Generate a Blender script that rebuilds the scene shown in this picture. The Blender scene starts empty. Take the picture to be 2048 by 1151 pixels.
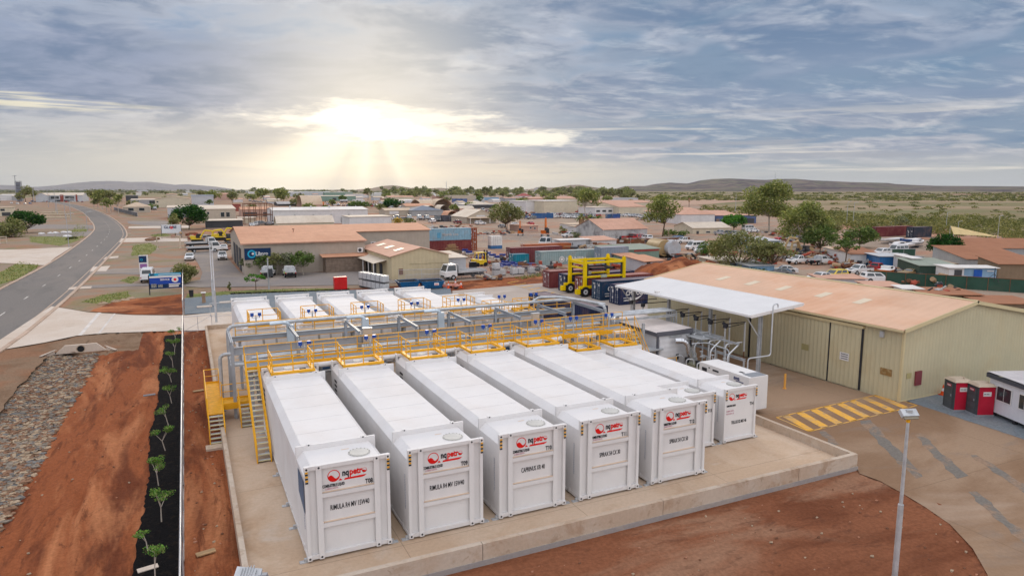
import bpy, bmesh, math, random
from mathutils import Vector, Matrix, Euler
random.seed(7)
R=random.Random(11)
SC=bpy.context.scene
COL=SC.collection
rad=math.radians
# ---------------- camera model (same numbers place things on the ground) -------------
FPX=1365.;PIT=math.atan(197/FPX);PSI=math.atan(657/(FPX/math.cos(PIT)));H=14.8
_cp,_sp,_cs,_ss=math.cos(PIT),math.sin(PIT),math.cos(PSI),math.sin(PSI)
G0=-0.4
def at(u,v,z=G0):
    r=u-1024;dn=v-575.5;fw=FPX*_cp-dn*_sp;d=FPX*_sp+dn*_cp
    d=max(d,.5);t=(H-z)/d;r*=t;fw*=t
    return (r*_cs+fw*_ss,-r*_ss+fw*_cs)
def hgt(u,v0,v1,z0=G0):
    x,y=at(u,v0,z0);fw=x*_ss+y*_cs;dn=v1-575.5
    return H-(FPX*_sp+dn*_cp)/(FPX*_cp-dn*_sp)*fw-z0
def dist(x,y): return math.hypot(x,y)
def pxm(x,y): return max(x*_ss+y*_cs,1)/FPX   # metres per full-size pixel there
# ---------------- mesh builder --------------------------------------------------------
class MB:
    def __init__(s,o=(0,0,0)): s.v=[];s.f=[];s.m=[];s.o=Vector(o);s.sm=[]
    def add(s,vs,fs,mi=0,smooth=False):
        n=len(s.v);s.v.extend([tuple(v) for v in vs])
        for f in fs: s.f.append(tuple(n+i for i in f));s.m.append(mi);s.sm.append(smooth)
        return s
    def box(s,x0,y0,z0,x1,y1,z1,mi=0):
        if x0>x1:x0,x1=x1,x0
        if y0>y1:y0,y1=y1,y0
        if z0>z1:z0,z1=z1,z0
        vs=[(x,y,z) for z in(z0,z1) for y in(y0,y1) for x in(x0,x1)]
        return s.add(vs,[(0,2,3,1),(4,5,7,6),(0,1,5,4),(2,6,7,3),(0,4,6,2),(1,3,7,5)],mi)
    def cbox(s,c,d,rz=0,mi=0,rx=0,ry=0):
        M=Matrix.Translation(c)@Euler((rx,ry,rz)).to_matrix().to_4x4()
        a,b,e=d[0]/2,d[1]/2,d[2]/2
        vs=[M@Vector((x,y,z)) for z in(-e,e) for y in(-b,b) for x in(-a,a)]
        return s.add(vs,[(0,2,3,1),(4,5,7,6),(0,1,5,4),(2,6,7,3),(0,4,6,2),(1,3,7,5)],mi)
    def cyl(s,p0,p1,r0,r1=None,n=8,mi=0,smooth=True,caps=True):
        r1=r0 if r1 is None else r1
        p0=Vector(p0);p1=Vector(p1);d=(p1-p0)
        if d.length<1e-6:return s
        d.normalize();a=d.orthogonal().normalized();b=d.cross(a)
        vs=[];fs=[]
        for p,r in((p0,r0),(p1,r1)):
            for i in range(n):
                t=2*math.pi*i/n;vs.append(p+a*(r*math.cos(t))+b*(r*math.sin(t)))
        for i in range(n): j=(i+1)%n;fs.append((i,j,n+j,n+i))
        s.add(vs,fs,mi,smooth)
        if caps:s.add(vs,[tuple(range(n-1,-1,-1)),tuple(range(n,2*n))],mi)
        return s
    def tube(s,pts,r,n=6,mi=0):
        for i in range(len(pts)-1):s.cyl(pts[i],pts[i+1],r,r,n,mi)
        return s
    def path(s,pts,r,bend=.25,n=8,mi=0):
        # rounded pipe run
        P=[Vector(p) for p in pts];out=[P[0]]
        for i in range(1,len(P)-1):
            a,b,c=P[i-1],P[i],P[i+1];u=(a-b);w=(c-b);k=min(bend,u.length*.45,w.length*.45)
            u.normalize();w.normalize()
            for t in(0,.25,.5,.75,1):
                q0=b+u*k;q1=b+w*k
                out.append((1-t)**2*q0+2*t*(1-t)*b+t*t*q1)
        out.append(P[-1]);return s.tube(out,r,n,mi)
    def prism(s,prof,axis,a0,a1,mi=0,smooth=False):
        # prof: 2D polygon; axis 'x': prof=(y,z); 'y': prof=(x,z); 'z': prof=(x,y)
        def m(p,a):
            return (a,p[0],p[1]) if axis=='x' else ((p[0],a,p[1]) if axis=='y' else (p[0],p[1],a))
        n=len(prof);vs=[m(p,a0) for p in prof]+[m(p,a1) for p in prof]
        fs=[(i,(i+1)%n,n+(i+1)%n,n+i) for i in range(n)]
        s.add(vs,fs,mi,smooth);s.add(vs,[tuple(range(n-1,-1,-1)),tuple(range(n,2*n))],mi)
        return s
    def quad(s,a,b,c,d,mi=0): return s.add([a,b,c,d],[(0,1,2,3)],mi)
    def disc(s,c,r,nrm='z',n=20,mi=0,r2=0,sx=1):
        vs=[]
        def m(x,y):
            return (c[0]+x*sx,c[1]+y,c[2]) if nrm=='z' else ((c[0]+x*sx,c[1],c[2]+y) if nrm=='y' else (c[0],c[1]+x,c[2]+y))
        for i in range(n):
            t=2*math.pi*i/n;vs.append(m(r*math.cos(t),r*math.sin(t)))
        if r2:
            for i in range(n):
                t=2*math.pi*i/n;vs.append(m(r2*math.cos(t),r2*math.sin(t)))
            return s.add(vs,[(i,(i+1)%n,n+(i+1)%n,n+i) for i in range(n)],mi)
        return s.add(vs,[tuple(range(n))],mi)
    def ball(s,c,r,n=8,m=5,mi=0,sc=(1,1,1),jit=0,rnd=R):
        vs=[];fs=[]
        for j in range(m+1):
            ph=math.pi*j/m
            for i in range(n):
                t=2*math.pi*i/n;k=r*(1+jit*(rnd.random()-.5))
                vs.append((c[0]+sc[0]*k*math.sin(ph)*math.cos(t),c[1]+sc[1]*k*math.sin(ph)*math.sin(t),c[2]+sc[2]*k*math.cos(ph)))
        for j in range(m):
            for i in range(n):
                fs.append((j*n+i,(j+1)*n+i,(j+1)*n+(i+1)%n,j*n+(i+1)%n))
        return s.add(vs,fs,mi,jit<.2)
    def build(s,name,mats,parent=None,loc=None):
        me=bpy.data.meshes.new(name)
        o=s.o
        vs=[(v[0]-o[0],v[1]-o[1],v[2]-o[2]) for v in s.v] if o.length>0 else s.v
        me.from_pydata(vs,[],s.f)
        if not isinstance(mats,(list,tuple)):mats=[mats]
        for m in mats: me.materials.append(m)
        me.polygons.foreach_set('material_index',s.m)
        me.polygons.foreach_set('use_smooth',s.sm)
        me.update()
        ob=bpy.data.objects.new(name,me);COL.objects.link(ob)
        if parent:ob.parent=parent
        if loc is not None:ob.location=loc
        return ob
def fixn(ob):
    bm=bmesh.new();bm.from_mesh(ob.data);bmesh.ops.recalc_face_normals(bm,faces=bm.faces);bm.to_mesh(ob.data);bm.free();return ob
def tag(o,label,cat,group=None,kind=None):
    if label:o['label']=label
    if cat:o['category']=cat
    if group:o['group']=group
    if kind:o['kind']=kind
    return o
def thing(name,label,cat,loc=(0,0,0),rz=0,group=None):
    o=bpy.data.objects.new(name,None);COL.objects.link(o)
    o.location=loc if len(loc)==3 else (loc[0],loc[1],G0)
    o.rotation_euler=(0,0,rz);o.empty_display_size=.2
    return tag(o,label,cat,group)
def struct(o): o['kind']='structure';return o
def dup(root,loc,rz,label=None,group=None,scale=None):
    r=root.copy();COL.objects.link(r);r.location=loc if len(loc)==3 else (loc[0],loc[1],G0);r.rotation_euler=(0,0,rz)
    if scale:r.scale=(scale,)*3
    if label:r['label']=label
    if group:r['group']=group
    for ch in list(root.children):
        c=ch.copy();COL.objects.link(c);c.parent=r
        for g in list(ch.children):
            d=g.copy();COL.objects.link(d);d.parent=c
    return r
# ---------------- materials -----------------------------------------------------------
MATS={}
def lin(c):
    return tuple(((x/255)/12.92 if x/255<=.04045 else ((x/255+.055)/1.055)**2.4) for x in c)
class NT:
    def __init__(s,nt): s.t=nt;nt.nodes.clear()
    def n(s,ty,**k):
        nd=s.t.nodes.new(ty)
        for a,b in k.items():setattr(nd,a,b)
        return nd
    def set(s,sock,v):
        if hasattr(v,'node') or isinstance(v,bpy.types.NodeSocket): s.t.links.new(v,sock)
        else:
            if isinstance(v,(tuple,list)) and len(v)==3 and sock.type=='RGBA': v=(*v,1)
            sock.default_value=v
    def m(s,op,a,b=None,c=None,cl=False):
        nd=s.n('ShaderNodeMath',operation=op,use_clamp=cl);s.set(nd.inputs[0],a)
        if b is not None:s.set(nd.inputs[1],b)
        if c is not None:s.set(nd.inputs[2],c)
        return nd.outputs[0]
    def vm(s,op,a,b=None):
        nd=s.n('ShaderNodeVectorMath',operation=op);s.set(nd.inputs[0],a)
        if b is not None:s.set(nd.inputs[1],b)
        return nd.outputs['Value'] if op in('DOT_PRODUCT','LENGTH') else nd.outputs[0]
    def noise(s,vec,scale,detail=3,rough=.55,dist=0,col=False,dim='3D'):
        nd=s.n('ShaderNodeTexNoise',noise_dimensions=dim)
        if vec is not None:
            s.set(nd.inputs['W' if dim=='1D' else 'Vector'],vec)
        nd.inputs['Scale'].default_value=scale;nd.inputs['Detail'].default_value=detail
        nd.inputs['Roughness'].default_value=rough;nd.inputs['Distortion'].default_value=dist
        return nd.outputs[1 if col else 0]
    def ramp(s,f,lo,hi,a=0.,b=1.):
        nd=s.n('ShaderNodeMapRange',interpolation_type='SMOOTHSTEP');s.set(nd.inputs[0],f)
        for i,v in enumerate((lo,hi,a,b)):s.set(nd.inputs[i+1],v)
        return nd.outputs[0]
    def mix(s,f,a,b,mode='MIX'):
        nd=s.n('ShaderNodeMix',data_type='RGBA',blend_type=mode);s.set(nd.inputs[0],f)
        s.set(nd.inputs[6],a);s.set(nd.inputs[7],b);return nd.outputs[2]
    def sep(s,v):
        nd=s.n('ShaderNodeSeparateXYZ');s.set(nd.inputs[0],v);return nd.outputs
    def comb(s,x,y,z):
        nd=s.n('ShaderNodeCombineXYZ')
        for i,v in enumerate((x,y,z)):s.set(nd.inputs[i],v)
        return nd.outputs[0]
    def scale(s,v,k):
        nd=s.n('ShaderNodeMapping');s.set(nd.inputs[0],v);nd.inputs['Scale'].default_value=k;return nd.outputs[0]
def mat(name,col,rough=.7,metal=0,var=.12,vs=.6,dirt=None,dsc=.25,damt=.5,corr=None,bump=0,bs=30,spec=.2,cc=.05):
    """col is linear; var: value variation by noise; dirt: colour laid on in patches; corr=(mode,pitch,depth)"""
    if name in MATS:return MATS[name]
    m=bpy.data.materials.new(name);m.use_nodes=True;t=NT(m.node_tree)
    out=t.n('ShaderNodeOutputMaterial');b=t.n('ShaderNodeBsdfPrincipled');t.t.links.new(b.outputs[0],out.inputs[0])
    b.inputs['Roughness'].default_value=rough;b.inputs['Metallic'].default_value=metal
    b.inputs['Specular IOR Level'].default_value=spec
    oc=t.n('ShaderNodeTexCoord').outputs['Object']
    c=col
    if var:
        f=t.noise(oc,vs,4,.6);f=t.ramp(f,.3,.7,1-var,1+var)
        mul=t.vm('SCALE',(1,1,1));nd=mul.node;nd.inputs[0].default_value=col;t.set(nd.inputs['Scale'],f);c=mul
    if dirt:
        g=t.noise(oc,dsc,5,.65,.4);c=t.mix(t.ramp(g,.45,.75,0,damt),c,dirt)
    hs=None
    if corr:
        x,y,z=t.sep(oc)[0:3]
        k={'w':lambda:t.m('ADD',x,y),'x':lambda:x,'y':lambda:y,'z':lambda:z}[corr[0]]()
        w=t.m('SINE',t.m('MULTIPLY',k,2*math.pi/corr[1]))
        if len(corr)>3:
            w=t.ramp(w,-.3,.3,-1,1)
        hs=t.m('MULTIPLY',w,corr[2])
        c=t.mix(t.m('MULTIPLY_ADD',w,-cc,cc),c,tuple(q*.45 for q in col))
    if bump:
        q=t.m('MULTIPLY',t.noise(oc,bs,4,.6),bump)
        hs=q if hs is None else t.m('ADD',hs,q)
    if hs is not None:
        bn=t.n('ShaderNodeBump');bn.inputs['Strength'].default_value=1;bn.inputs['Distance'].default_value=1
        t.set(bn.inputs['Height'],hs);t.t.links.new(bn.outputs[0],b.inputs['Normal'])
    t.set(b.inputs['Base Color'],c)
    MATS[name]=m;return m
def leafmat(name,col,tr=.35):
    if name in MATS:return MATS[name]
    m=bpy.data.materials.new(name);m.use_nodes=True;t=NT(m.node_tree)
    out=t.n('ShaderNodeOutputMaterial')
    oc=t.n('ShaderNodeTexCoord').outputs['Object']
    c=t.mix(t.ramp(t.noise(oc,1.2,2),.3,.7),tuple(q*.7 for q in col),tuple(min(1,q*1.35) for q in col))
    d=t.n('ShaderNodeBsdfDiffuse');t.set(d.inputs[0],c)
    tl=t.n('ShaderNodeBsdfTranslucent');t.set(tl.inputs[0],t.mix(1.,c,(1.15,1.25,.7),'MULTIPLY'))
    mx=t.n('ShaderNodeMixShader');mx.inputs[0].default_value=tr
    t.t.links.new(d.outputs[0],mx.inputs[1]);t.t.links.new(tl.outputs[0],mx.inputs[2]);t.t.links.new(mx.outputs[0],out.inputs[0])
    MATS[name]=m;return m
RED=(.25,.085,.038)
WHITE=mat('white_paint',(.77,.74,.72),.65,var=.03,spec=.15,dirt=(.6,.5,.42),dsc=.35,damt=.12)
TANKW=mat('tank_white',(.76,.725,.705),.75,var=.03,vs=.3,dirt=(.60,.50,.43),dsc=.35,damt=.22,spec=.12)
TANKS=mat('tank_side',(.78,.75,.735),.7,var=.03,dirt=(.60,.50,.43),dsc=.35,damt=.25,corr=('w',.3,.0012),cc=.012,spec=.12)
BLACK=mat('black_rubber',(.02,.02,.022),.8,var=.2)
DARKM=mat('dark_grey',(.06,.062,.068),.6)
GREYM=mat('grey_paint',(.28,.29,.31),.5)
GALV=mat('galvanised',(.52,.53,.54),.45,metal=.3,var=.15,vs=2)
GALD=mat('rack_steel',(.38,.40,.43),.5,metal=.15,var=.12)
YEL=mat('safety_yellow',(.85,.42,.02),.5,var=.08)
GRATE=mat('grating',(.33,.34,.34),.6,metal=.3,corr=('w',.12,.01))
BLUEB=mat('blue_plastic',(.02,.08,.38),.4)
REDP=mat('red_paint',(.72,.03,.03),.45)
CHAR=mat('charcoal',(.035,.035,.04),.6)
GLASS=mat('glass_dark',(.03,.04,.045),.08,spec=.8,var=.1)
STEEL=mat('rusty_steel',(.2,.09,.05),.8,dirt=(.1,.05,.03))
WOOD=mat('timber',(.42,.27,.14),.8,var=.2,vs=2)
CONC=None
def text(s,size,m,parent,loc,rot=(rad(90),0,0),name='lettering',ext=.006,xs=1,align='LEFT',bold=0,sp=1):
    cu=bpy.data.curves.new('t','FONT');cu.body=s;cu.size=size;cu.extrude=ext;cu.align_x=align;cu.offset=bold;cu.space_character=sp
    cu.resolution_u=3
    ob=bpy.data.objects.new('t',cu);COL.objects.link(ob);bpy.context.view_layer.update()
    me=bpy.data.meshes.new_from_object(ob.evaluated_get(bpy.context.evaluated_depsgraph_get()))
    bpy.data.objects.remove(ob);me.materials.clear();me.materials.append(m)
    o=bpy.data.objects.new(name,me);COL.objects.link(o);o.parent=parent;o.location=loc;o.rotation_euler=rot;o.scale=(xs,1,1)
    return o
# ---------------- sky, sun, camera ----------------------------------------------------
SAZ=PSI-math.atan((1024-745)/(FPX/math.cos(PIT)))     # compass of the sun, clockwise from +Y
SEL=rad(5.2)
def world():
    w=bpy.data.worlds.new("World");SC.world=w;w.use_nodes=True;t=NT(w.node_tree)
    out=t.n('ShaderNodeOutputWorld')
    d=t.vm('NORMALIZE',t.n('ShaderNodeTexCoord').outputs['Generated'])
    sky=t.n('ShaderNodeTexSky',sky_type='NISHITA',sun_disc=False,sun_elevation=rad(9),sun_rotation=SAZ)
    sky.dust_density=2
    x,y,z=t.sep(d)[0:3]
    s=Vector((math.sin(SAZ)*math.cos(SEL),math.cos(SAZ)*math.cos(SEL),math.sin(SEL)))
    hz=Vector((math.sin(SAZ),math.cos(SAZ),0));rt=Vector((math.cos(SAZ),-math.sin(SAZ),0))
    ds=t.vm('DOT_PRODUCT',d,tuple(s));dh=t.vm('DOT_PRODUCT',d,tuple(hz));dr=t.vm('DOT_PRODUCT',d,tuple(rt))
    zc=t.m('MAXIMUM',z,0.)
    # clear colour behind the clouds
    up=t.ramp(zc,.02,.19)
    base=t.mix(up,(.44,.46,.50),(.17,.28,.44))
    # cloud deck seen in perspective
    k=t.m('DIVIDE',1.,t.m('ADD',zc,.13))
    p=t.comb(t.m('MULTIPLY',dr,k),t.m('MULTIPLY',t.m('MULTIPLY',dh,k),.95),3.7)
    warp=t.noise(p,.9,2,.6,col=True)
    p2=t.vm('ADD',p,t.vm('MULTIPLY',t.vm('SUBTRACT',warp,(.5,.5,.5)),(.75,.35,.3)))
    n1=t.noise(p2,1.1,3,.5)
    n2=t.noise(t.scale(p2,(1,1.25,1)),3.4,6,.58)
    cov=t.m('ADD',t.m('MULTIPLY',n1,.52),t.m('MULTIPLY',n2,.50))
    thin=t.ramp(cov,.34,.54)
    thick=t.ramp(cov,.42,.60)
    lit=t.mix(up,(.52,.51,.53),(.45,.47,.54))
    dark=t.mix(up,(.27,.31,.40),(.135,.205,.325))
    cloud=t.mix(thick,lit,dark)
    c=t.mix(t.m('MULTIPLY',thin,.94),base,cloud)
    # bluish openings high on the right
    bl=t.m('MULTIPLY',t.ramp(n1,.54,.46),t.ramp(dr,.0,.45))
    c=t.mix(t.m('MULTIPLY',bl,.75),c,(.13,.22,.34))
    # heavy bank left of and above the sun
    lb=t.m('MULTIPLY',t.ramp(t.m('ADD',z,t.m('MULTIPLY',t.m('SUBTRACT',n2,.5),.05)),.085,.115),t.ramp(z,.225,.165))
    lb=t.m('MULTIPLY',lb,t.ramp(t.m('ADD',dr,t.m('MULTIPLY',t.m('SUBTRACT',n1,.5),.8)),.22,-.10))
    c=t.mix(t.m('MULTIPLY',lb,.86),c,t.mix(t.ramp(n2,.35,.65),(.235,.285,.41),(.135,.20,.32)))
    lb2=t.m('MULTIPLY',t.m('MULTIPLY',t.ramp(z,.085,.12),t.ramp(z,.20,.15)),t.m('MULTIPLY',t.ramp(dr,.2,.6),t.ramp(n1,.36,.54)))
    c=t.mix(t.m('MULTIPLY',lb2,.75),c,(.20,.27,.39))
    # bright wisps
    st=t.noise(t.scale(p2,(.9,1.5,1)),4.2,5,.62)
    stm=t.m('MULTIPLY',t.ramp(st,.50,.74),t.m('SUBTRACT',1.,t.m('MULTIPLY',lb,.8)))
    c=t.mix(t.m('MULTIPLY',stm,.30),c,t.mix(up,(.88,.82,.74),(.74,.76,.79)))
    # clear band along the horizon, warm toward the sun
    hb=t.ramp(z,t.m('ADD',.06,t.m('MULTIPLY',t.ramp(dr,.1,-.1),.055)),.015)
    warm=t.ramp(t.m('ABSOLUTE',dr),.55,.0)
    hc=t.mix(warm,(.44,.455,.455),(.84,.76,.58))
    c=t.mix(t.m('MULTIPLY',hb,.92),c,hc)
    # low thin bars of cloud over the horizon on the right of the sun
    az=t.m('ARCTAN2',dr,dh)
    q=t.comb(t.m('MULTIPLY',az,2.2),t.m('MULTIPLY',z,34.),1.3)
    bar=t.ramp(t.noise(q,1.5,4,.6),.52,.66)
    bw=t.m('MULTIPLY',t.m('MULTIPLY',t.ramp(z,.006,.03),t.ramp(z,.13,.06)),t.ramp(az,-.35,.1,.12,.8))
    c=t.mix(t.m('MULTIPLY',bar,bw),c,(.33,.35,.40))
    q2=t.comb(t.m('MULTIPLY',az,1.7),t.m('MULTIPLY',z,40.),7.3)
    bar2=t.ramp(t.noise(q2,1.7,4,.6),.56,.68)
    c=t.mix(t.m('MULTIPLY',bar2,t.m('MULTIPLY',bw,.7)),c,(.88,.80,.68))
    # the sun behind the cloud: blown patch broken by the cloud deck
    ang=t.m('ARCCOSINE',ds)
    nz=t.m('SUBTRACT',t.noise(t.comb(t.m('MULTIPLY',az,4.),t.m('MULTIPLY',z,20.),0.),2.4,6,.66),.5)
    def blob(a0,z0,wa,wz,amp):
        ex=t.m('DIVIDE',t.m('SUBTRACT',az,a0),wa);ey=t.m('DIVIDE',t.m('SUBTRACT',z,z0),wz)
        r=t.m('SQRT',t.m('ADD',t.m('MULTIPLY',ex,ex),t.m('MULTIPLY',ey,ey)))
        return t.ramp(t.m('ADD',r,t.m('MULTIPLY',nz,amp)),1.15,.35)
    core=t.m('MAXIMUM',blob(-.03,.100,.050,.013,1.8),blob(.01,.083,.062,.016,2.6))
    core2=t.m('MULTIPLY',t.m('MAXIMUM',blob(.02,.092,.16,.03,3.4),blob(.17,.072,.13,.014,3.0)),.75)
    halo=t.m('POWER',t.ramp(ang,.42,.0),2.4)
    # soft shafts fanning down from the bright patch
    px=t.m('SUBTRACT',az,.0);py=t.m('SUBTRACT',.115,z)
    an=t.m('ARCTAN2',px,py)
    def gs(c0,w,a):
        q=t.m('DIVIDE',t.m('SUBTRACT',an,c0),w);return t.m('MULTIPLY',t.m('EXPONENT',t.m('MULTIPLY',t.m('MULTIPLY',q,q),-1.)),a)
    rl=t.m('SQRT',t.m('ADD',t.m('MULTIPLY',px,px),t.m('MULTIPLY',py,py)))
    L_=t.m('ADD',t.m('ADD',gs(-.85,.28,1.),gs(.40,.09,.7)),gs(-.12,.10,.8))
    D_=t.m('ADD',t.m('ADD',gs(-1.30,.15,1.),gs(-.44,.08,.25)),t.m('ADD',gs(.20,.16,.32),gs(.95,.2,.35)))
    fade=t.m('MULTIPLY',t.ramp(rl,.50,.06),t.ramp(py,.0,.04))
    c=t.mix(t.m('MULTIPLY',halo,.60),c,(.90,.85,.72))
    low=t.m('MULTIPLY',blob(.01,.066,.13,.034,.8),.42)
    c=t.mix(low,c,(1.0,.93,.76))
    c=t.mix(t.m('MULTIPLY',t.m('MULTIPLY',L_,fade),.8),c,(1.0,.94,.78))
    c=t.mix(t.m('MULTIPLY',t.m('MULTIPLY',D_,fade),.85),c,(.44,.455,.47))
    cp=t.m('MULTIPLY',t.ramp(t.noise(q2,2.4,4,.6),.50,.66),t.m('MULTIPLY',t.m('MULTIPLY',t.ramp(z,.085,.10),t.ramp(z,.125,.108)),t.ramp(az,-.22,-.34)))
    c=t.mix(t.m('MULTIPLY',cp,.7),c,(.88,.80,.58))
    c=t.mix(core2,c,(1.05,.98,.84))
    c=t.mix(core,c,(1.5,1.42,1.25))
    # unseen sky above and behind the viewer, brightened to light the tank fronts
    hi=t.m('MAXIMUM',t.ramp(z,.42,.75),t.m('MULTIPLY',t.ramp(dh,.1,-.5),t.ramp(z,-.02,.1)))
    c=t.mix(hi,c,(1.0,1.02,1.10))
    b1=t.n('ShaderNodeBackground');t.t.links.new(sky.outputs[0],b1.inputs[0]);b1.inputs[1].default_value=.12
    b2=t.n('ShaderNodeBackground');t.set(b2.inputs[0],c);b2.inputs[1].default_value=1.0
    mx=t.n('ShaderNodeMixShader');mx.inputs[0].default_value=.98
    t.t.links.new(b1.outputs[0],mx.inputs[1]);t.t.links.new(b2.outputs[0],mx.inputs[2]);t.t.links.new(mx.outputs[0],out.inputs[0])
world()
SC.world.cycles.sampling_method='MANUAL';SC.world.cycles.sample_map_resolution=512
SC.cycles.use_denoising=True;SC.cycles.denoiser='OPENIMAGEDENOISE'
SC.cycles.max_bounces=4;SC.cycles.diffuse_bounces=2;SC.cycles.glossy_bounces=2;SC.cycles.transmission_bounces=2;SC.cycles.volume_bounces=0
SC.cycles.caustics_reflective=False;SC.cycles.caustics_refractive=False;SC.cycles.use_adaptive_sampling=True;SC.cycles.adaptive_threshold=.02
sl=bpy.data.lights.new('sun','SUN');sl.energy=1.1;sl.angle=rad(14);sl.color=(1,.86,.68)
so=bpy.data.objects.new('sun',sl);COL.objects.link(so)
so.rotation_euler=(rad(90-13),0,-SAZ+math.pi)   # shines from the bright patch toward the camera
sd=Vector((math.sin(SAZ)*math.cos(rad(13)),math.cos(SAZ)*math.cos(rad(13)),math.sin(rad(13))))
so.rotation_euler=sd.to_track_quat('Z','Y').to_euler();so.location=(0,0,60)
cd=bpy.data.cameras.new('camera');co=bpy.data.objects.new('camera',cd);COL.objects.link(co)
cd.sensor_width=36;cd.lens=FPX/2048*36;cd.clip_start=.1;cd.clip_end=40000
co.location=(0,0,H);co.rotation_euler=(rad(90)-PIT,0,-PSI);SC.camera=co
SC.view_settings.view_transform='Standard';SC.view_settings.look='None';SC.view_settings.exposure=.22;SC.view_settings.gamma=1
# ---------------- ground -----------------------------------------------------------
def gmat(name,layers,bump=.03,bs=1.2,stretch=(1,1,1),spec=.05,rough=.95,joint=None,fine=.14):
    """layers: first colour, then (colour, scale, lo, hi, amount)"""
    m=bpy.data.materials.new(name);m.use_nodes=True;t=NT(m.node_tree)
    out=t.n('ShaderNodeOutputMaterial');b=t.n('ShaderNodeBsdfPrincipled');t.t.links.new(b.outputs[0],out.inputs[0])
    b.inputs['Roughness'].default_value=rough;b.inputs['Specular IOR Level'].default_value=spec
    oc=t.n('ShaderNodeTexCoord').outputs['Object'];sc=t.scale(oc,stretch)
    c=layers[0]
    for i,(k,s,lo,hi,a) in enumerate(layers[1:]):
        v=t.vm('ADD',sc,(i*13.7,i*5.1,i*3.3));f=t.m('MULTIPLY',t.ramp(t.noise(v,s,5,.62,.6),lo,hi),a);c=t.mix(f,c,k)
    fn=t.ramp(t.noise(oc,6,3,.7),.3,.7,1-fine,1+fine)
    nd=t.vm('SCALE',c);t.set(nd.node.inputs['Scale'],fn);c=nd
    if joint:
        x,y,z=t.sep(oc)[0:3]
        for ax,p,off in joint:
            k=(x,y)[ax];f=t.m('FRACT',t.m('DIVIDE',t.m('ADD',k,off),p))
            l=t.m('LESS_THAN',f,.035/p);c=t.mix(t.m('MULTIPLY',l,.55),c,tuple(.45*q for q in layers[0]))
    t.set(b.inputs['Base Color'],c)
    if bump:
        bn=t.n('ShaderNodeBump');bn.inputs['Strength'].default_value=1;bn.inputs['Distance'].default_value=1
        hh=t.m('ADD',t.m('MULTIPLY',t.noise(sc,bs,6,.65),bump),t.m('MULTIPLY',t.noise(oc,7,3,.6),bump*.12))
        t.set(bn.inputs['Height'],hh);t.t.links.new(bn.outputs[0],b.inputs['Normal'])
    return m
GEN=gmat('ground_earth',[(.30,.20,.145),((.36,.17,.10),.03,.45,.60,.8),((.20,.19,.10),.045,.50,.66,.7),((.42,.34,.27),.06,.50,.7,.6),((.16,.10,.06),.25,.55,.75,.5)],bump=.05)
PLAIN=gmat('plain_scrub',[(.225,.19,.10),((.38,.27,.18),.004,.45,.60,.8),((.17,.18,.085),.007,.48,.64,.7),((.30,.20,.13),.02,.5,.7,.5)],bump=0,stretch=(1,1,1))
REDD=gmat('red_dirt',[(.33,.105,.042),((.15,.045,.022),.22,.44,.60,.95),((.50,.20,.09),.16,.50,.66,.8),((.15,.05,.026),1.1,.52,.68,.6),((.50,.28,.17),.7,.60,.76,.4)],bump=.16,bs=1.1)
REDF=gmat('red_dirt_front',[(.24,.092,.047),((.16,.056,.028),.28,.46,.62,.9),((.35,.20,.125),.2,.52,.68,.65),((.11,.045,.028),1.6,.55,.7,.55)],bump=.13,bs=1.3,stretch=(.35,1,1))
BRND=gmat('brown_dirt',[(.24,.155,.10),((.17,.10,.06),.25,.45,.65,.8),((.30,.20,.13),.5,.55,.7,.5),((.28,.13,.07),.12,.5,.66,.6)],bump=.08)
TAN=gmat('tan_verge',[(.30,.225,.165),((.36,.18,.105),.09,.47,.62,.75),((.20,.20,.09),.07,.52,.64,.6),((.24,.19,.15),.3,.5,.7,.6)],bump=.05)
YARDG=gmat('yard_gravel',[(.36,.27,.205),((.42,.21,.13),.05,.46,.6,.7),((.26,.20,.16),.13,.5,.66,.7),((.46,.38,.30),.3,.55,.7,.4)],bump=.04)
ASPH=gmat('asphalt',[(.205,.185,.17),((.25,.215,.19),.08,.4,.65,.7),((.155,.145,.135),.4,.5,.7,.5)],bump=.006,bs=6,stretch=(1,.25,1))
ASPL=gmat('lot_asphalt',[(.27,.235,.215),((.34,.28,.23),.09,.45,.62,.7),((.20,.185,.175),.3,.5,.7,.5)],bump=.01,bs=6)
BLUEG=gmat('blue_gravel',[(.20,.225,.245),((.27,.27,.265),.3,.45,.65,.6),((.15,.165,.18),1.5,.5,.7,.5)],bump=.05,bs=8)
CPALE=gmat('pale_concrete',[(.60,.49,.40),((.66,.57,.49),.15,.4,.6,.7),((.48,.37,.28),.3,.52,.7,.5)],bump=0,fine=.05,bs=4)
CSLAB=gmat('slab_concrete',[(.54,.385,.265),((.62,.48,.36),.18,.42,.62,.7),((.43,.28,.175),.27,.50,.68,.6),((.62,.56,.49),.12,.58,.70,.6)],bump=0,fine=.05,bs=4,joint=[(1,8.4,-26.2),(0,8.4,-7.4)])
CYARD=gmat('yard_concrete',[(.35,.235,.155),((.25,.15,.09),.10,.42,.58,.9),((.46,.345,.26),.12,.50,.66,.75),((.25,.19,.15),.4,.55,.7,.5)],bump=0,fine=.05,bs=3,stretch=(.5,1,1),joint=[(1,12,3),(0,12,5)])
CBACK=gmat('back_concrete',[(.46,.385,.33),((.38,.31,.265),.12,.45,.62,.8),((.54,.47,.41),.2,.52,.66,.6)],bump=0,fine=.05,bs=3,stretch=(.6,1,1))
CWALL=gmat('bund_concrete',[(.52,.40,.30),((.58,.49,.40),.4,.42,.62,.7),((.40,.27,.18),.7,.50,.66,.7),((.30,.20,.13),1.6,.58,.7,.5)],bump=0,fine=.05,bs=6)
CBAND=gmat('bund_band',[(.33,.30,.285),((.42,.36,.31),.6,.45,.66,.7)],bump=0,fine=.05,bs=6)
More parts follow.
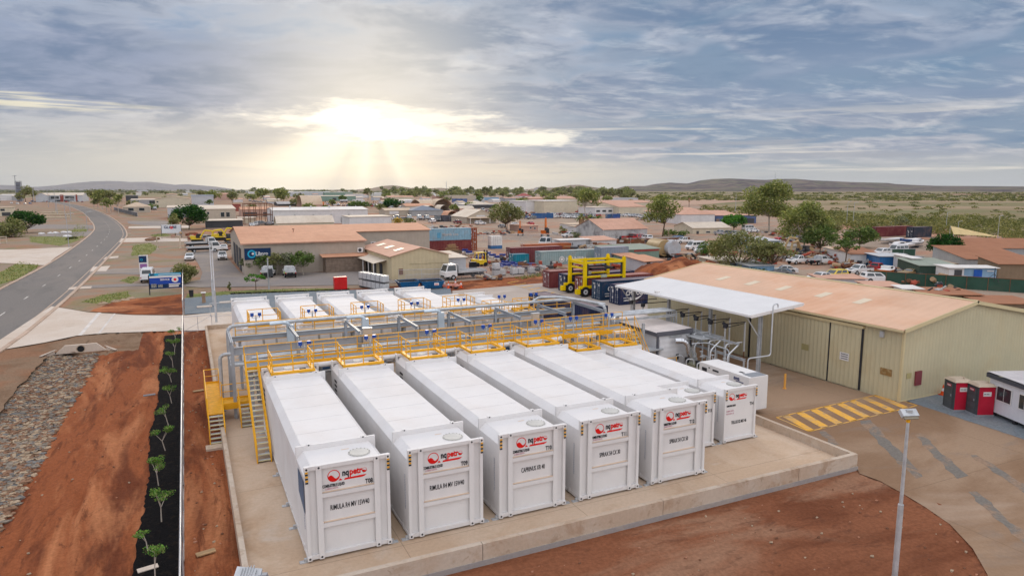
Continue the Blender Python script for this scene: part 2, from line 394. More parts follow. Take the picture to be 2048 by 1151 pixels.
MULCH=gmat('mulch_black',[(.012,.011,.012),((.04,.028,.02),3,.5,.7,.6)],bump=.35,bs=5)
GRASSM=gmat('grass_patch',[(.17,.19,.06),((.30,.26,.11),.6,.4,.6,.7),((.10,.14,.04),1.2,.5,.7,.6)],bump=.06,bs=5)
YELM=gmat('yellow_marking',[(.80,.42,.08),((.50,.33,.17),.5,.46,.64,.8),((.44,.30,.18),2.2,.5,.66,.75)],bump=0,fine=.05,bs=6)
WMARK=gmat('white_marking',[(.62,.58,.52),((.30,.27,.25),.8,.45,.6,.8)],bump=0)
PATCH=gmat('patch_asphalt',[(.20,.175,.15),((.32,.21,.14),.45,.46,.62,.9)],bump=.01,bs=5)
def sheet(name,pts,z,m,kind='structure',px=True,jag=0,thick=0,rnd=None):
    rnd=rnd or random.Random(len(pts)*7+int(abs(z)*1e4))
    P=[at(*p) if px else p for p in pts]
    if jag:
        Q=[]
        for i in range(len(P)):
            a,b=P[i],P[(i+1)%len(P)];L=math.dist(a,b);n=max(1,min(60,int(L/(jag*2.5))))
            for k in range(n):
                t=k/n;Q.append((a[0]+(b[0]-a[0])*t+(rnd.random()-.5)*jag,a[1]+(b[1]-a[1])*t+(rnd.random()-.5)*jag))
        P=Q
    bm=bmesh.new();vs=[bm.verts.new((x,y,z)) for x,y in P];f=bm.faces.new(vs)
    if f.normal.z<0 or True:
        bm.normal_update()
        if f.normal.z<0:f.normal_flip()
    bmesh.ops.triangulate(bm,faces=[f])
    me=bpy.data.meshes.new(name);bm.to_mesh(me);bm.free();me.materials.append(m)
    o=bpy.data.objects.new(name,me);COL.objects.link(o);o['kind']=kind;return o
# base ground: fine grid near the camera with tyre-churned relief, plain quads beyond
from mathutils import noise as mn
b=MB();N=[]
def relief(x,y):
    h=G0
    if -30<x<1.0 and y<84:
        h+=.10*mn.noise(Vector((x*.5,y*.35,0)))+.05*mn.noise(Vector((x*1.6,y*1.1,3)))
        if x<0:
            for xc,wd in((-6.9,.22),(-5.2,.22),(-4.3,.18),(-3.4,.18),(.2,.15)):
                q=abs(x-xc-.5*math.sin(y*.07+xc)-.2*math.sin(y*.31))/wd
                if q<2.2: h+=(-.15*max(0,1-q*q)+.09*math.exp(-((q-1.4)/.35)**2))*(.35+.65*mn.noise(Vector((y*.12,xc,2)))**2*4)+(.02*math.sin(y*14+x*5) if q<1 else 0)
        if -14.2<x<-6.6 and y<76:
            w=1-abs((x+10.4)/3.8);h-=.55*max(0,w)
        if x>-1.2 or -2.7<x<-1.2: h=G0+.02
    if 1<x<32.5 and y<23.6: h+=.07*mn.noise(Vector((x*.3,y*.8,5)))+.04*mn.noise(Vector((x*1.4,y*2.2,9)))+.015
    return h
xs=[-30+i*.6 for i in range(30)]+[-12+i*.17 for i in range(78)]+[1.3+i*.5 for i in range(64)];ys=[8+i*.27 for i in range(281)]
for j,y in enumerate(ys):
    for i,x in enumerate(xs): b.v.append((x,y,relief(x,y)))
nx=len(xs)
for j in range(len(ys)-1):
    for i in range(nx-1):
        x,y=xs[i],ys[j]
        mi=0 if x<-9.5 else 1
        if x<-10.5+(y-70)*.01 or (y>73 and x<-5): mi=2
        if x>1 and y<24: mi=3
        b.f.append((j*nx+i,j*nx+i+1,(j+1)*nx+i+1,(j+1)*nx+i));b.m.append(mi);b.sm.append(True)
x0,x1,y0,y1=xs[0],xs[-1],ys[0],ys[-1];B=12000
for q in ((-B,-300,x0,1500),(x1,-300,B,1500),(x0,-300,x1,y0),(x0,y1,x1,1500)):
    b.quad((q[0],q[1],G0),(q[2],q[1],G0),(q[2],q[3],G0),(q[0],q[3],G0),4)
b.quad((-B,1500,G0),(B,1500,G0),(B,26000,G0),(-B,26000,G0),5)
b.quad((-B,-3000,G0),(B,-3000,G0),(B,-300,G0),(-B,-300,G0),5)
REDL=gmat('red_dirt_track',[(.29,.09,.037),((.15,.045,.022),.30,.45,.60,.95),((.50,.20,.09),.22,.50,.66,.8),((.13,.042,.022),1.5,.56,.68,.7)],bump=.2,bs=1.6,stretch=(1.5,.30,1))
struct(b.build('ground',[REDL,REDL,BRND,REDF,GEN,PLAIN]))
E1=.02
# verge & yards (broad sheets)
sheet('verge',[(60,640),(150,585),(210,520),(262,470),(262,440),(215,425),(330,440),(372,470),(372,560),(368,632),(177,624),(103,612)],G0+.035,TAN,jag=.5)
sheet('right_plain',[(1660,452),(2300,520),(2300,398),(1650,384),(1200,381),(1180,386),(1400,410),(1500,424)],G0+.05,PLAIN)
sheet('scrapyard_ground',[(890,566),(860,520),(820,460),(820,400),(1000,384),(1240,384),(1500,420),(1700,458),(2070,512),(2070,600),(1960,600),(1500,560),(1300,552),(1090,563)],G0+.03,YARDG,jag=.6)
sheet('dirt_track',[(460,586),(720,577),(880,566),(1090,549),(1300,520),(1300,560),(1092,566),(880,582),(712,590),(460,594)],G0+.05,REDD,jag=.3)
sheet('left_field',[(0,575),(165,480),(185,462),(165,437),(120,420),(60,410),(-60,405),(-60,570)],G0+.03,TAN,jag=.5)
# road
RR=[(-330,910),(0,700),(80,640),(152,578),(205,525),(245,482),(252,466),(240,448),(215,431),(190,420),(160,411),(120,404),(80,401)]
RL=[(-700,1010),(-330,770),(0,580),(60,550),(110,522),(160,487),(185,466),(190,455),(180,440),(150,422),(100,411),(60,406.5),(30,404)]
def smooth(pts,n=8):
    P=[Vector(at(*p)) for p in pts];out=[]
    for i in range(len(P)-1):
        a,b_,c,d=P[max(0,i-1)],P[i],P[i+1],P[min(len(P)-1,i+2)]
        for k in range(n):
            t=k/n;out.append(.5*((2*b_)+(c-a)*t+(2*a-5*b_+4*c-d)*t*t+(3*b_-a-3*c+d)*t**3))
    out.append(P[-1]);return out
def resamp(P,n):
    L=[0]
    for i in range(1,len(P)):L.append(L[-1]+(P[i]-P[i-1]).length)
    out=[];j=0
    for k in range(n):
        s=L[-1]*k/(n-1)
        while j<len(L)-2 and L[j+1]<s:j+=1
        t=(s-L[j])/max(1e-6,L[j+1]-L[j]);out.append(P[j].lerp(P[j+1],min(1,t)))
    return out
A=smooth(RR);Bl=smooth(RL)
A=[Vector((A[0].x,-40))]+A
b=MB();
# pair the edges by nearest distance along the road
Ar=resamp(A,160)
Bi=[]
prev=0
for p in Ar:
    best=min(range(prev,len(Bl)),key=lambda i:(Bl[i]-p).length);prev=best;Bi.append(Bl[best])
for i in range(3):Bi[i]=Ar[i]+Vector((-9.2,0))
Bi=[Ar[i]+(Bi[i]-Ar[i]).normalized()*min(11.5,max(8.6,(Bi[i]-Ar[i]).length)) for i in range(len(Ar))]
for _ in range(3):Bi=[Bi[0]]+[(Bi[i-1]+Bi[i]+Bi[i+1])/3 for i in range(1,len(Bi)-1)]+[Bi[-1]]
for i in range(159):
    b.quad((*Ar[i],G0+.06),(*Ar[i+1],G0+.06),(*Bi[i+1],G0+.06),(*Bi[i],G0+.06))
struct(fixn(b.build('road',ASPH)))
KERB=mat('kerb_concrete',(.50,.37,.28),.9,dirt=(.35,.2,.13),dsc=.3)
b=MB()
def ribbon(b,P,w,z0,z1,side):
    for i in range(len(P)-1):
        d=(P[i+1]-P[i]);n=Vector((-d.y,d.x)).normalized()*side
        a,c=P[i],P[i+1]
        b.quad((*a,z1),(*c,z1),(*(c+n*w),z1),(*(a+n*w),z1));b.quad((*a,z0),(*c,z0),(*c,z1),(*a,z1))
        b.quad((*(a+n*w),z0),(*(c+n*w),z0),(*(c+n*w),z1),(*(a+n*w),z1))
ribbon(b,Ar,.45,G0,G0+.16,-1);ribbon(b,Bi,.45,G0,G0+.16,1)
ribbon(b,[p+(Ar[i]-Bi[i]).normalized()*-.95 for i,p in enumerate(Ar)],.16,G0+.06,G0+.072,-1)
struct(fixn(b.build('road_kerb',KERB)))
b=MB();mid=[(Ar[i]+Bi[i])/2 for i in range(160)];mm=resamp(mid,420)
for i in range(0,418,5):
    a,c=mm[i],mm[i+1];d=(c-a).normalized();n=Vector((-d.y,d.x))*.09;c=a+d*3.0
    b.quad((*(a-n),G0+.07),(*(c-n),G0+.07),(*(c+n),G0+.07),(*(a+n),G0+.07))
struct(b.build('road_marking',WMARK))
# concrete crossovers and drives
sheet('driveway',[(0,701),(-60,740),(-60,720),(103,613),(177,625.6),(266,631),(367,632),(460,622.5),(520,640),(418,661),(365,662),(207,667),(153,672.3),(89,686)],G0+.085,CPALE)
b=MB()
for p in ([(156,672),(196,626),(203,626),(164,671.5)],[(196,667),(228,628),(231,628),(201,667)]):
    b.quad(*[(*at(*q),G0+.093) for q in p])
struct(fixn(b.build('driveway_channel',mat('channel',(.66,.6,.55),.8))))
sheet('left_crossover',[(-40,500),(40,499),(145,494),(110,516),(92,531),(-40,524)],G0+.08,CPALE)
sheet('side_road',[(-40,452),(100,449),(190,450),(190,458),(90,458),(-40,462)],G0+.07,ASPL)
sheet('side_road_track',[(60,472),(130,465),(188,462),(180,472),(130,474)],G0+.07,ASPL)
for i,p in enumerate([[(243,477),(300,475),(330,476),(375,477),(375,483),(320,484),(238,485)],[(258,453),(380,451),(380,456),(256,457)],[(212,514),(238,512),(236,516),(206,519)],[(186,534),(221,532),(212,543),(180,543)],[(140,575),(184,573),(182,577),(135,580)]]):
    sheet('crossover',p,G0+.085,CPALE)
sheet('lot_road',[(135,579),(260,573),(345,571),(400,575),(720,570),(905,560),(905,545),(760,541),(650,545),(520,546),(495,552),(480,545),(455,515),(440,500),(380,505),(395,525),(405,545),(400,560),(350,570),(345,548),(345,535),(230,537),(180,543),(178,549),(240,548),(330,552),(330,566),(240,568),(145,573)],G0+.07,ASPL)
sheet('side_lane',[(255,442),(330,442),(372,455),(300,452),(256,447)],G0+.06,ASPL)
# red batter beside drive, brown left corner
sheet('red_verge',[(177,623),(240,600),(330,592),(367,588),(367,630),(266,629)],G0+.06,REDD,jag=.4)
sheet('left_verge_dirt',[(-60,702),(0,703),(89,688),(153,675),(190,672),(150,704),(100,705),(38,773),(0,823),(-60,900)],G0+.03,BRND,jag=.3)
# gravel by the tanks
sheet('gravel',[(369,597),(459,589.5),(712,580),(900,572),(905,600),(460,624),(369,629.5)],G0+.09,BLUEG,jag=.1)
sheet('back_yard',[(905,582),(1090,566),(1300,556),(1330,560),(1380,640),(1240,690),(1060,640),(905,612)],G0+.068,CBACK)
sheet('red_shoulder',[(870,585),(1090,566.5),(1300,553),(1300,545),(1090,549),(880,567)],G0+.055,REDD,jag=.2)
# right yard: concrete with a curved edge against the red dirt
curve=[at(u,v) for u,v in[(1719,948),(1760,963),(1800,985),(1850,1015),(1900,1050),(1945,1098),(1975,1151),(1985,1210)]]
yp=curve+[(30,-5),(120,-5),(120,26.4),(46.6,26.4),at(1822,806),(45.4,31.4),(45.4,80),(32.4,80),(32.4,24)]
sheet('yard',yp,G0+.06,CYARD,px=False)
sheet('gravel_pad',[at(1806,800),at(1822,806),at(2045,879),at(2100,905),(75,22),(75,31),(45.5,31.2)],G0+.075,BLUEG,px=False,jag=.08)
A4=[Vector(at(1761,789)),Vector(at(1834,812)),Vector(at(1618,864)),Vector(at(1553,836))]
b=MB();z=G0+.072
def line(b,a,c,w,z):
    d=(c-a).normalized();n=Vector((-d.y,d.x))*w/2;b.quad((*(a-n),z),(*(c-n),z),(*(c+n),z),(*(a+n),z))
for i in range(4):line(b,A4[i],A4[(i+1)%4],.12,z)
for k in range(8):
    s0=.02+k*.125;s1=s0+.06
    L=lambda s:A4[0].lerp(A4[3],min(1,s));Rr=lambda s:A4[1].lerp(A4[2],min(1,s))
    if s0+.08<1: b.quad((*L(s0),z),(*L(s1),z),(*Rr(s1+.06),z),(*Rr(s0+.06),z))
struct(fixn(b.build('yard_marking',YELM)))
for p in ([(1717,843),(1738,840),(1850,955),(1830,957),(1790,920)],[(1828,872),(1842,868),(1935,952),(1912,958)],[(1940,912),(1955,912),(2060,975),(2060,995)],[(1637,865),(1650,862),(1680,890),(1668,893)],[(1935,985),(1955,985),(2070,1085),(2070,1110)]):
    sheet('tar_patch',p,G0+.066,PATCH,jag=.22)
b=MB()
for k in range(6):
    a=Vector(at(1015+k*14,566+k*4.7));line(b,a,a+Vector((2.6,1.1)),.35,G0+.08)
a=Vector(at(1015,566));c=Vector(at(1160,610));line(b,a,c,.12,G0+.08)
struct(b.build('back_marking',YELM))
# mulch strip, swale rocks, loose rubble
mp=[(-.95,8),(-.95,79)]+[(-2.72+.10*math.sin(y*.37)+.05*math.sin(y*1.3),y) for y in [78.6-i*1.2 for i in range(59)]]
sheet('mulch',mp,G0+.09,MULCH,px=False,jag=.12)
STONE=[mat('stone_grey',(.26,.215,.17),.9,bump=.03,bs=8),mat('stone_pale',(.42,.31,.21),.9),mat('stone_brown',(.25,.14,.085),.9),mat('stone_blue',(.19,.18,.17),.9)]
b=MB();rr=random.Random(5)
LE=[(100,705),(60,745),(38,773),(0,823),(-70,930),(-160,1060)];RE=[(193,702),(175,740),(160,767),(126,820),(95,877),(57,949),(0,1039),(-60,1120)]
LE=resamp([Vector(at(*p)) for p in LE],40);RE=resamp([Vector(at(*p)) for p in RE],40)
LE=[Vector((p.x,p.y)) for p in LE]
for i in range(11000):
    t=rr.random();s=rr.random()
    k=int(t*38);f=t*38-k
    a=LE[k].lerp(LE[k+1],f);c=RE[k].lerp(RE[k+1],f);p=a.lerp(c,s)+Vector((rr.uniform(-.3,.3),rr.uniform(-.3,.3)))
    r=rr.choice((.07,.10,.13,.17,.2))*(.8+.5*rr.random())
    z=relief(p.x,p.y)+r*.2
    b.ball((p.x,p.y,z),r,5,3,rr.choice((0,1,1,2,2,2,0,3)),(1+rr.random()*.5,.8+rr.random()*.3,.6),jit=.7,rnd=rr)
o=b.build('riprap',STONE);o['kind']='stuff'
b=MB()
for i in range(420):
    y=rr.uniform(12,80);x=rr.choice((rr.uniform(-9.5,-2.8),rr.uniform(-.7,1.2)))
    if i>260: x=rr.uniform(2,31);y=rr.uniform(14,23.4)
    r=rr.uniform(.02,.08);b.ball((x,y,relief(x,y)+r*.4),r,5,3,rr.choice((0,1,2)),(1.2,.9,.7),jit=.6,rnd=rr)
o=b.build('loose_stones',[STEEL,mat('clod',(.42,.2,.12),.95),STONE[1]]);o['kind']='stuff'
# culvert headwall
r_=thing('culvert','pale concrete culvert headwall with a round black pipe mouth in the red dirt','culvert',(*at(162,702),G0-.1))
b=MB();b.prism([(-2.1,0),(2.1,0),(1.3,.75),(-1.3,.75)],'y',0,.3);b.add([(-2.1,0,0),(-3.1,-1.3,0),(-3.1,-1.3,.25),(-2.1,0,.45),(-1.9,.2,.45),(-2.9,-1.4,.25)],[(0,1,2,3),(3,2,5,4)]);b.add([(2.1,0,0),(3.1,-1.3,0),(3.1,-1.3,.25),(2.1,0,.45),(1.9,.2,.45),(2.9,-1.4,.25)],[(0,1,2,3),(3,2,5,4)])
b.build('headwall',CPALE,r_)
b=MB();b.cyl((0,-.02,.35),(0,-.03,.35),.3,.3,14);b.build('pipe_mouth',BLACK,r_)
b=MB();b.disc((0,-.012,.35),.38,'y',18,0,.3);b.build('pipe_rim',CWALL,r_)
# ---------------- bund -----------------------------------------------------------------
b=MB();b.box(1.35,24.3,G0-.5,32.1,78.4,0.0);struct(b.build('slab',CSLAB))
bund=thing('bund_wall','low pale concrete bund wall around the white fuel tanks','bund wall',(1.2,24.0,G0-.5))
o_=(1.2,24.0,G0-.5)
def W(name,x0,y0,x1,y1,z1,m=CWALL,z0=G0-.5):
    b=MB(o_);b.box(x0,y0,z0,x1,y1,z1);return b.build(name,m,bund)
for x0,x1 in ((1.15,10.1),(10.13,19.2),(19.23,27.9),(27.93,32.35)): W('wall_panel',x0,24.0,x1,24.26,.52)
for y0,y1 in ((24.26,32),(32.03,41),(41.03,50),(50.03,60),(60.03,69),(69.03,78.6)): W('wall_panel',1.15,y0,1.37,y1,.42)
for y0,y1 in ((24.26,31.5),(31.53,38.5),(38.53,46)): W('wall_panel',32.1,y0,32.35,y1,.52)
W('wall_panel',32.1,46.03,32.35,78.6,.45);W('wall_panel',1.37,78.4,32.1,78.6,.45)
W('wall_band',1.15,23.95,32.38,23.997,-.18,CBAND,-.42);W('wall_footing',1.15,23.9,32.4,23.94,-.5,CWALL)
# ---------------- tanks -----------------------------------------------------------------
LOGR=mat('logo_red',(.80,.015,.012),.4,var=.02);LOGB=mat('logo_black',(.02,.02,.025),.5,var=.02);PINK=mat('pink_print',(.62,.30,.36),.6,var=.02);SLV=mat('silver_print',(.45,.45,.5),.5,var=.02)
ORG=mat('orange_line',(.74,.56,.42),.5,var=.05);HATCH=mat('hatch_grey',(.58,.56,.52),.6,bump=.02,bs=30)
def logo(par,x,z,y,s):
    """round badge with a wave, word mark and swoosh; x,z = badge centre; s = badge radius"""
    g=bpy.data.objects.new('logo',None);COL.objects.link(g);g.parent=par;g.location=(x,y,z)
    b=MB();b.disc((0,0,0),s,'y',28,0,s*.87)
    # wave filling the lower part
    pts=[]
    n=16;R0=s*.9
    a0=math.pi*1.02;a1=2*math.pi-.2
    for i in range(n+1):
        a=a0+(a1-a0)*i/n;pts.append((R0*math.cos(a),0,R0*math.sin(a)))
    xr=pts[-1][0];xl=pts[0][0]
    for i in range(1,n):
        t=i/n;xx=xr+(xl-xr)*t;zz=pts[-1][2]+(pts[0][2]-pts[-1][2])*t+s*.16*math.sin(2*math.pi*t)*-1
        pts.append((xx,0,zz))
    b.add(pts,[tuple(range(len(pts)))])
    b.add([(s*.75,0,-s*.95),(s*1.35,0,-s*.95),(s*1.15,0,-s*.68),(s*.95,0,-s*.62)],[(0,1,2,3)])
    # swoosh bar
    b.add([(s*1.62,0,-s*.98),(s*4.6,0,-s*.98),(s*5.0,0,-s*.86),(s*5.3,0,-s*.62),(s*1.78,0,-s*.68)],[(0,1,2,3,4)])
    # closing 'o' of the word: small badge
    c=s*.40;cx=s*4.95;cz=s*.12
    pp=[(cx+c*math.cos(a),0,cz+c*math.sin(a)) for a in [math.pi*.95+i*(math.pi*1.02)/10 for i in range(11)]]+[(cx+c*.3,0,cz-c*.1),(cx-c*.4,0,cz+c*.2)]
    b.add(pp,[tuple(range(len(pp)))]);b.disc((cx,0,cz),c,'y',16,0,c*.88)
    b.build('badge',LOGR,g)
    text('nq',s*1.5,LOGB,g,(s*1.35,0,-s*.25),name='lettering',bold=.012,xs=.72)
    text('petr',s*1.5,LOGR,g,(s*2.52,0,-s*.25),name='lettering',bold=.012,xs=.80)
    return g
def tank(x,y,code,prod,w=3.4,L=16.7,h=4.0,label='',wide=True,back=False):
    t=thing('storage_tank',label,'fuel tank',(x+w/2,y,0),math.pi if back else 0,'white container fuel tanks on the concrete slab')
    hw=w/2;c=.30;zr=h-.2
    b=MB();prof=[(-hw+.02,.22),(hw-.02,.22),(hw-.02,zr-c),(hw-c,zr),(-hw+c,zr),(-hw+.02,zr-c)]
    b.prism(prof,'y',.12,L-.05);
    for yy in(.12,):pass
    body=b.build('tank_body',TANKS,t)
    b=MB();b.box(-hw+c+.02,.15,zr,hw-c-.02,L-.1,zr+.012)
    for k in range(1,6):
        yy=2.5+k*(L-5)/6;b.box(-hw+c+.03,yy,zr+.012,hw-c-.03,yy+.03,zr+.022)
    b.build('roof_panel',TANKW,t)
    b=MB()
    def frame(y0,y1,zt):
        b.box(-hw,y0,.1,-hw+.13,y1,zt);b.box(hw-.13,y0,.1,hw,y1,zt);b.box(-hw+.13,y0,zt-.16,hw-.13,y1,zt);b.box(-hw+.13,y0,.1,hw-.13,y1,.28)
    frame(0,.16,h);frame(L-.16,L,h)
    b.box(-hw,2.34,zr-c-.25,hw,2.46,h+.02);b.box(-hw,L-2.46,zr-c-.25,hw,L-2.34,h+.02)
    b.box(-hw-.003,.16,.1,-hw+.1,L-.16,.24);b.box(hw-.1,.16,.1,hw+.003,L-.16,.24)
    for i in range(9):
        yy=.9+i*(L-1.8)/8;b.box(-hw-.01,yy,.1,-hw+.12,yy+.18,.34);b.box(hw-.12,yy,.1,hw+.01,yy+.18,.34)
    if wide:
        for sx in(-1.16,1.16):
            b.box(sx-.11,-.03,.1,sx+.11,.05,h-.02);b.box(sx-.11,L-.05,.1,sx+.11,L+.03,h-.02)
        for zz in(2.72,1.46): b.box(-1.05,-.01,zz-.09,1.05,.1,zz+.09)
    b.build('frame',WHITE,t)
    if wide:
        for zz in(2.83,1.57):
            b=MB();b.box(-1.05,-.012,zz,1.05,.11,zz+.012);b.build('trim_line',ORG,t)
    # corner castings
    for sx in ([-hw+.07,hw-.07]+([-1.16,1.16] if wide else [])):
        for zz in(.17,h-.08):
            b=MB();b.box(sx-.09,-.05,zz-.09,sx+.09,.1,zz+.09);b.cyl((sx,-.056,zz),(sx,-.045,zz),.045,n=8,mi=1);b.build('corner_casting',[WHITE,CHAR],t)
    if wide:
        for yy in (2.4,L-2.4):
            for sx in(-1.16,1.16):
                b=MB();b.box(sx-.08,yy-.08,h,sx+.08,yy+.08,h+.07);b.cyl((sx,yy-.085,h+.03),(sx,yy-.075,h+.03),.035,mi=1);b.build('corner_casting',[WHITE,CHAR],t)
    # hazard chevrons at the top corners
    for sx in(-hw+.065,hw-.065):
        b=MB()
        for i in range(6): b.box(sx-.055,-.058,h-.24-i*.085,sx+.055,-.054,h-.17-i*.085,mi=i%2)
        b.build('hazard_label',[YEL,LOGB],t)
    # manhole lids
    for yy in(1.15,L-1.2):
        b=MB();mx=.72 if wide else .5;b.cyl((mx,yy,zr),(mx,yy,zr+.03),.46,n=24);b.cyl((mx,yy,zr+.03),(mx,yy,zr+.05),.40,n=24)
        for i in range(16):
            a=i*math.pi/8;b.cyl((mx+.43*math.cos(a),yy+.43*math.sin(a),zr+.03),(mx+.43*math.cos(a),yy+.43*math.sin(a),zr+.065),.025,n=5)
        b.build('manhole',HATCH,t)
    b=MB();b.box(.1,1.75,zr+.012,.42,1.83,zr+.016);b.build('roof_print',ORG,t)
    # hold-down plates
    for yy in (.15,3.2,5.6,9.4,13,L-.3):
        for sx in(-1,1):
            b=MB();b.box(sx*hw,yy-.1,.0,sx*(hw+.32),yy+.1,.04);b.box(sx*hw,yy-.05,.04,sx*(hw+.14),yy+.05,.16);b.build('foot_plate',GALV,t)
    b=MB();b.box(-hw+.3,.2,.0,hw-.3,L-.2,.22);b.build('skid',CHAR,t)
    # print on the front
    yf=-.012 if not wide else .118
    yf=.108
    if not back:
        if wide:
            logo(t,-.56,3.43,.10,.25);text(code,.27,LOGB,t,(.70,.10,2.87),bold=.006,xs=.72,name='tank_number')
            text('COMBUSTIBLE LIQUID',.17,LOGB,t,(-1.02,.10,2.99),xs=.52,bold=.004)
            text('LUBRICANTS',.14,PINK,t,(-.86,.10,2.68-.0+.14*1.35),xs=.62) if False else None
            p1=text('LUBRICANTS',.12,PINK,t,(-.90,.10,2.885-.02),xs=.9) if False else None
            text(prod,.31,LOGB,t,(.05,.10,2.0),xs=.52,bold=.002,align='CENTER',name='product_name')
        else:
            logo(t,-.62,h-.55,.10,.22);text(code,.26,LOGB,t,(.80,.10,h-1.22),bold=.006,xs=.7,name='tank_number')
            text('COMBUSTIBLE LIQUID',.15,LOGB,t,(-1.05,.10,h-1.12),xs=.5,bold=.003)
            text('LUBRICANTS',.11,PINK,t,(-1.0,.10,h-1.42),xs=.9);text('HAZCHEM: 3Z',.11,PINK,t,(-1.05,.10,h-1.58),xs=.9)
            if prod:text(prod,.26,LOGB,t,(0,.10,h-2.2),xs=.60,bold=.005,align='CENTER',name='product_name')
        # face panel that carries the print
        b=MB();b.box(-hw+.13,.105 if False else .108,.28,hw-.13,.13,h-.16);b.build('front_panel',WHITE,t)
    # side stencil
    b=MB()
    for i in range(26): b.box(-hw-.004,.55+(i%2)*.02,1.2+i*.06,-hw+.03,.59+(i%2)*.02,1.235+i*.06)
    b.build('side_lettering',SLV,t)
    if code=='T08':
        b=MB();b.add([(-hw-.006,.35,3.3),(-hw-.006,1.9,3.3),(-hw-.006,1.9,2.3),(-hw-.006,.35,1.9)],[(0,1,2,3)]);b.build('side_decal',mat('navy_decal',(.05,.12,.24),.4),t)
    if code in('T09','T10','T11','T08'):
        b=MB()
        for i in range(4): b.box(-hw-.004,L-1.6,2.1+i*.28,-hw+.02,L-1.0,2.22+i*.28)
        b.build('side_label',LOGB,t)
    return t
T=[]
tl={'T08':'white tank marked T08 at the near left corner of the slab','T09':'white tank marked T09, second from the left in the near row','T10':'white tank marked T10 with CAPRINUS XR 40 on its end','T11':'white tank marked T11 with SPIRAX S4 CX 30 on its end','T12':'white tank marked T12 with SPIRAX S4 CX 50 on its end','T13':'narrow white tank marked T13 set back behind the corner of tank T12','T14':'narrow white tank marked T14 nearest the white generator box'}
for i,(c,p) in enumerate((('T08','RIMULA R4 MV 15W40'),('T09','RIMULA R4 MV 15W40'),('T10','CAPRINUS XR 40'),('T11','SPIRAX S4 CX 30'),('T12','SPIRAX S4 CX 50'))):
    t=tank(3.6+4.2*i,26.5,c,p,label=tl[c])
    text('LUBRICANTS',.105,PINK,t,(-.92,.10,2.895+.0),xs=.85,name='small_print').location.z=2.885
tank(24.5,29.3,'T13','',w=2.44,L=13.9,h=3.3,label=tl['T13'],wide=False)
tank(27.7,29.3,'T14','TELLUS S2 MX 46',w=2.44,L=13.9,h=3.3,label=tl['T14'],wide=False)
bl=['far row white tank at the left end beside the grey gravel','far row white tank second from the left end','far row white tank third from the left, in front of the red box','far row white tank between the third tank and the blue skips','far row white tank standing just before the blue skip bins']
for i in range(5):
    tank(3.6+4.2*i,73.1,'b','',label=bl[i],back=True,L=16.7)
tank(24.5,70.6,'b','',w=2.44,L=14.2,h=3.3,label='far row narrow white tank, left one of the narrow pair',wide=False,back=True)
tank(27.7,70.6,'b','',w=2.44,L=14.2,h=3.3,label='far row narrow white tank at the right end by the concrete yard',wide=False,back=True)
# ---------------- yellow rails ----------------------------------------------------------
def rail(b,pts,h=1.05,step=1.4,r=.033,toe=True,closed=False,ends=True):
    P=[Vector(p) for p in pts]
    for i in range(len(P)-1):
        a,c=P[i],P[i+1];L=(c-a).length;n=max(1,round(L/step));up=Vector((0,0,h))
        b.cyl(a+up,c+up,r,n=6);b.cyl(a+up*.52,c+up*.52,r*.8,n=5)
        for k in range(n+1):
            if k==0 and i>0:continue
            q=a.lerp(c,k/n);b.cyl(q,q+up,r,n=6)
        if toe:
            d=(c-a).normalized();nn=Vector((-d.y,d.x,0))*.012
            b.add([a+nn,c+nn,c+nn+Vector((0,0,.12)),a+nn+Vector((0,0,.12)),a-nn,c-nn,c-nn+Vector((0,0,.12)),a-nn+Vector((0,0,.12))],[(0,1,2,3),(4,7,6,5),(3,2,6,7)])
def walkway(name,label,y0,y1,z,x0,x1,sgn):
    w=thing(name,label,'walkway',(x0,y0,z))
    o=(x0,y0,z)
    b=MB(o);b.box(x0,y0+.1,z-.05,x1,y1-.1,z);b.build('deck',GRATE,w)
    b=MB(o);b.box(x0,y0,z-.28,x1,y0+.1,z+.03);b.box(x0,y1-.1,z-.28,x1,y1,z+.03);b.build('edge_beam',YEL,w)
    b=MB(o);x=x0+.3
    while x<x1:
        b.box(x-.08,y0+.15,0,x+.08,y0+.31,z-.05);b.box(x-.08,y1-.31,0,x+.08,y1-.15,z-.05);x+=4.2
    b.build('support_leg',GALD,w)
    return w,o
zt=3.95
w,o=walkway('walkway','raised grey walkway with yellow rails behind the near tanks',43.75,45.1,zt,2.8,31.3,1)
b=MB(o);rail(b,[(2.8,45.05,zt),(31.3,45.05,zt)],1.1);b.build('far_rail',YEL,w)
for i in range(6):
    b=MB(o)
    xa=(3.6+4.2*i)+2.9 if i<5 else 26.8;xb=xa+1.9
    if xb<31: rail(b,[(xa,43.8,zt),(xb,43.8,zt)],1.1,.95);b.build('near_rail',YEL,w)
w,o=walkway('walkway','raised walkway with yellow rails in front of the far tanks',53.2,54.4,zt,2.8,31.3,1)
b=MB(o);rail(b,[(2.8,53.25,zt),(31.3,53.25,zt)],1.1);b.build('near_rail',YEL,w)
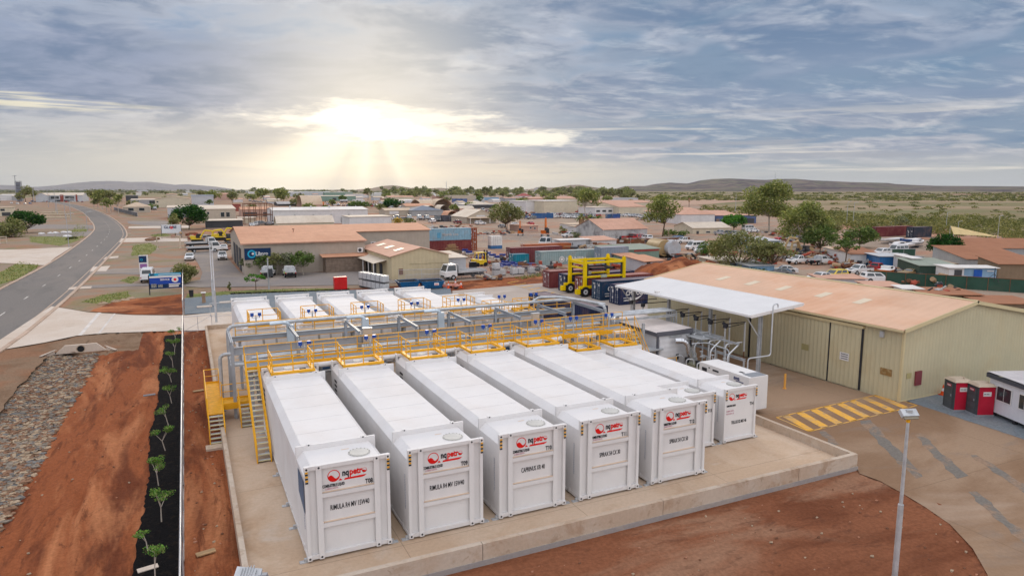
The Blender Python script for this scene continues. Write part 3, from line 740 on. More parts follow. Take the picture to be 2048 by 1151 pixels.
def cage(x,y,z,wd,dp,lab,back=False):
    c=thing('hatch_cage',lab,'guard rail',(x,y,z),0,'yellow guard rail cages on the tank roofs');b=MB()
    s=-1 if not back else 1
    P=[(0,0,0),(0,s*dp,0),(wd,s*dp,0),(wd,0,0)];rail(b,P,1.08,1.0,toe=False);b.build('rail',YEL,c)
    b=MB();t=.13
    b.box(-.1,s*dp-.1,-.02,wd+.1,s*dp+.1,t);b.box(-.1,0,-.02,.1,s*dp,t);b.box(wd-.1,0,-.02,wd+.1,s*dp,t);b.box(0,-.05,-.02,wd,.05,t);b.build('toe_board',YEL,c)
    b=MB();b.box(wd-.75,s*dp-s*.45,0,wd-.4,s*dp-s*.30,.12);b.build('hatch_handle',CHAR,c)
    b=MB();b.cyl((wd*.45,s*.9,0),(wd*.45,s*.9,.06),.3,n=16);b.build('hatch_lid',HATCH,c)
    # gate hoop
    b=MB();b.path([(wd,0,.3),(wd,-s*.0,1.08),(wd+.0,s*.35,1.08),(wd,s*.35,.3)],.02);b.build('gate',YEL,c)
    return c
def pole(x,y,z,lab,h=1.15):
    p=thing('level_gauge',lab,'gauge',(x,y,z),0,'gauge posts with twin blue heads')
    b=MB();b.cyl((0,0,0),(0,0,h-.15),.055,n=8);b.cyl((0,0,h-.15),(0,0,h),.03,n=6);b.build('post',GALV,p)
    b=MB();b.cyl((-.28,0,h-.2),(.28,0,h-.2),.02,n=5);b.build('crossarm',GALD,p)
    for s in(-.27,.27):
        b=MB();b.cyl((s,0,h-.2),(s,0,h-.05),.03,n=6);b.cyl((s,-.0,h-.08),(s,0,h+.16),.13,n=10);b.build('gauge_head',BLUEB,p)
nm=['T08','T09','T10','T11','T12','T13','T14']
for i in range(7):
    if i<5: x=4.05+4.2*i;wd=2.35;z=4.03;y=43.2
    else: x=24.75 if i==5 else 27.95;wd=1.85;z=3.33;y=43.1
    cage(x,y,z,wd,2.0,'yellow rail cage around the hatch on tank '+nm[i])
    pole(x+wd*.98 if i<5 else x+wd*.75,44.0,3.95 if i<5 else 3.95,'twin blue gauge heads on a post behind tank '+nm[i])
lb2=['leftmost','second','third','fourth','fifth','sixth','rightmost']
for i in range(7):
    if i<5: x=4.05+4.2*i;wd=2.35;z=4.03;y=56.4
    else: x=24.75 if i==5 else 27.95;wd=1.85;z=3.33;y=56.4
    s='%s from the left'%lb2[i] if 0<i<6 else lb2[i]
    cage(x,y+.15,z,wd,2.0,'yellow rail cage on the far row of tanks, '+s,True)
    pole(x+.35,54.8,3.95,'twin blue gauge heads over the far row, '+s,1.35)
# ---------------- stairs -----------------------------------------------------------------
def stair(name,label,p0,p1,w,nst,railh=1.0,turn=0,stringer=YEL):
    """p0 bottom centre, p1 top centre; width w across x"""
    s=thing(name,label,'stairs',p0);b=MB(p0);P0=Vector(p0);P1=Vector(p1);d=(P1-P0);hd=Vector((d.x,d.y,0)).normalized();nn=Vector((hd.y,-hd.x,0))*w/2
    for k in(-1,1):
        a=P0+nn*k;c=P1+nn*k;dz=Vector((0,0,.13));e=nn.normalized()*.03
        vs=[a-e-dz,a+e-dz,a+e+dz,a-e+dz,c-e-dz,c+e-dz,c+e+dz,c-e+dz];b.add(vs,[(0,1,2,3),(4,7,6,5),(0,4,5,1),(1,5,6,2),(2,6,7,3),(3,7,4,0)])
    b.build('stringer',stringer,s)
    for i in range(nst):
        q=P0.lerp(P1,(i+.5)/nst);b=MB(p0);b.cbox(q,(w-.06,.24,.035) if abs(hd.y)>.5 else (.24,w-.06,.035));
        b.cbox(q-hd*.11,(w-.06,.04,.045) if abs(hd.y)>.5 else (.04,w-.06,.045),mi=1);b.build('tread',[GALV,mat('nosing',(.72,.66,.40),.6)],s)
    for k in(-1,1):
        b=MB(p0);a=P0+nn*k;c=P1+nn*k;up=Vector((0,0,railh));b.cyl(a+up,c+up,.03,n=6);b.cyl(a+up*.5,c+up*.5,.024,n=6)
        n=max(2,round(d.length/1.3))
        for i in range(n+1):
            q=a.lerp(c,i/n);b.cyl(q,q+up,.028,n=6)
        b.build('handrail',YEL,s)
    return s
stair('stairs','long steep yellow stair climbing beside tank T08 to the walkway',(3.1,38.0,.0),(3.1,43.8,3.9),.72,18)
stair('stairs','lower yellow stair outside the bund wall at the left',(.95,42.9,G0+.1),(.95,44.6,1.05),.86,7)
stair('stairs','short yellow stair from the crossover platform down inside the bund',(2.75,44.4,0),(2.75,46.3,1.05),.72,6)
pl=thing('platform','yellow crossover platform bridging the bund wall','platform',(.95,44.6,1.05));o=(.95,44.6,1.05)
b=MB(o);b.box(.52,44.65,1.0,1.45,52.2,1.06);b.box(1.45,46.4,1.0,3.2,47.6,1.06);b.build('deck',mat('yellow_deck',(.75,.36,.02),.6,var=.15,vs=3),pl)
b=MB(o);b.box(.46,44.65,.85,.52,52.2,1.14);b.box(1.45,46.34,.72,3.2,46.4,1.14);b.build('edge_beam',YEL,pl)
b=MB(o);rail(b,[(.5,44.7,1.05),(.5,52.2,1.05),(1.45,52.2,1.05),(1.45,47.6,1.05),(3.2,47.6,1.05)],1.0,1.2);b.build('rail',YEL,pl)
b=MB(o)
for p in((.55,44.8),(1.4,44.8),(.55,51.9),(1.4,51.9),(3.1,47.5)):b.box(p[0]-.05,p[1]-.05,G0,p[0]+.05,p[1]+.05,1.0)
b.build('leg',GALD,pl)
b=MB();b.box(-.7,-.35,0,.7,.35,.16);tag(b.build('landing_pad',CWALL,None,(.95,42.5,G0)),'small concrete landing pad at the foot of the lower yellow stair','landing pad')
# stair at the right end of the walkway
stair('stairs','yellow stair descending from the right end of the walkway',(31.2,40.6,.0),(31.2,43.8,3.9),.8,16)
# ---------------- pipe rack -------------------------------------------------------------
rk=thing('pipe_rack','grey steel pipe rack running between the two rows of tanks','pipe rack',(2.2,46.6,0));o=(2.2,46.6,0)
def ibeam(b,a,c,d=.3,w=.16):
    a=Vector(a);c=Vector(c);h=(c-a).normalized();s=Vector((-h.y,h.x,0)).normalized()
    for zz,hw,hh in((d/2-.02,w/2,.02),(-d/2+.02,w/2,.02),(0,.012,d/2)):
        vs=[]
        for p in(a,c):
            for sx,sz in((-1,-1),(1,-1),(1,1),(-1,1)): vs.append(p+s*hw*sx+Vector((0,0,zz+hh*sz)))
        b.add(vs,[(0,1,2,3),(4,7,6,5),(0,4,5,1),(1,5,6,2),(2,6,7,3),(3,7,4,0)])
XS=[2.2,6.3,10.45,14.6,18.75,22.9,26.9,30.4]
for x in XS:
    for y in(46.6,51.3):
        b=MB(o);b.box(x-.1,y-.11,0,x+.1,y-.08,4.85);b.box(x-.1,y+.08,0,x+.1,y+.11,4.85);b.box(x-.012,y-.08,0,x+.012,y+.08,4.85);b.build('post',GALD,rk)
    b=MB(o);ibeam(b,(x,46.5,4.96),(x,51.4,4.96),.22,.16);b.build('cross_beam',GALD,rk)
b=MB(o);ibeam(b,(2.1,46.6,4.45),(30.5,46.6,4.45),.5,.2);b.build('long_beam',GALD,rk)
b=MB(o);ibeam(b,(2.1,51.3,4.3),(30.5,51.3,4.3),.34,.2);b.build('long_beam',GALD,rk)
b=MB(o)
for x in XS: ibeam(b,(x,46.6,3.2),(x,51.3,3.2),.16,.12)
b.build('tray_bearer',GALD,rk)
b=MB(o);b.box(2.1,47.2,3.28,30.6,48.2,3.31);b.box(2.1,47.2,3.31,30.6,47.23,3.4);b.box(2.1,48.17,3.31,30.6,48.2,3.4);b.build('cable_tray',GALV,rk)
CAB=mat('pale_blue_duct',(.62,.70,.76),.4,metal=.2)
vp=thing('vent_pipe','thick pale vent pipe with drop bends along the top of the rack','pipe',(2.2,51.3,5.0));o2=(2.2,51.3,5.0)
b=MB(o2);b.path([(2.2,51.3,3.0),(2.2,51.3,5.25),(29.6,51.3,5.25),(30.9,50.2,5.25),(30.9,46.9,5.25),(30.9,46.9,3.6)],.13,.5,n=10);b.build('main_run',GALV,vp)
for x in(6.4,11.9,18.0):
    b=MB(o2);b.path([(x-1.4,51.05,5.22),(x,51.05,5.25),(x,51.05,3.4)],.13,.5,n=8);b.build('drop_bend',CAB,vp)
    b=MB(o2);b.box(x-.25,50.9,3.3,x+.25,51.25,5.05);b.build('drop_duct',CAB,vp)
b=MB(o2)
b.path([(26.4,51.4,5.25),(26.9,51.2,5.65),(28.4,50.0,5.75),(30.3,48.6,5.45),(31.2,47.4,5.3)],.12,.5,n=8);b.build('flare_pipe',GALV,vp)
for i,(y,z,r,lab) in enumerate(((47.0,3.6,.07,'thin'),(47.5,3.66,.09,'medium'),(48.6,3.45,.11,'thick'),(49.2,3.42,.08,'middle'),(49.8,3.45,.11,'rear'),(50.5,3.42,.07,'rearmost'))):
    b=MB();b.path([(0,0,-2.4 if i%2 else 0),(0,0,0),(27.5+i*.3,0,0),(27.5+i*.3,0,-2.6)],r,.3,n=8)
    tag(b.build('pipe',GALV,None,(3+.25*i,y,z)),'%s silver product pipe lying along the middle of the pipe rack'%lab,'pipe','silver pipes on the rack')
lp=thing('loop_pipe','tall grey pipe hoop rising from the slab left of the rack','pipe',(1.5,48.5,0))
b=MB();b.path([(0,0,0),(0,0,3.9),(.9,-.2,3.9)],.12,.7,n=10);b.build('bend',GALV,lp);b=MB();b.cyl((0,0,0),(0,0,.08),.22,n=12);b.build('flange',GALV,lp)
# beige junction boxes standing on the rack
for i,x in enumerate((10.9,24.0)):
    j=thing('junction_box','beige junction box standing on the rack beside the %s cross beam'%('third','sixth')[i],'electrical box',(x,46.2,4.1))
    b=MB();b.box(-.3,-.15,.2,.3,.15,1.2);b.build('enclosure',mat('beige_box',(.56,.46,.36),.6),j);b=MB()
    for k in(-.2,-.07,.07,.2):b.cyl((k,0,-1.2),(k,0,.2),.02,n=5)
    b.build('conduit',GALV,j);b=MB();b.box(-.33,-.18,1.2,.33,.18,1.24);b.build('rain_hood',GALV,j)
# manifolds behind each tank: riser pipes, valves, pump
def manifold(x,y,lab,s=1,rnd=None):
    m=thing('pump_manifold',lab,'pump',(x,y,0),0 if s==1 else math.pi,'pump manifolds between the tank rows')
    b=MB();b.path([(-.6,0,.9),(-.6,.7,.9),(-.6,.7,3.4)],.09,.2);b.path([(.4,0,.9),(.4,1.1,.9),(.4,1.1,3.4)],.09,.2);b.path([(-.6,.35,.9),(-.6,.35,.45),(.4,.35,.45),(.4,.35,.9)],.07,.15);b.path([(.9,0,2.6),(.9,.6,2.6),(.9,.6,1.2)],.06,.15);b.build('pipework',GALV,m)
    for px,py in((-.6,.45),(.4,.6),(.4,.85)):
        b=MB();b.cyl((px,py-.06,.9),(px,py+.06,.9),.15,n=10);b.cyl((px,py,.9),(px,py,1.3),.025,n=6);b.cyl((px,py,1.28),(px,py,1.31),.13,n=12);b.build('valve',CHAR,m)
    b=MB();b.cyl((-.35,.95,.55),(.25,.95,.55),.2,n=12);b.box(-.45,.7,.2,.35,1.2,.34);b.build('pump_motor',mat('pump_blue',(.05,.12,.25),.5),m)
    b=MB();b.box(-1.1,.05,.8,-.85,.2,1.7);b.build('switch_box',GREYM,m)
    b=MB();b.box(-.8,.3,0,.8,1.35,.2);b.build('plinth',CWALL,m)
for i in range(7):
    x=5.3+4.2*i if i<5 else (25.8 if i==5 else 29)
    manifold(x,43.3,'pump manifold behind tank '+nm[i]);manifold(x,56.2,'pump manifold before far tank, '+lb2[i],-1)
    b=MB();b.path([(0,0,0),(1.3,0,0)],.17,n=10);b.cyl((-.08,0,0),(0,0,0),.22,n=12);b.cyl((1.3,0,0),(1.38,0,0),.22,n=12)
    tag(b.build('pipe_spool',WHITE,None,((6.6+4.2*i) if i<5 else 23.2+3.2*(i-4),43.55,3.75)),'white flanged pipe spool at the walkway edge right of tank '+nm[i],'pipe','white pipe spools')
    xx=4.2+4.2*i if i<5 else 24+3.2*(i-4)
    k=thing('electrical_cabinet','grey electrical cabinet under the rack near tank '+nm[i],'cabinet',(xx,49.0,0))
    b=MB();b.box(-.45,-.2,.2,.45,.25,1.9);b.build('cabinet_body',GREYM,k);b=MB();b.box(-.4,-.22,.3,-.02,-.2,1.8);b.box(.02,-.22,.3,.4,-.2,1.8);b.build('door',GALV,k)
# ---------------- fence ------------------------------------------------------------------
FENW=mat('fence_steel',(.55,.55,.56),.4,metal=.5)
def meshmat(name,a=.13,col=(.4,.4,.41),pitch=.12):
    if name in MATS:return MATS[name]
    m=bpy.data.materials.new(name);m.use_nodes=True;t=NT(m.node_tree)
    out=t.n('ShaderNodeOutputMaterial');p=t.n('ShaderNodeBsdfPrincipled');tr=t.n('ShaderNodeBsdfTransparent');mx=t.n('ShaderNodeMixShader')
    p.inputs['Base Color'].default_value=(*col,1);p.inputs['Roughness'].default_value=.5
    oc=t.n('ShaderNodeTexCoord').outputs['Object'];x,y,z=t.sep(oc)[0:3];h=t.m('ADD',x,y)
    f=None
    for sg in(1,-1):
        q=t.m('FRACT',t.m('DIVIDE',t.m('MULTIPLY_ADD',z,sg,h),pitch));l=t.m('LESS_THAN',q,a);f=l if f is None else t.m('MAXIMUM',f,l)
    t.t.links.new(f,mx.inputs[0]);t.t.links.new(tr.outputs[0],mx.inputs[1]);t.t.links.new(p.outputs[0],mx.inputs[2]);t.t.links.new(mx.outputs[0],out.inputs[0])
    MATS[name]=m;return m
CHAIN=meshmat('chain_link',.10)
def fence(name,label,pts,h=1.8,step=3,r=.03,rail_top=True,mesh=CHAIN,z=G0,postm=None,group=None):
    f=thing(name,label,'fence',(*pts[0],z),0,group);o=(*pts[0],z);pm=postm or FENW
    b=MB(o)
    for i in range(len(pts)-1):
        a,c=Vector(pts[i]),Vector(pts[i+1]);L=(c-a).length;n=max(1,round(L/step))
        for k in range(n+(i==len(pts)-2)):
            q=a.lerp(c,k/n);pb=MB(o);pb.cyl((q.x,q.y,z),(q.x,q.y,z+h),r,n=6)
            pb.build('post',pm,f)
        b.quad((*a,z+.03),(*c,z+.03),(*c,z+h-.03),(*a,z+h-.03))
    if mesh:b.build('wire_mesh',mesh,f)
    if rail_top:
        b=MB(o)
        for i in range(len(pts)-1):b.cyl((*pts[i],z+h),(*pts[i+1],z+h),r,n=6)
        b.build('top_rail',pm,f)
    return f
f=fence('fence','long chain link fence with a bright top rail beside the black mulch strip',[(-.93,6),(-.93,78.7)],2.1,3.1,.038)
b=MB((-.93,6,G0));b.cyl((-.93,6,G0+.05),(-.93,78.7,G0+.05),.02,n=5);b.build('bottom_wire',FENW,f)
fence('fence','chain link fence continuing beside the red dirt beyond the driveway',[(-.95,89.5),(-.95,128)],2.1,3.1,.035)
# sliding gate leaves across the drive
for (x0,x1,lab) in ((-.9,1.9,'low steel gate leaf hinged by the long fence on the concrete drive'),(2.0,8.6,'wider steel gate leaf beyond the bund corner')):
    g=thing('gate',lab,'gate',(x0,88.4 if x0>0 else 80,G0));y=88.4 if x0>0 else 80.
    b=MB();L=x1-x0;b.tube([(0,0,.1),(L,0,.1),(L,0,1.7),(0,0,1.7),(0,0,.1)],.03);b.tube([(L/2,0,.1),(L/2,0,1.7)],.025);b.build('gate_frame',FENW,g)
    b=MB();b.cyl((0,0,.15),(L,0,1.65),.018,n=5);b.build('brace',FENW,g)
# ---------------- shed ------------------------------------------------------------------
SHW=mat('shed_wall',(.59,.52,.34),.6,var=.06,vs=.3,dirt=(.50,.37,.19),dsc=.3,damt=.35,corr=('w',.38,.010,1),cc=.035)
SHR=mat('shed_roof',(.70,.45,.31),.75,var=.08,vs=.15,dirt=(.62,.30,.16),dsc=.12,damt=.7,corr=('y',.76,.008),cc=.02)
SHT=mat('shed_trim',(.64,.53,.31),.5,var=.04)
SKYL=mat('skylight',(.72,.60,.44),.5,var=.05)
def shed():
    x0,y0,x1,y1=45.6,30.9,61.2,60.8;ze,zr=4.95,6.35;xm=53.4
    s=thing('shed','large cream corrugated shed with a dusty orange gable roof','shed',(x0,y0,G0))
    o=(x0,y0,G0)
    b=MB(o);b.prism([(x0,G0),(x1,G0),(x1,ze),(xm,zr),(x0,ze)],'y',y0,y1);b.build('wall',SHW,s)
    b=MB(o)
    for sx,xa in((1,x0-.35),(-1,x1+.35)):
        za=ze-.02-(zr-ze)/(xm-x0)*.35+.06
        b.add([(xa,y0-.25,za),(xm,y0-.25,zr+.06),(xm,y1+.25,zr+.06),(xa,y1+.25,za),(xa,y0-.25,za+.05),(xm,y0-.25,zr+.11),(xm,y1+.25,zr+.11),(xa,y1+.25,za+.05)],[(4,5,6,7) if sx>0 else (7,6,5,4),(0,3,2,1),(0,1,5,4),(3,7,6,2),(0,4,7,3)])
    rf=b.build('roof',SHR,s)
    b=MB(o);b.cyl((xm,y0-.3,zr+.1),(xm,y1+.3,zr+.1),.12,n=6)
    for ya in(y0-.3,y1+.24):
        for xa in(x0-.38,x1+.38):
            za=ze-.02-(zr-ze)/(xm-x0)*.38+.06
            b.add([(xa,ya,za-.16),(xm,ya,zr-.10),(xm,ya,zr+.17),(xa,ya,za+.13),(xa,ya+.06,za-.16),(xm,ya+.06,zr-.10),(xm,ya+.06,zr+.17),(xa,ya+.06,za+.13)],[(0,1,2,3),(7,6,5,4),(3,2,6,7),(0,4,5,1)])
    b.build('barge_trim',SHT,rf)
    b=MB(o);b.box(x0-.42,y0-.2,ze-.16,x0-.28,y1+.2,ze-.02);b.build('gutter',SHT,rf)
    for i,yy in enumerate((53.1,49.1,45.2,40.8,37.0)):
        b=MB(o);k=(zr-ze)/(xm-x0)
        def pt(x,y):return (x,y,ze+.115+(x-x0)*k)
        b.quad(pt(48.8,yy),pt(50.3,yy),pt(50.3,yy+.8),pt(48.8,yy+.8));b.build('skylight',SKYL,rf)
    # sliding doors on the yard side
    dz=4.45
    for ya,yb,name in((34.2,36.9,'d'),(37.05,45.3,'d'),(45.6,51.0,'d')):
        b=MB(o);b.box(x0-.14,ya,G0+.12,x0-.06,yb,dz);b.build('sliding_door',SHW,s)
    b=MB(o);b.box(x0-.26,34,dz,x0-.02,52,dz+.22);b.build('door_track',SHT,s)
    for yy in(34.05,36.95,45.4):
        b=MB(o);b.box(x0-.12,yy,G0+.1,x0-.03,yy+.13,dz-.02);b.build('door_gap',CHAR,s)
    b=MB(o);b.box(x0-.05,y0-.05,G0,x0+.12,y0+.12,ze-.1);b.build('corner_trim',SHT,s)
    # signs & light
    b=MB(o);b.box(x0-.19,35.1,1.7,x0-.15,35.9,2.3);sg=b.build('sign',WHITE,s)
    for k in range(3):
        b=MB();b.box(x0-.194-x0,35.18-y0,2.15-k*.17-G0,x0-.191-x0,35.8-y0,2.21-k*.17-G0);b.build('sign_print',LOGB,sg)
    b=MB(o);b.box(x0-.06,31.6,1.35,x0-.02,32.5,1.85);b.build('brown_sign',mat('brown_sign',(.30,.17,.06),.6,dirt=(.5,.38,.2),dsc=4,damt=.9),s)
    b=MB(o);b.box(x0-.16,38.9-.0,1.7,x0-.13,39.6,2.2);b.build('faded_sign',mat('faded_sign',(.42,.36,.17),.6),s)
    b=MB(o);b.box(x0-.16,32.4,4.1,x0-.02,32.7,4.55);b.build('wall_light',GALV,s)
    b=MB(o);b.box(x0+1.5,y0-.14,.7,x0+2.15,y0-.02,1.75);b.build('hose_cabinet',mat('maroon_box',(.22,.05,.06),.5),s)
    b=MB(o);b.box(x0+.6,y0-.04,1.3,x0+1.1,y0-.02,1.7);b.build('faded_sign',MATS['faded_sign'],s)
    b=MB(o);b.box(x0,y0-.06,G0,x1,y0-.01,G0+.12);b.build('base_strip',SHT,s)
shed()
BOL=mat('bollard_orange',(.78,.38,.08),.6,var=.1)
def bollard(u,v,h,lab,r=.085):
    p=at(u,v);b=MB();b.cyl((0,0,0),(0,0,h),r,n=12);b.ball((0,0,h),r,12,4,sc=(1,1,.5));b.cyl((0,0,0),(0,0,.03),r*1.8,n=10)
    tag(b.build('bollard',BOL,None,(*p,G0+.06)),lab,'bollard','orange steel bollards')
bollard(1685,768,1.45,'orange bollard in front of the narrow shed door, left side');bollard(1757,789,1.5,'orange bollard at the shed door nearest the hatched yellow marking');bollard(1569,778,1.15,'orange bollard standing alone on the open yard concrete')
bollard(1524,717,1.3,'orange bollard furthest back along the shed wall')
# ---------------- right lamp pole, left flood light, tall poles -----------------------
lp=thing('lamp_post','grey steel flood light post standing in the red dirt at the lower right','lamp post',(*at(1787,1180),G0))
b=MB();b.cyl((0,0,0),(0,0,3.5),.105,.10,n=14);b.build('lower_pole',GALV,lp);b=MB();b.cyl((0,0,3.5),(0,0,6.95),.068,.055,n=12);b.cyl((0,0,3.45),(0,0,3.52),.10,.07,n=12);b.build('upper_pole',GALV,lp)
b=MB();b.cbox((0,0,7.04),(.62,.30,.16),-PSI+.1,0,rx=.7);b.cbox((-.04,-.09,6.96),(.56,.24,.05),-PSI+.1,1,rx=.7);b.cbox((0,.02,7.13),(.2,.2,.1),-PSI);hd=b.build('lamp_head',[GALV,mat('lamp_lens',(.28,.24,.18),.3)],lp)
b=MB();b.cyl((0,0,6.7),(0,0,6.95),.07,n=10);b.build('spigot',YEL,lp)
fl=thing('flood_light','silver flood light head on a short bracket above the bund wall corner','flood light',(*at(516,1195,4.6),G0))
hz=5.25
b=MB();b.cyl((.12,0,0),(.12,0,hz+.25),.06,n=10);b.build('pole',GALV,fl)
b=MB();b.cbox((-.22,.05,hz+.35),(.62,.46,.12),-.35,0,rx=.5,ry=.15);b.cbox((-.22,.05,hz+.43),(.4,.3,.1),-.35,0,rx=.5,ry=.15)
for k in range(5):b.cbox((-.36+k*.07,.05,hz+.50),(.02,.26,.06),-.35,0,rx=.5,ry=.15)
b.build('lamp_head',GALV,fl)
b=MB();b.cbox((.1,.0,hz+.28),(.3,.14,.2),-.35);b.cbox((.2,0,hz+.12),(.12,.2,.3),-.35);b.build('bracket',GREYM,fl)
for u,v,vt,lab,off in((433,645,500,'pale steel mast beside the gate, right one of the pair',0),(427,612,492,'pale steel mast beside the gravel, left one of the pair',0)):
    p=at(u,v);h=hgt(u,v,vt);m=thing('light_mast',lab,'mast',(*p,G0),0,'twin pale masts by the gate')
    b=MB();b.cyl((0,0,0),(0,0,h*.45),.13,.12,n=12);b.build('lower_pole',GALV,m);b=MB();b.cyl((0,0,h*.45),(0,0,h),.075,.06,n=10);b.build('upper_pole',mat('pale_pole',(.66,.66,.67),.4),m)
    b=MB();b.cbox((0,-.1,h),(.35,.5,.12),0);b.build('lamp_head',GALV,m)
# ---------------- canopy ---------------------------------------------------------------
CANR=mat('canopy_roof',(.72,.70,.69),.6,var=.03,corr=('y',.5,.002),cc=.01)
cx0,cx1,cy0,cy1,cz0,cz1=38.2,43.6,38.1,56.2,5.3,5.85
cn=thing('loading_canopy','white sloping roof canopy over the loading pipes beside the cream shed','canopy',(cx0,cy0,G0));o=(cx0,cy0,G0)
b=MB(o);
b.add([(cx0,cy0,cz0),(cx1,cy0,cz1),(cx1,cy1,cz1),(cx0,cy1,cz0),(cx0,cy0,cz0+.06),(cx1,cy0,cz1+.06),(cx1,cy1,cz1+.06),(cx0,cy1,cz0+.06)],[(4,5,6,7),(0,3,2,1)]);b.build('roof',CANR,cn)
b=MB(o)
for (a,c) in (((cx0,cy0,cz0),(cx1,cy0,cz1)),((cx0,cy1,cz0),(cx1,cy1,cz1))):
    b.add([(a[0],a[1]-.03,a[2]-.16),(c[0],c[1]-.03,c[2]-.16),(c[0],c[1]-.03,c[2]+.08),(a[0],a[1]-.03,a[2]+.08),(a[0],a[1]+.03,a[2]-.16),(c[0],c[1]+.03,c[2]-.16),(c[0],c[1]+.03,c[2]+.08),(a[0],a[1]+.03,a[2]+.08)],[(0,1,2,3),(7,6,5,4),(3,2,6,7),(0,4,5,1)])
b.box(cx0-.08,cy0-.04,cz0-.1,cx0+.02,cy1+.04,cz0+.07);b.box(cx1-.02,cy0-.04,cz1-.1,cx1+.08,cy1+.04,cz1+.08);b.build('fascia',WHITE,cn)
for yy in(cy0+.7,cy0+6.3,cy0+11.9,cy1-.7):
    b=MB(o);xp=39.9;b.box(xp-.12,yy-.12,G0,xp-.09,yy+.12,5.2);b.box(xp+.09,yy-.12,G0,xp+.12,yy+.12,5.2);b.box(xp-.09,yy-.015,G0,xp+.09,yy+.015,5.2);b.build('post',GALV,cn)
    b=MB(o);ibeam(b,(cx0+.1,yy,cz0-.12),(cx1-.1,yy,cz1-.12),.22,.14);b.build('rafter',GALV,cn)
b=MB(o)
for yy in(cy0+.7,cy1-.7):b.cyl((38.4,yy,cz0-.15),(39.8,yy,3.4),.05,n=6)
b.build('knee_brace',GALV,cn)
for xx in(38.5,40,41.6,43.2):
    b=MB(o);zz=cz0+(xx-cx0)/(cx1-cx0)*(cz1-cz0)-.05;b.box(xx-.04,cy0+.1,zz-.1,xx+.04,cy1-.1,zz+.02);b.build('purlin',GALV,cn)
for yy,xx in((cy0+.6,43.0),(cy0+12,38.6)):
    b=MB(o);b.cbox((xx,yy,cz0+.2),(.4,.3,.2),0);b.build('flood_light',WHITE,cn)
# goose-neck vent in front of the canopy
b=MB();b.path([(0,0,0),(0,0,2.3),(2.3,0,2.3),(2.3,0,6.3),(2.8,0,6.3),(2.8,0,6.0)],.055,.25);tag(b.build('vent_pipe',mat('pale_pipe',(.6,.62,.64),.4,metal=.3),None,(37.9,37.9,G0+.2)),'slim goose neck vent pipe rising above the canopy roof corner','pipe')
# loading arms
for i in range(5):
    y=41.2+i*1.75
    a=thing('loading_boom','black jointed hose arm with hanging grey pipe, number %s from the near canopy post'%('one','two','three','four','five')[i],'loading arm',(38.6,y,0),0,'loading arms under the canopy')
    b=MB();b.cyl((0,0,G0),(0,0,3.9),.06,n=8);b.build('riser_pipe',GALV,a)
    b=MB();b.cbox((0,0,3.95),(.3,.3,.3),.5);b.cyl((0,-.2,4.0),(0,.25,4.15),.13,n=8);b.build('swivel_joint',CHAR,a)
    b=MB();b.cyl((0,0,4.1),(2.3,.2,4.05),.045,n=6);b.cyl((0,0,3.8),(2.3,.2,3.95),.03,n=5);b.build('arm',CHAR,a)
    b=MB();b.cyl((2.3,.2,4.05),(2.3,.2,1.6),.07,n=8);b.build('drop_pipe',mat('bright_pipe',(.66,.67,.68),.35,metal=.2),a);b=MB();b.cyl((2.3,.2,1.6),(2.3,.2,.4),.05,n=6);b.build('nozzle',STEEL,a)
for i in range(2):
    a=thing('loading_boom','black jointed hose arm at the back of the canopy, %s one'%('front','rear')[i],'loading arm',(38.6,52.2+i*1.9,0),0,'loading arms under the canopy')
    b=MB();b.cyl((0,0,G0),(0,0,3.9),.06,n=8);b.build('riser_pipe',GALV,a);b=MB();b.cbox((0,0,3.95),(.3,.3,.3),.5);b.build('swivel_joint',CHAR,a);b=MB();b.cyl((0,0,4.1),(3.2,.2,4.05),.045,n=6);b.build('arm',CHAR,a)
# product pipes dropping to the pump skid (four hoops and runs)
sk=thing('loading_skid','steel skid of pipes valves and meters under the canopy','pipework skid',(35.6,38.5,0));o=(35.6,38.5,0)
for i in range(5):
    b=MB(o);y=47.0-i*1.55;b.path([(36.2,y+1.5,2.5),(37.6-.05*i,y+1.2,2.55),(37.6-.05*i,y-1.4,2.5-.0*i),(37.6-.05*i,y-1.4,.5)],.055,.3);b.build('pipe',GALV,sk)
for i in range(7):
    y=38.9+i*1.3
    b=MB(o);b.path([(36.4,y,1.6),(37.1,y,1.6),(37.1,y,.3)],.06,.2);b.cyl((36.75,y-.07,1.6),(36.75,y+.07,1.6),.14,n=10);b.cyl((37.1,y,.95),(37.1,y,1.15),.13,n=10);b.cyl((36.5,y,1.6),(36.5,y,2.0),.03,n=5);b.cyl((36.5,y,2.0),(36.5,y,2.04),.14,n=10);b.build('valve_set',GALV,sk)
    b=MB(o);b.cyl((36.0,y+.3,.45),(36.6,y+.3,.45),.17,n=10);b.box(35.9,y+.1,.0,36.7,y+.5,.28);b.cbox((36.8,y+.3,.5),(.25,.25,.3),0,1);b.build('pump_motor',[GALD,CHAR],sk)
PPM=mat('bright_pipe',(.66,.67,.68),.35,metal=.2)
for i in range(9):
    y=39.0+i*.95;zt_=2.7+.12*(i%3)
    b=MB(o);b.path([(39.2,y,zt_),(37.55,y,zt_),(37.55,y,.5)] if i%2 else [(37.9,y,2.9),(36.9,y,2.2),(36.9,y,.6)],.06,.3,n=8);b.cyl((36.9 if i%2==0 else 37.55,y,1.2),(36.9 if i%2==0 else 37.55,y,1.36),.14,n=10);b.build('bright_pipe',PPM,sk)
for i in range(6):
    y=39.4+i*1.3
    b=MB(o);b.path([(36.2,y,.4),(36.2,y,1.3),(35.7,y+.3,1.3),(35.7,y+.3,.4)],.05,.2);b.build('bright_pipe',PPM,sk)
    b=MB(o);b.box(35.9,y+.5,.9,36.15,y+.75,1.35);b.build('meter_box',CHAR,sk)
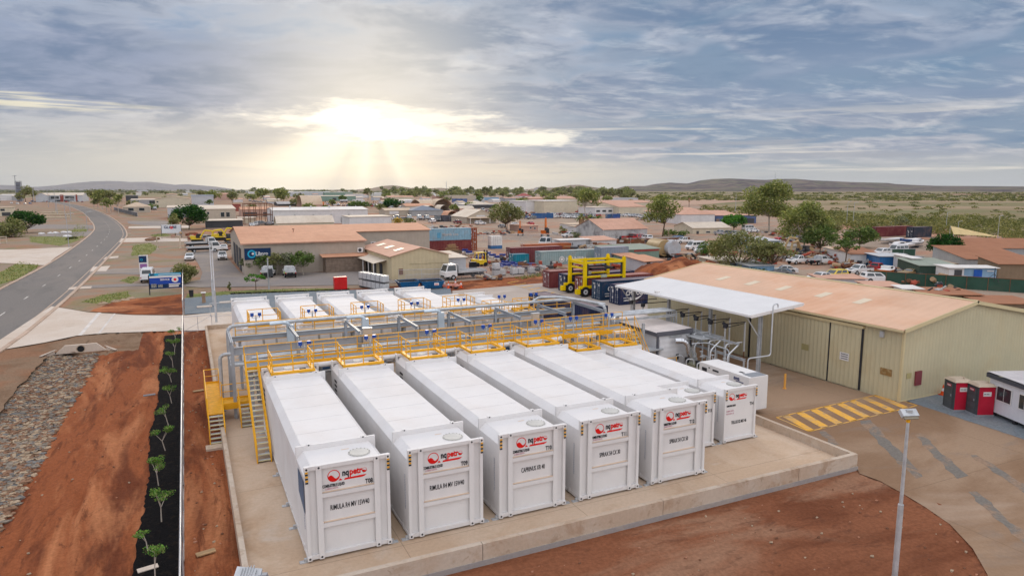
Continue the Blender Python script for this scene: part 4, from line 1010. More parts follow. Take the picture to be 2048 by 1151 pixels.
b=MB(o);ibeam(b,(37.9,38.2,1.9),(37.9,47.5,1.9),.18,.14);ibeam(b,(37.9,47.5,3.0),(37.9,38.9,3.0),.14,.12);b.build('header_beam',GALV,sk)
b=MB(o)
for yy in(38.3,41.3,44.3,47.3):b.box(37.85,yy-.05,0,37.95,yy+.05,1.85)
b.build('header_post',GALV,sk)
b=MB(o);b.path([(35.4,43.4,2.6),(36.2,43.0,2.6),(36.6,42.8,.9)],.24,.7,n=12);b.build('exhaust_duct',mat('shiny_duct',(.66,.67,.69),.22,metal=.9),sk)
b=MB(o);b.box(36.0,41.6,0,37.1,42.8,.9+.0);b.build('sump_box',mat('olive_box',(.30,.29,.2),.6),sk)
b=MB(o);rail(b,[(34.6,42.6,.2),(34.6,43.4,.2),(35.6,43.4,.2)],1.0,.8,toe=False);b.build('guard_rail',YEL,sk)
# hoops over the hut
hp=thing('pipe_bundle','bundle of silver pipes crossing above the white switch hut','pipework',(31,47,4));o=(31,47,4)
for i in range(5):
    y=46.9+i*.33
    b=MB(o);b.path([(31.2,y-.9,3.4),(31.2,y-.9,4.25),(31.9,y,4.35),(38.3,y,4.35),(38.3,y,3.0)],.075,.35,n=8);b.build('pipe',GALV,hp)
b=MB(o);ibeam(b,(31.3,46.6,4.0),(38.0,46.6,4.0),.2,.14);ibeam(b,(31.3,48.6,4.0),(38.0,48.6,4.0),.2,.14);b.build('beam',GALV,hp)
b=MB(o);b.box(38.2,46.0,2.85,39.2,48.9,2.93);b.box(36.9,42.0,2.78,39.3,46.6,2.85);b.build('cable_tray',GALV,hp)
for x,y in((33.3,44.9),(33.3,48.6)):
    b=MB(o);b.box(x-.1,y-.1,0,x+.1,y+.1,3.95);b.build('post',GALV,hp)
b=MB(o);b.box(32.6,43.6,1.9,34.4,45.1,2.0);b.build('bracket_shelf',GALV,hp)
# switch hut
hut=thing('switch_hut','white switch room hut with dark grey corner trim and flat pale roof','hut',(34.0,43.9,0));o=(34.0,43.9,0)
b=MB(o);b.box(34.0,43.9,.1,37.4,51.0,3.15);b.build('wall',mat('hut_white',(.72,.71,.72),.5,var=.03,corr=('w',.3,.002),cc=.02),hut)
b=MB(o);b.add([(33.9,43.8,3.15),(37.5,43.8,3.15),(37.5,51.1,3.15),(33.9,51.1,3.15),(33.9,43.8,3.3),(37.5,43.8,3.42),(37.5,51.1,3.42),(33.9,51.1,3.3)],[(4,5,6,7),(0,3,2,1)]);b.build('roof',mat('hut_roof',(.66,.58,.54),.6),hut)
b=MB(o);b.box(33.86,43.76,3.0,37.54,43.82,3.36);b.box(33.86,43.82,3.0,33.9,51.14,3.3);b.box(37.5,43.82,3.0,37.54,51.14,3.4)
b.box(33.93,43.83,.1,34.1,43.95,3.0);b.box(37.3,43.83,.1,37.47,43.95,3.0);b.build('trim',mat('hut_trim',(.13,.13,.15),.5),hut)
b=MB(o);b.box(34.2,43.84,.15,37.1,43.89,2.75);b.build('door',mat('hut_door',(.78,.77,.78),.45,corr=('z',.4,.004),cc=.02),hut);b=MB(o);b.box(35.2,43.79,2.82,36.4,43.84,2.95);b.build('light_batten',GALV,hut)
b=MB(o);b.box(33.95,45.2,1.0,33.99,45.25,1.6);b.box(33.95,46.6,1.0,33.99,46.65,1.6);b.build('handle',CHAR,hut)
# generator box
gb=thing('generator','white generator container with dark vents behind tank T14','generator',(33.2,32.9,0));o=(33.2,32.9,0)
gx0,gx1,gy0,gy1,gh=33.3,35.0,33.1,38.0,2.35
b=MB(o);b.box(gx0,gy0,.05,gx1,gy1,gh);b.build('housing',WHITE,gb)
for (y,z,w,h) in((37.2,1.8,.5,.25),(36.0,2.0,.6,.12),(35.3,1.1,.2,.15),(34.8,1.1,.2,.15),(36.6,1.45,.14,.1),(34.0,.9,.16,.12),(36.9,2.1,.12,.08)):
    b=MB(o);b.box(gx0-.02,y,z,gx0-.002,y+w,z+h);b.build('vent',CHAR,gb)
b=MB(o);b.box(gx0+.5,34.2,gh,gx0+.7,34.6,gh+.02);b.build('vent',CHAR,gb);b=MB(o);b.box(gx0+.3,gy0+.1,gh,gx1-.1,gy0+.9,gh+.03);b.build('lid',GREYM,gb)
text('EWS',.26,mat('navy_text',(.03,.04,.16),.5),gb,(gx0-33.2-.02,1.6,1.95),rot=(rad(90),0,rad(-90)),name='lettering',bold=.01)
b=MB(o);b.box(gx0-.02,33.6,1.85,gx0-.002,34.3,1.9);b.build('lettering_line',MATS['navy_text'],gb)
# ---------------- toilets, site office, cone -------------------------------------------
TG=mat('toilet_grey',(.065,.07,.075),.5);TR=mat('toilet_red',(.50,.015,.04),.45);TC=mat('toilet_cap',(.55,.44,.33),.6,dirt=(.4,.28,.18),dsc=2)
def toilet(p,rz,lab):
    t=thing('portable_toilet',lab,'portable toilet',(*p,G0+.07),rz,'portable toilets by the site office')
    b=MB();b.box(-.55,-.55,.12,.55,.55,2.05);b.build('cabin',TR,t)
    b=MB();b.box(-.57,-.60,.12,.57,-.55,2.05);fr=b.build('front_panel',TG,t)
    b=MB();b.box(-.36,-.64,.2,.36,-.60,1.85);b.build('door',mat('toilet_door',(.085,.09,.095),.45,corr=('z',.5,.01)),t)
    b=MB();b.box(.2,-.66,1.0,.3,-.64,1.15);b.build('door_handle',GREYM,t)
    b=MB();b.add([(-.62,-.66,2.05),(.62,-.66,2.05),(.62,.62,2.05),(-.62,.62,2.05),(-.45,-.5,2.22),(.45,-.5,2.22),(.45,.45,2.22),(-.45,.45,2.22)],[(0,1,5,4),(1,2,6,5),(2,3,7,6),(3,0,4,7),(4,5,6,7)]);b.cyl((.2,.2,2.2),(.2,.2,2.36),.06,n=8);b.build('roof_cap',TC,t)
    b=MB();b.box(-.6,-.66,0,.6,.6,.12);b.build('skid_base',GREYM,t)
    b=MB();b.box(-.22,-.648,1.66,.22,-.642,1.84);sg=b.build('sign_plate',TR,t);text('TOILET',.11,WHITE,t,(-.19,-.655,1.71),name='lettering',bold=.004)
    b=MB();b.box(.551,-.25,1.4,.556,.3,1.7);b.build('side_sign',WHITE,t);text('SITE HIRE',.09,LOGB,t,(.565,-.22,1.52),rot=(rad(90),0,rad(90)),name='lettering')
    return t
toilet(at(1912,819),-.42-math.pi/2,'grey and red portable toilet nearest the orange cone');toilet(at(1958,829),-.42-math.pi/2,'grey and red portable toilet nearest the site office window')
so_=thing('site_office','white portable site office with a dark fascia and a black window','site office',(48.6,26.6,G0+.07),-.38)
b=MB();b.box(0,-6.0,.3,9,-.0,2.55);b.build('wall',mat('office_white',(.70,.69,.72),.5,var=.02,corr=('w',.35,.002),cc=.02),so_)
so_.rotation_euler=(0,0,-.38)
b=MB();b.add([(-.15,-6.2,2.55),(9.2,-6.2,2.55),(9.2,.2,2.55),(-.15,.2,2.55),(-.15,-6.2,2.85),(9.2,-6.2,2.85),(9.2,.2,2.85),(-.15,.2,2.85)],[(0,1,5,4),(1,2,6,5),(2,3,7,6),(3,0,4,7)]);b.build('fascia',mat('fascia_dark',(.075,.08,.095),.5),so_)
b=MB();b.quad((-.13,-6.18,2.86),(9.18,-6.18,2.86),(9.18,.18,2.92),(-.13,.18,2.92));b.build('roof',mat('office_roof',(.60,.55,.54),.6,corr=('x',.5,.006)),so_)
def win(par,x0,x1,z0,z1,y=-.0,ax='x',fm=None):
    w_=MB();
    if ax=='x': w_.box(x0-.06,y-.05,z0-.06,x1+.06,y-.02,z1+.06)
    else: w_.box(y-.05,x0-.06,z0-.06,y-.02,x1+.06,z1+.06)
    fr=w_.build('window',fm or WHITE,par);g=MB()
    if ax=='x':
        g.box(x0,y-.06,z0,(x0+x1)/2-.02,y-.05,z1);g.box((x0+x1)/2+.02,y-.06,z0,x1,y-.05,z1)
    else:
        g.box(y-.06,x0,z0,y-.05,(x0+x1)/2-.02,z1);g.box(y-.06,(x0+x1)/2+.02,z0,y-.05,x1,z1)
    g.build('pane',GLASS,fr)
win(so_,-1.9-.0,-.75,1.25,2.15,-.0,'y')
win(so_,-3.4,-2.6,1.25,2.15,0,'y')
b=MB();b.box(-.03,-.6,1.9,-.005,-.35,2.15);b.build('sign_plate',WHITE,so_)
for y in(-.4,-2.2,-4,-5.8):
    b=MB();b.box(.05,y-.1,0,.3,y+.1,.3);b.build('stump',CHAR,so_)
def cone(p,lab,s=1,g=None):
    c=thing('traffic_cone',lab,'traffic cone',(*p,G0+.08),0,g);b=MB();b.box(-.19*s,-.19*s,0,.19*s,.19*s,.04*s);b.cyl((0,0,.04*s),(0,0,.28*s),.15*s,.10*s,n=12);b.cyl((0,0,.48*s),(0,0,.72*s),.06*s,.02*s,n=12);b.build('cone_body',mat('cone_orange',(.80,.10,.02),.5),c)
    b=MB();b.cyl((0,0,.28*s),(0,0,.48*s),.10*s,.06*s,n=12);b.build('reflective_band',WHITE,c)
cone(at(1885,791),'orange and white cone against the shed end wall beside the toilets',1.1)
# ---------------- containers and straddle carrier ---------------------------------------
def cont(p,rz,col,lab,L=12.2,h=2.6,logo_=None,door='near',w=2.44,z=G0+.07,txt=None,group=None,doorcol=None):
    """p: near left bottom corner, length runs along local +x, doors on the x=0 end"""
    nm_='cont_%d_%d_%d'%tuple(int(c*100) for c in col)
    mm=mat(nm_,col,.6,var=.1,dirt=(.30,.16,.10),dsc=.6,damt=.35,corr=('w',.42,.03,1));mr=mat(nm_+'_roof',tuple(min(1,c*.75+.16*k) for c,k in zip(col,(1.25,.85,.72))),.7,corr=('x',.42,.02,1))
    c=thing('shipping_container',lab,'shipping container',(p[0],p[1],z),rz,group)
    b=MB();b.box(.05,.04,.12,L-.05,w-.04,h-.1);b.build('side_wall',mm,c)
    b=MB();b.box(.08,.08,h-.1,L-.08,w-.08,h-.03);b.build('roof',mr,c)
    fm=mat(nm_+'_frame',tuple(q*.8 for q in col),.6)
    b=MB()
    for x in(0,L-.14):
        for y in(0,w-.14):b.box(x,y,0,x+.14,y+.14,h)
        b.box(x,.14,h-.12,x+.14,w-.14,h);b.box(x,.14,0,x+.14,w-.14,.14)
    for y in(0,w-.1):b.box(.14,y,h-.09,L-.14,y+.1,h-.0);b.box(.14,y,0,L-.14,y+.1,.15)
    b.build('frame',fm,c)
    dm=mat(nm_+'_door',tuple(q*.9 for q in (doorcol or col)),.6,var=.15,corr=('z',.7,.012))
    for k in(0,1):
        y0=.15+k*(w/2-.13);b=MB();b.box(-.01,y0,.16,.04,y0+w/2-.18,h-.13);d=b.build('door',dm,c)
        for q in(.3,.78):
            b=MB();yy=y0+q;b.cyl((-.05,yy,.15),(-.05,yy,h-.14),.02,n=5)
            for zz in(.3,1.0,1.25,2.2):b.box(-.07,yy-.07,zz,-.015,yy+.07,zz+.06)
            b.build('lock_bar',GALV,d)
    for q in((1.45,1.5,1.75,1.95),(1.5,2.1,2.1,2.25),(.4,1.9,.7,2.2),(1.5,.7,1.75,1.0)):
        b=MB();b.box(-.016,q[0],q[1],-.012,q[2],q[3]);b.build('door_mark',WHITE,c)
    return c
MAR=(.21,.045,.045);NAV=(.018,.03,.085);NAV2=(.012,.045,.10);LBL=(.24,.42,.52);TEAL=(.22,.33,.34);GBL=(.25,.30,.36);RUST=(.36,.10,.04)
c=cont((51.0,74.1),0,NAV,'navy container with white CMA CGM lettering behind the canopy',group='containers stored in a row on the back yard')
text('CMA CGM',.85,WHITE,c,(1.0,-.03,1.25),bold=.02,xs=.78)
b=MB();P_=[(1.5+i*.2,-.02,.75-.30*math.sin(math.pi*i/11)+ (i*.045)) for i in range(12)]
for i in range(11):
    a,e=P_[i],P_[i+1];w1=.02+.11*math.sin(math.pi*i/11);w2=.02+.11*math.sin(math.pi*(i+1)/11);b.quad((a[0],a[1],a[2]-w1),(e[0],e[1],e[2]-w2),(e[0],e[1],e[2]+w2),(a[0],a[1],a[2]+w1))
b.build('swoosh',WHITE,c)
b=MB()
for k in range(6):
    a=1.9-k*.16;e=1.9-(k+1)*.16;q=lambda t,r:(1.9+r*.5*math.cos(t),-.03,1.75+r*.35*math.sin(t));b.quad(q(a,1.5),q(e,1.5),q(e,1.58),q(a,1.62))
b.build('arc_mark',WHITE,c)
text('www.cma-cgm.com',.22,WHITE,c,(.6,-.03,.85),name='small_lettering',bold=.01);text('SHIPPING GROUP',.20,WHITE,c,(.65,-.03,.5),name='small_lettering',bold=.01)
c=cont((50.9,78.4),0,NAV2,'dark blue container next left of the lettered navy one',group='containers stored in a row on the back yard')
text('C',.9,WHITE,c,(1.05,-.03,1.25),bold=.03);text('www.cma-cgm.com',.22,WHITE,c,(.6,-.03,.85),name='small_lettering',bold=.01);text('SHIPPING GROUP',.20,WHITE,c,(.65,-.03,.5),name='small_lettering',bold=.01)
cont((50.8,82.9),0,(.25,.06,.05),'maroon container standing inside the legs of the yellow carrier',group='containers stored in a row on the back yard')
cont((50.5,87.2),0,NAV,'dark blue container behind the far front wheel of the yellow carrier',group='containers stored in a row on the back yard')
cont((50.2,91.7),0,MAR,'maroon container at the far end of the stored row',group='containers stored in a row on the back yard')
cont((37.3,73.6),-rad(84),(.02,.03,.08),'navy half buried looking container with grey roof beyond the pipe rack',h=2.6,group=None)
# straddle carrier
CY=mat('carrier_yellow',(.80,.55,.0),.4,var=.08)
sc_=thing('straddle_carrier','tall yellow straddle carrier standing over a maroon container','straddle carrier',(50.6,82.2,G0+.07));o=(0,0,0)
Lx,Wy,Hh=6.6,4.2,5.35
for sx in(0,Lx):
    for sy in(0,Wy):
        b=MB();b.box(sx-.22,sy-.2,1.55,sx+.22,sy+.2,Hh);b.box(sx-.16,sy-.14,Hh,sx+.16,sy+.14,Hh+.2);b.build('column',CY,sc_)
        b=MB();b.box(sx+(.34 if sx==0 else -.52),sy-.1,1.7,sx+(.52 if sx==0 else -.34),sy+.1,Hh-.6);b.build('hydraulic_ram',CHAR,sc_)
for sy in(0,Wy):
    b=MB();b.box(.22,sy-.16,4.7,Lx-.22,sy+.16,5.0);b.build('top_beam',CY,sc_)
    b=MB();b.box(.22,sy-.13,2.7,Lx-.22,sy+.13,2.95);b.build('middle_beam',CY,sc_)
    b=MB();b.box(2.6,sy-.18,2.62,3.6,sy+.18,3.03);b.build('engine_cover',mat('carrier_grey',(.45,.47,.35),.5),sc_)
    b=MB();b.box(-.9,sy-.25,1.2,Lx+.9,sy+.25,1.55);b.build('sill_beam',CY,sc_)
    for wx in(0,Lx):
        b=MB();b.cyl((wx,sy-.28,.72),(wx,sy+.28,.72),.75,n=24);w_=b.build('wheel',BLACK,sc_)
        b=MB();b.cyl((wx,sy-.30,.72),(wx,sy+.30,.72),.36,n=20);b.cyl((wx,sy-.32,.72),(wx,sy+.32,.72),.13,n=10,mi=1);b.build('rim',[mat('rim_grey',(.6,.6,.6),.4),CHAR],w_)
    b=MB();b.box(-1.45,sy-.28,.45,-.85,sy+.28,1.15);b.build('bumper_box',CY,sc_)
for sx in(0,Lx):
    b=MB();b.box(sx-.2,.25,4.6,sx+.2,Wy-.25,5.0);b.box(sx-.12,.6,3.9,sx+.12,Wy-.6,4.15) if sx==0 else None;b.build('cross_beam',CY,sc_)
b=MB();b.box(1.2,.5,3.75,Lx-1.2,.8,4.0);b.box(1.2,Wy-.8,3.75,Lx-1.2,Wy-.5,4.0);b.box(1.2,.5,3.75,1.5,Wy-.5,4.0);b.box(Lx-1.5,.5,3.75,Lx-1.2,Wy-.5,4.0);b.build('spreader',CHAR,sc_)
b=MB();b.path([(.6,-.1,2.6),(1.2,-.3,2.3),(1.9,-.1,2.6)],.05,.4);b.path([(.3,.3,3.4),(1.4,1.6,3.0),(.3,Wy-.3,3.4)],.05,.5);b.build('hose',CHAR,sc_)
# skips
SKB=mat('skip_blue',(.01,.10,.24),.45,dirt=(.03,.06,.08),dsc=1)
for (u,v,L,lab) in((799,581,3.2,'long blue skip bin behind the far tanks, left one'),(843,580,3.6,'long blue skip bin with a white and red sticker, right one')):
    p=at(u,v);s=thing('skip_bin',lab,'skip bin',(*p,G0+.06),-.05 if L<3.4 else -.1,'blue skip bins');b=MB()
    W_=2.6;Z=1.2
    b.add([(.5,0,.15),(L-.5,0,.15),(L-.5,W_,.15),(.5,W_,.15),(0,-.12,Z),(L,-.12,Z),(L,W_+.12,Z),(0,W_+.12,Z)],[(0,1,5,4),(1,2,6,5),(2,3,7,6),(3,0,4,7),(0,3,2,1)])
    b.add([(.1,-.02,Z-.01),(L-.1,-.02,Z-.01),(L-.1,W_+.02,Z-.01),(.1,W_+.02,Z-.01),(.5,.1,.25),(L-.5,.1,.25),(L-.5,W_-.1,.25),(.5,W_-.1,.25)],[(0,1,5,4),(1,2,6,5),(2,3,7,6),(3,0,4,7),(4,5,6,7)],1);b.build('bin_body',[SKB,DARKM],s)
    b=MB()
    for y in(-.16,W_+.06):b.box(-.05,y,Z-.08,L+.05,y+.1,Z+.05)
    b.box(-.08,-.16,Z-.08,.02,W_+.16,Z+.05);b.box(L-.02,-.16,Z-.08,L+.08,W_+.16,Z+.05);b.build('rim',SKB,s)
    b=MB()
    for k in range(1,6):
        x=.5+k*(L-1)/6;b.box(x-.05,-.13,.2,x+.05,-.05,Z-.1)
    b.build('rib',SKB,s);b=MB();b.box(.7,.1,0,L-.7,W_-.1,.15);b.build('base_frame',CHAR,s)
    if L>3.4:b=MB();b.box(L*.55,-.15,.6,L*.75,-.13,1.0);b.build('sticker',WHITE,s);b=MB();b.box(L*.58,-.16,.68,L*.72,-.152,.8);b.build('sticker_print',LOGR,s)
# barriers and cones heap
for i,(u,v) in enumerate(((889,574),(897,577),(911,572),(922,576))):
    cone(at(u,v),'white and red traffic cone, %s of the four on the red shoulder'%('leftmost','second','third','rightmost')[i],1.6,'cones on the red shoulder')
for i,(u,v) in enumerate(((893,576),(906,576),(917,577))):
    p=at(u,v);s=thing('road_barrier','folded red and white barrier board among the cones, %s one'%('left','middle','right')[i],'barrier',(*p,G0+.08),.3*i,'barrier boards');b=MB();b.box(-.9,-.1,.3,.9,.1,.55);b.build('board',mat('barrier_red',(.75,.35,.28),.6),s);b=MB();b.box(-.8,-.3,0,-.7,.3,.3);b.box(.7,-.3,0,.8,.3,.3);b.build('foot',CHAR,s)
# IBC tanks
IBW=mat('ibc_white',(.74,.73,.72),.4,var=.05);CAGE=mat('cage_steel',(.5,.5,.52),.4,metal=.5)
def ibc(p,z,rz,lab,grp,detail=True,par=None):
    t=thing('liquid_tote',lab,'liquid tote',(*p,z),rz,grp);b=MB();b.box(-.52,-.46,.16,.52,.46,1.1);b.cyl((0,0,1.1),(0,0,1.16),.14,n=10);b.build('bottle',IBW,t)
    b=MB()
    for k in range(5):
        x=-.56+k*.28
        for y in(-.5,.5):b.cyl((x,y,.14),(x,y,1.14),.016,n=4,caps=False)
    for k in range(1,4):
        y=-.5+k*.25
        for x in(-.56,.56):b.cyl((x,y,.14),(x,y,1.14),.016,n=4,caps=False)
    for z_ in(.3,.65,1.14):
        b.tube([(-.56,-.5,z_),(.56,-.5,z_),(.56,.5,z_),(-.56,.5,z_),(-.56,-.5,z_)],.016,4)
    b.build('cage',CAGE,t);b=MB();b.box(-.58,-.5,0,.58,.5,.05)
    for x in(-.5,0,.5):b.box(x-.06,-.5,.05,x+.06,.5,.14)
    b.build('pallet',CHAR,t);return t
a=Vector(at(727,574));d=(Vector(at(752,579))-a);d.normalize()
pos=['nearest the red box','second from the red box','third from the red box','fourth along from the red box','fifth along from the red box','last toward the gravel']
for i in range(6):
    for k in range(2):
        q=a+d*1.22*i;ibc((q.x,q.y),G0+.1+k*1.2,math.atan2(d.y,d.x),'caged white liquid tote, %s, %s layer'%(pos[i],('bottom','top')[k]),'white totes by the red box')
rb=thing('hose_reel_box','bright red steel box standing by the far fence','cabinet',(*at(681,579),G0));b=MB();b.box(-.95,-.5,.12,.95,.5,2.0);b.build('cabinet_body',REDP,rb)
b=MB();b.box(-.9,-.53,.2,-.02,-.5,1.95);b.box(.02,-.53,.2,.9,-.5,1.95);b.build('door',mat('red_door',(.62,.02,.02),.4),rb);b=MB();b.box(-.95,-.45,0,-.8,.45,.12);b.box(.8,-.45,0,.95,.45,.12);b.build('foot',CHAR,rb)
# little things by the gravel
k=thing('pedestal','brown pedestal with a pale lid standing on the blue grey gravel','pedestal',(*at(408,606),G0+.1));b=MB();b.box(-.22,-.22,0,.22,.22,1.3);b.build('column',mat('brown_post',(.34,.22,.14),.7),k);b=MB();b.box(-.3,-.3,1.3,.3,.3,1.4);b.build('lid',WHITE,k)
b=MB();b.box(-.9,-.5,0,.9,.5,.12);tag(b.build('footing',CPALE,None,(*at(409,615),G0+.1)),'pale concrete footing pad in front of the brown pedestal','footing')
b=MB();b.box(-.8,-.6,0,.8,.6,.1);tag(b.build('slab_offcut',CPALE,None,(*at(452,606),G0+.1)),'pale slab lying beside the leftmost far tank','slab')
bn=thing('rubbish_bin','black round bin in the grass strip beyond the gravel','bin',(*at(383,594),G0+.05));b=MB();b.cyl((0,0,0),(0,0,.9),.26,.32,n=12);b.build('bin_body',CHAR,bn);b=MB();b.cyl((0,0,.9),(0,0,.97),.34,n=12);b.build('lid',BLACK,bn)
for (u,v,lab,m_) in((397,783,'pale timber offcut on the red dirt left of the yellow platform',WOOD),(412,1108,'square pale timber offcut near the bottom left of the bund wall',WOOD),(296,1140,'pale slab of sandstone at the edge of the black mulch',CPALE)):
    b=MB();b.cbox((0,0,.04),(.75,.32,.05),.2);tag(b.build('offcut',m_,None,(*at(u,v),G0+.06)),lab,'offcut')
b=MB();b.cyl((-.4,0,.08),(.4,.1,.08),.07,n=10);tag(b.build('pipe_offcut',GREYM,None,(*at(299,793),G0+.05)),'short grey pipe offcut lying on the red dirt','pipe')
for i,(u,v) in enumerate(((205,608),(232,604),(250,601),(262,598))):
    b=MB();b.ball((0,0,.1),.5,7,4,sc=(1.3,.8,.5),jit=.5);tag(b.build('boulder',STONE[1],None,(*at(u,v),G0)),'pale rounded boulder edging the grass patch, %s'%('leftmost','second from the left','third from the left','rightmost')[i],'boulder','boulders edging the grass patch')
# signs on the left
def signboard(name,lab,u,v,vt,w,hfrac,m_,rz=0,posts=True,cat='sign'):
    p=at(u,v);H_=hgt(u,v,vt);s=thing(name,lab,cat,(*p,G0),rz);b=MB();b.box(-w/2,-.05,H_*(1-hfrac),w/2,.05,H_);b.build('panel',m_,s)
    if posts:
        for sx in(-1,1):
            b=MB();b.box(sx*w/2-.07,-.07,0,sx*w/2+.07,.07,H_*.98);b.build('post',CHAR,s)
    return s,H_
NV=mat('sign_navy',(.01,.035,.10),.4,var=.02);SBL=mat('sign_blue',(.02,.07,.38),.4,var=.04);CYN=mat('sign_cyan',(.02,.35,.55),.4)
s,h_=signboard('billboard','blue advertising board on two dark posts at the lot entrance',333,588,548,4.3,.70,SBL,.0)
b=MB();b.box(-2.1,-.07,h_*.84,2.1,-.055,h_*.93);b.build('white_strip',WHITE,s)
b=MB();b.box(-2.1,-.07,h_*.93,2.1,-.055,h_+.18);b.build('cyan_strip',CYN,s);text('BPI',.42,NV,s,(-1.95,-.08,h_*.945),bold=.02);b=MB();b.box(-.9,-.085,h_*.98,1.95,-.075,h_+.02);b.build('white_rule',WHITE,s)
text('SERVICE',.34,WHITE,s,(-.7,-.08,h_*.70),bold=.01);b=MB();b.disc((1.25,-.075,h_*.72),.42,'y',16,0,sx=1.1);b.build('round_logo',WHITE,s);b=MB();b.disc((1.25,-.08,h_*.72),.2,'y',12);b.build('logo_centre',LOGR,s)
b=MB();b.box(-2.1,-.07,h_*.31,2.1,-.056,h_*.52);b.build('dark_strip',NV,s);b=MB();b.box(-1.9,-.08,h_*.36,-1.2,-.072,h_*.55);b.box(-1.0,-.08,h_*.36,-.4,-.072,h_*.5);b.build('picture',mat('pic_grey',(.25,.25,.24),.5,var=.5,vs=6),s)
b=MB();b.box(.4,-.08,h_*.47,1.9,-.072,h_*.52);b.box(.4,-.08,h_*.36,1.7,-.072,h_*.44);b.build('white_text',WHITE,s)
p=at(289,548);h_=hgt(289,548,510);s=thing('pylon_sign','white pylon sign with navy and purple panels behind the white van','sign',(*p,G0));b=MB();b.box(-.75,-.15,0,.75,.15,h_);b.build('pylon',WHITE,s)
b=MB();b.box(-.72,-.17,h_*.62,.5,-.155,h_*.96);b.build('navy_panel',NV,s);text('Ci',.5,CYN,s,(-.55,-.18,h_*.72),bold=.02);b=MB();b.box(-.6,-.17,h_*.33,.5,-.155,h_*.55);b.build('purple_panel',mat('sign_purple',(.30,.14,.35),.5),s);b=MB();b.box(-.6,-.17,h_*.18,-.2,-.155,h_*.26);b.build('navy_mark',NV,s)
s,h_=signboard('billboard','white sign board reading GLOBE on dark posts by the yard entrance',344,476,449,5.6,.62,mat('board_white',(.62,.64,.66),.5,var=.03))
text('GLOBE',1.15,NV,s,(-2.1,-.08,h_*.72),bold=.03,xs=1.0);b=MB();b.disc((.05,-.09,h_*.78),.42,'y',14,0,.2);b.build('red_mark',LOGR,s)
# goal-post shaped gate
def goal(u1,v1,u2,v2,vt,lab,m_=None):
    p=at(u1,v1);q=Vector(at(u2,v2))-Vector(p);h=hgt(u1,v1,vt);g=thing('height_gate',lab,'gate frame',(*p,G0));b=MB()
    m_=m_ or mat('cream_pipe',(.58,.48,.36),.6);b.cyl((0,0,0),(0,0,h),.14,n=8);b.build('post',m_,g);b=MB();b.cyl((q.x,q.y,0),(q.x,q.y,h),.14,n=8);b.build('post',m_,g);b=MB();b.cyl((0,0,h),(q.x,q.y,h),.13,n=8);b.build('crossbar',m_,g)
    for e in((0,0),(q.x,q.y)):
        b=MB();b.cyl((e[0],e[1],0),(e[0],e[1],.35),.28,n=8);b.build('footing',CPALE,g)
goal(315,499,361,497,474,'cream pipe height gate standing over the gravel entry')
for i,(u,v) in enumerate(((300,482),(311,480))):
    b=MB();b.ball((0,0,.45),.95,8,5,sc=(1.4,1,.6),jit=.3);tag(b.build('boulder',mat('boulder_brown',(.24,.14,.09),.9,bump=.05,bs=3),None,(*at(u,v),G0)),'brown boulder left of the cream height gate, %s one'%('left','right')[i],'boulder','brown boulders by the gate')
# ---------------- generators -----------------------------------------------------------
def proj(x,y,z):
    r=x*_cs-y*_ss;fw=x*_ss+y*_cs;d=H-z;zc=fw*_cp+d*_sp;return 1024+FPX*r/zc,575.5+FPX*(d*_cp-fw*_sp)/zc
ROOFC={'pink':(.60,.345,.245),'orange':(.60,.31,.19),'cream':(.66,.56,.45),'grey':(.38,.36,.36),'white':(.72,.68,.64),'rust':(.36,.16,.085),'green':(.30,.33,.27),'tan':(.60,.46,.33),'lgrey':(.52,.52,.53),'red':(.36,.10,.09),'slate':(.22,.24,.28)}
WALLC={'white':(.68,.66,.65),'cream':(.60,.53,.40),'beige':(.50,.43,.34),'grey':(.36,.36,.36),'lgrey':(.52,.53,.55),'blue':(.10,.14,.26),'dgreen':(.05,.085,.065),'brown':(.24,.17,.11),'green':(.22,.32,.26),'pink':(.52,.33,.26),'lblue':(.24,.38,.52),'weather':(.50,.49,.48),'dark':(.07,.07,.075),'brick':(.23,.17,.13),'red':(.30,.08,.06),'maroon':(.16,.03,.03),'olive':(.10,.11,.08)}
def wmat(k):
    if k=='weather':return mat('wall_weather',WALLC[k],.8,var=.1,dirt=(.20,.19,.19),dsc=.35,damt=.95,corr=('w',.6,.02))
    if k=='brick':return mat('wall_brick',WALLC[k],.9,var=.2,vs=1.5,corr=('z',.3,.01))
    return mat('wall_'+k,WALLC[k],.7,var=.06,dirt=tuple(q*.7 for q in WALLC[k]),dsc=.2,damt=.35,corr=('w',.7,.006),cc=.03)
def rmat(k):
    if k not in ROOFC:ROOFC[k]=WALLC[k]
    return mat('roof_'+k,ROOFC[k],.8,var=.06,dirt=tuple(a*b for a,b in zip(ROOFC[k],(.72,.62,.55))),dsc=.12,damt=.4,corr=('x',.9,.004),cc=.012)
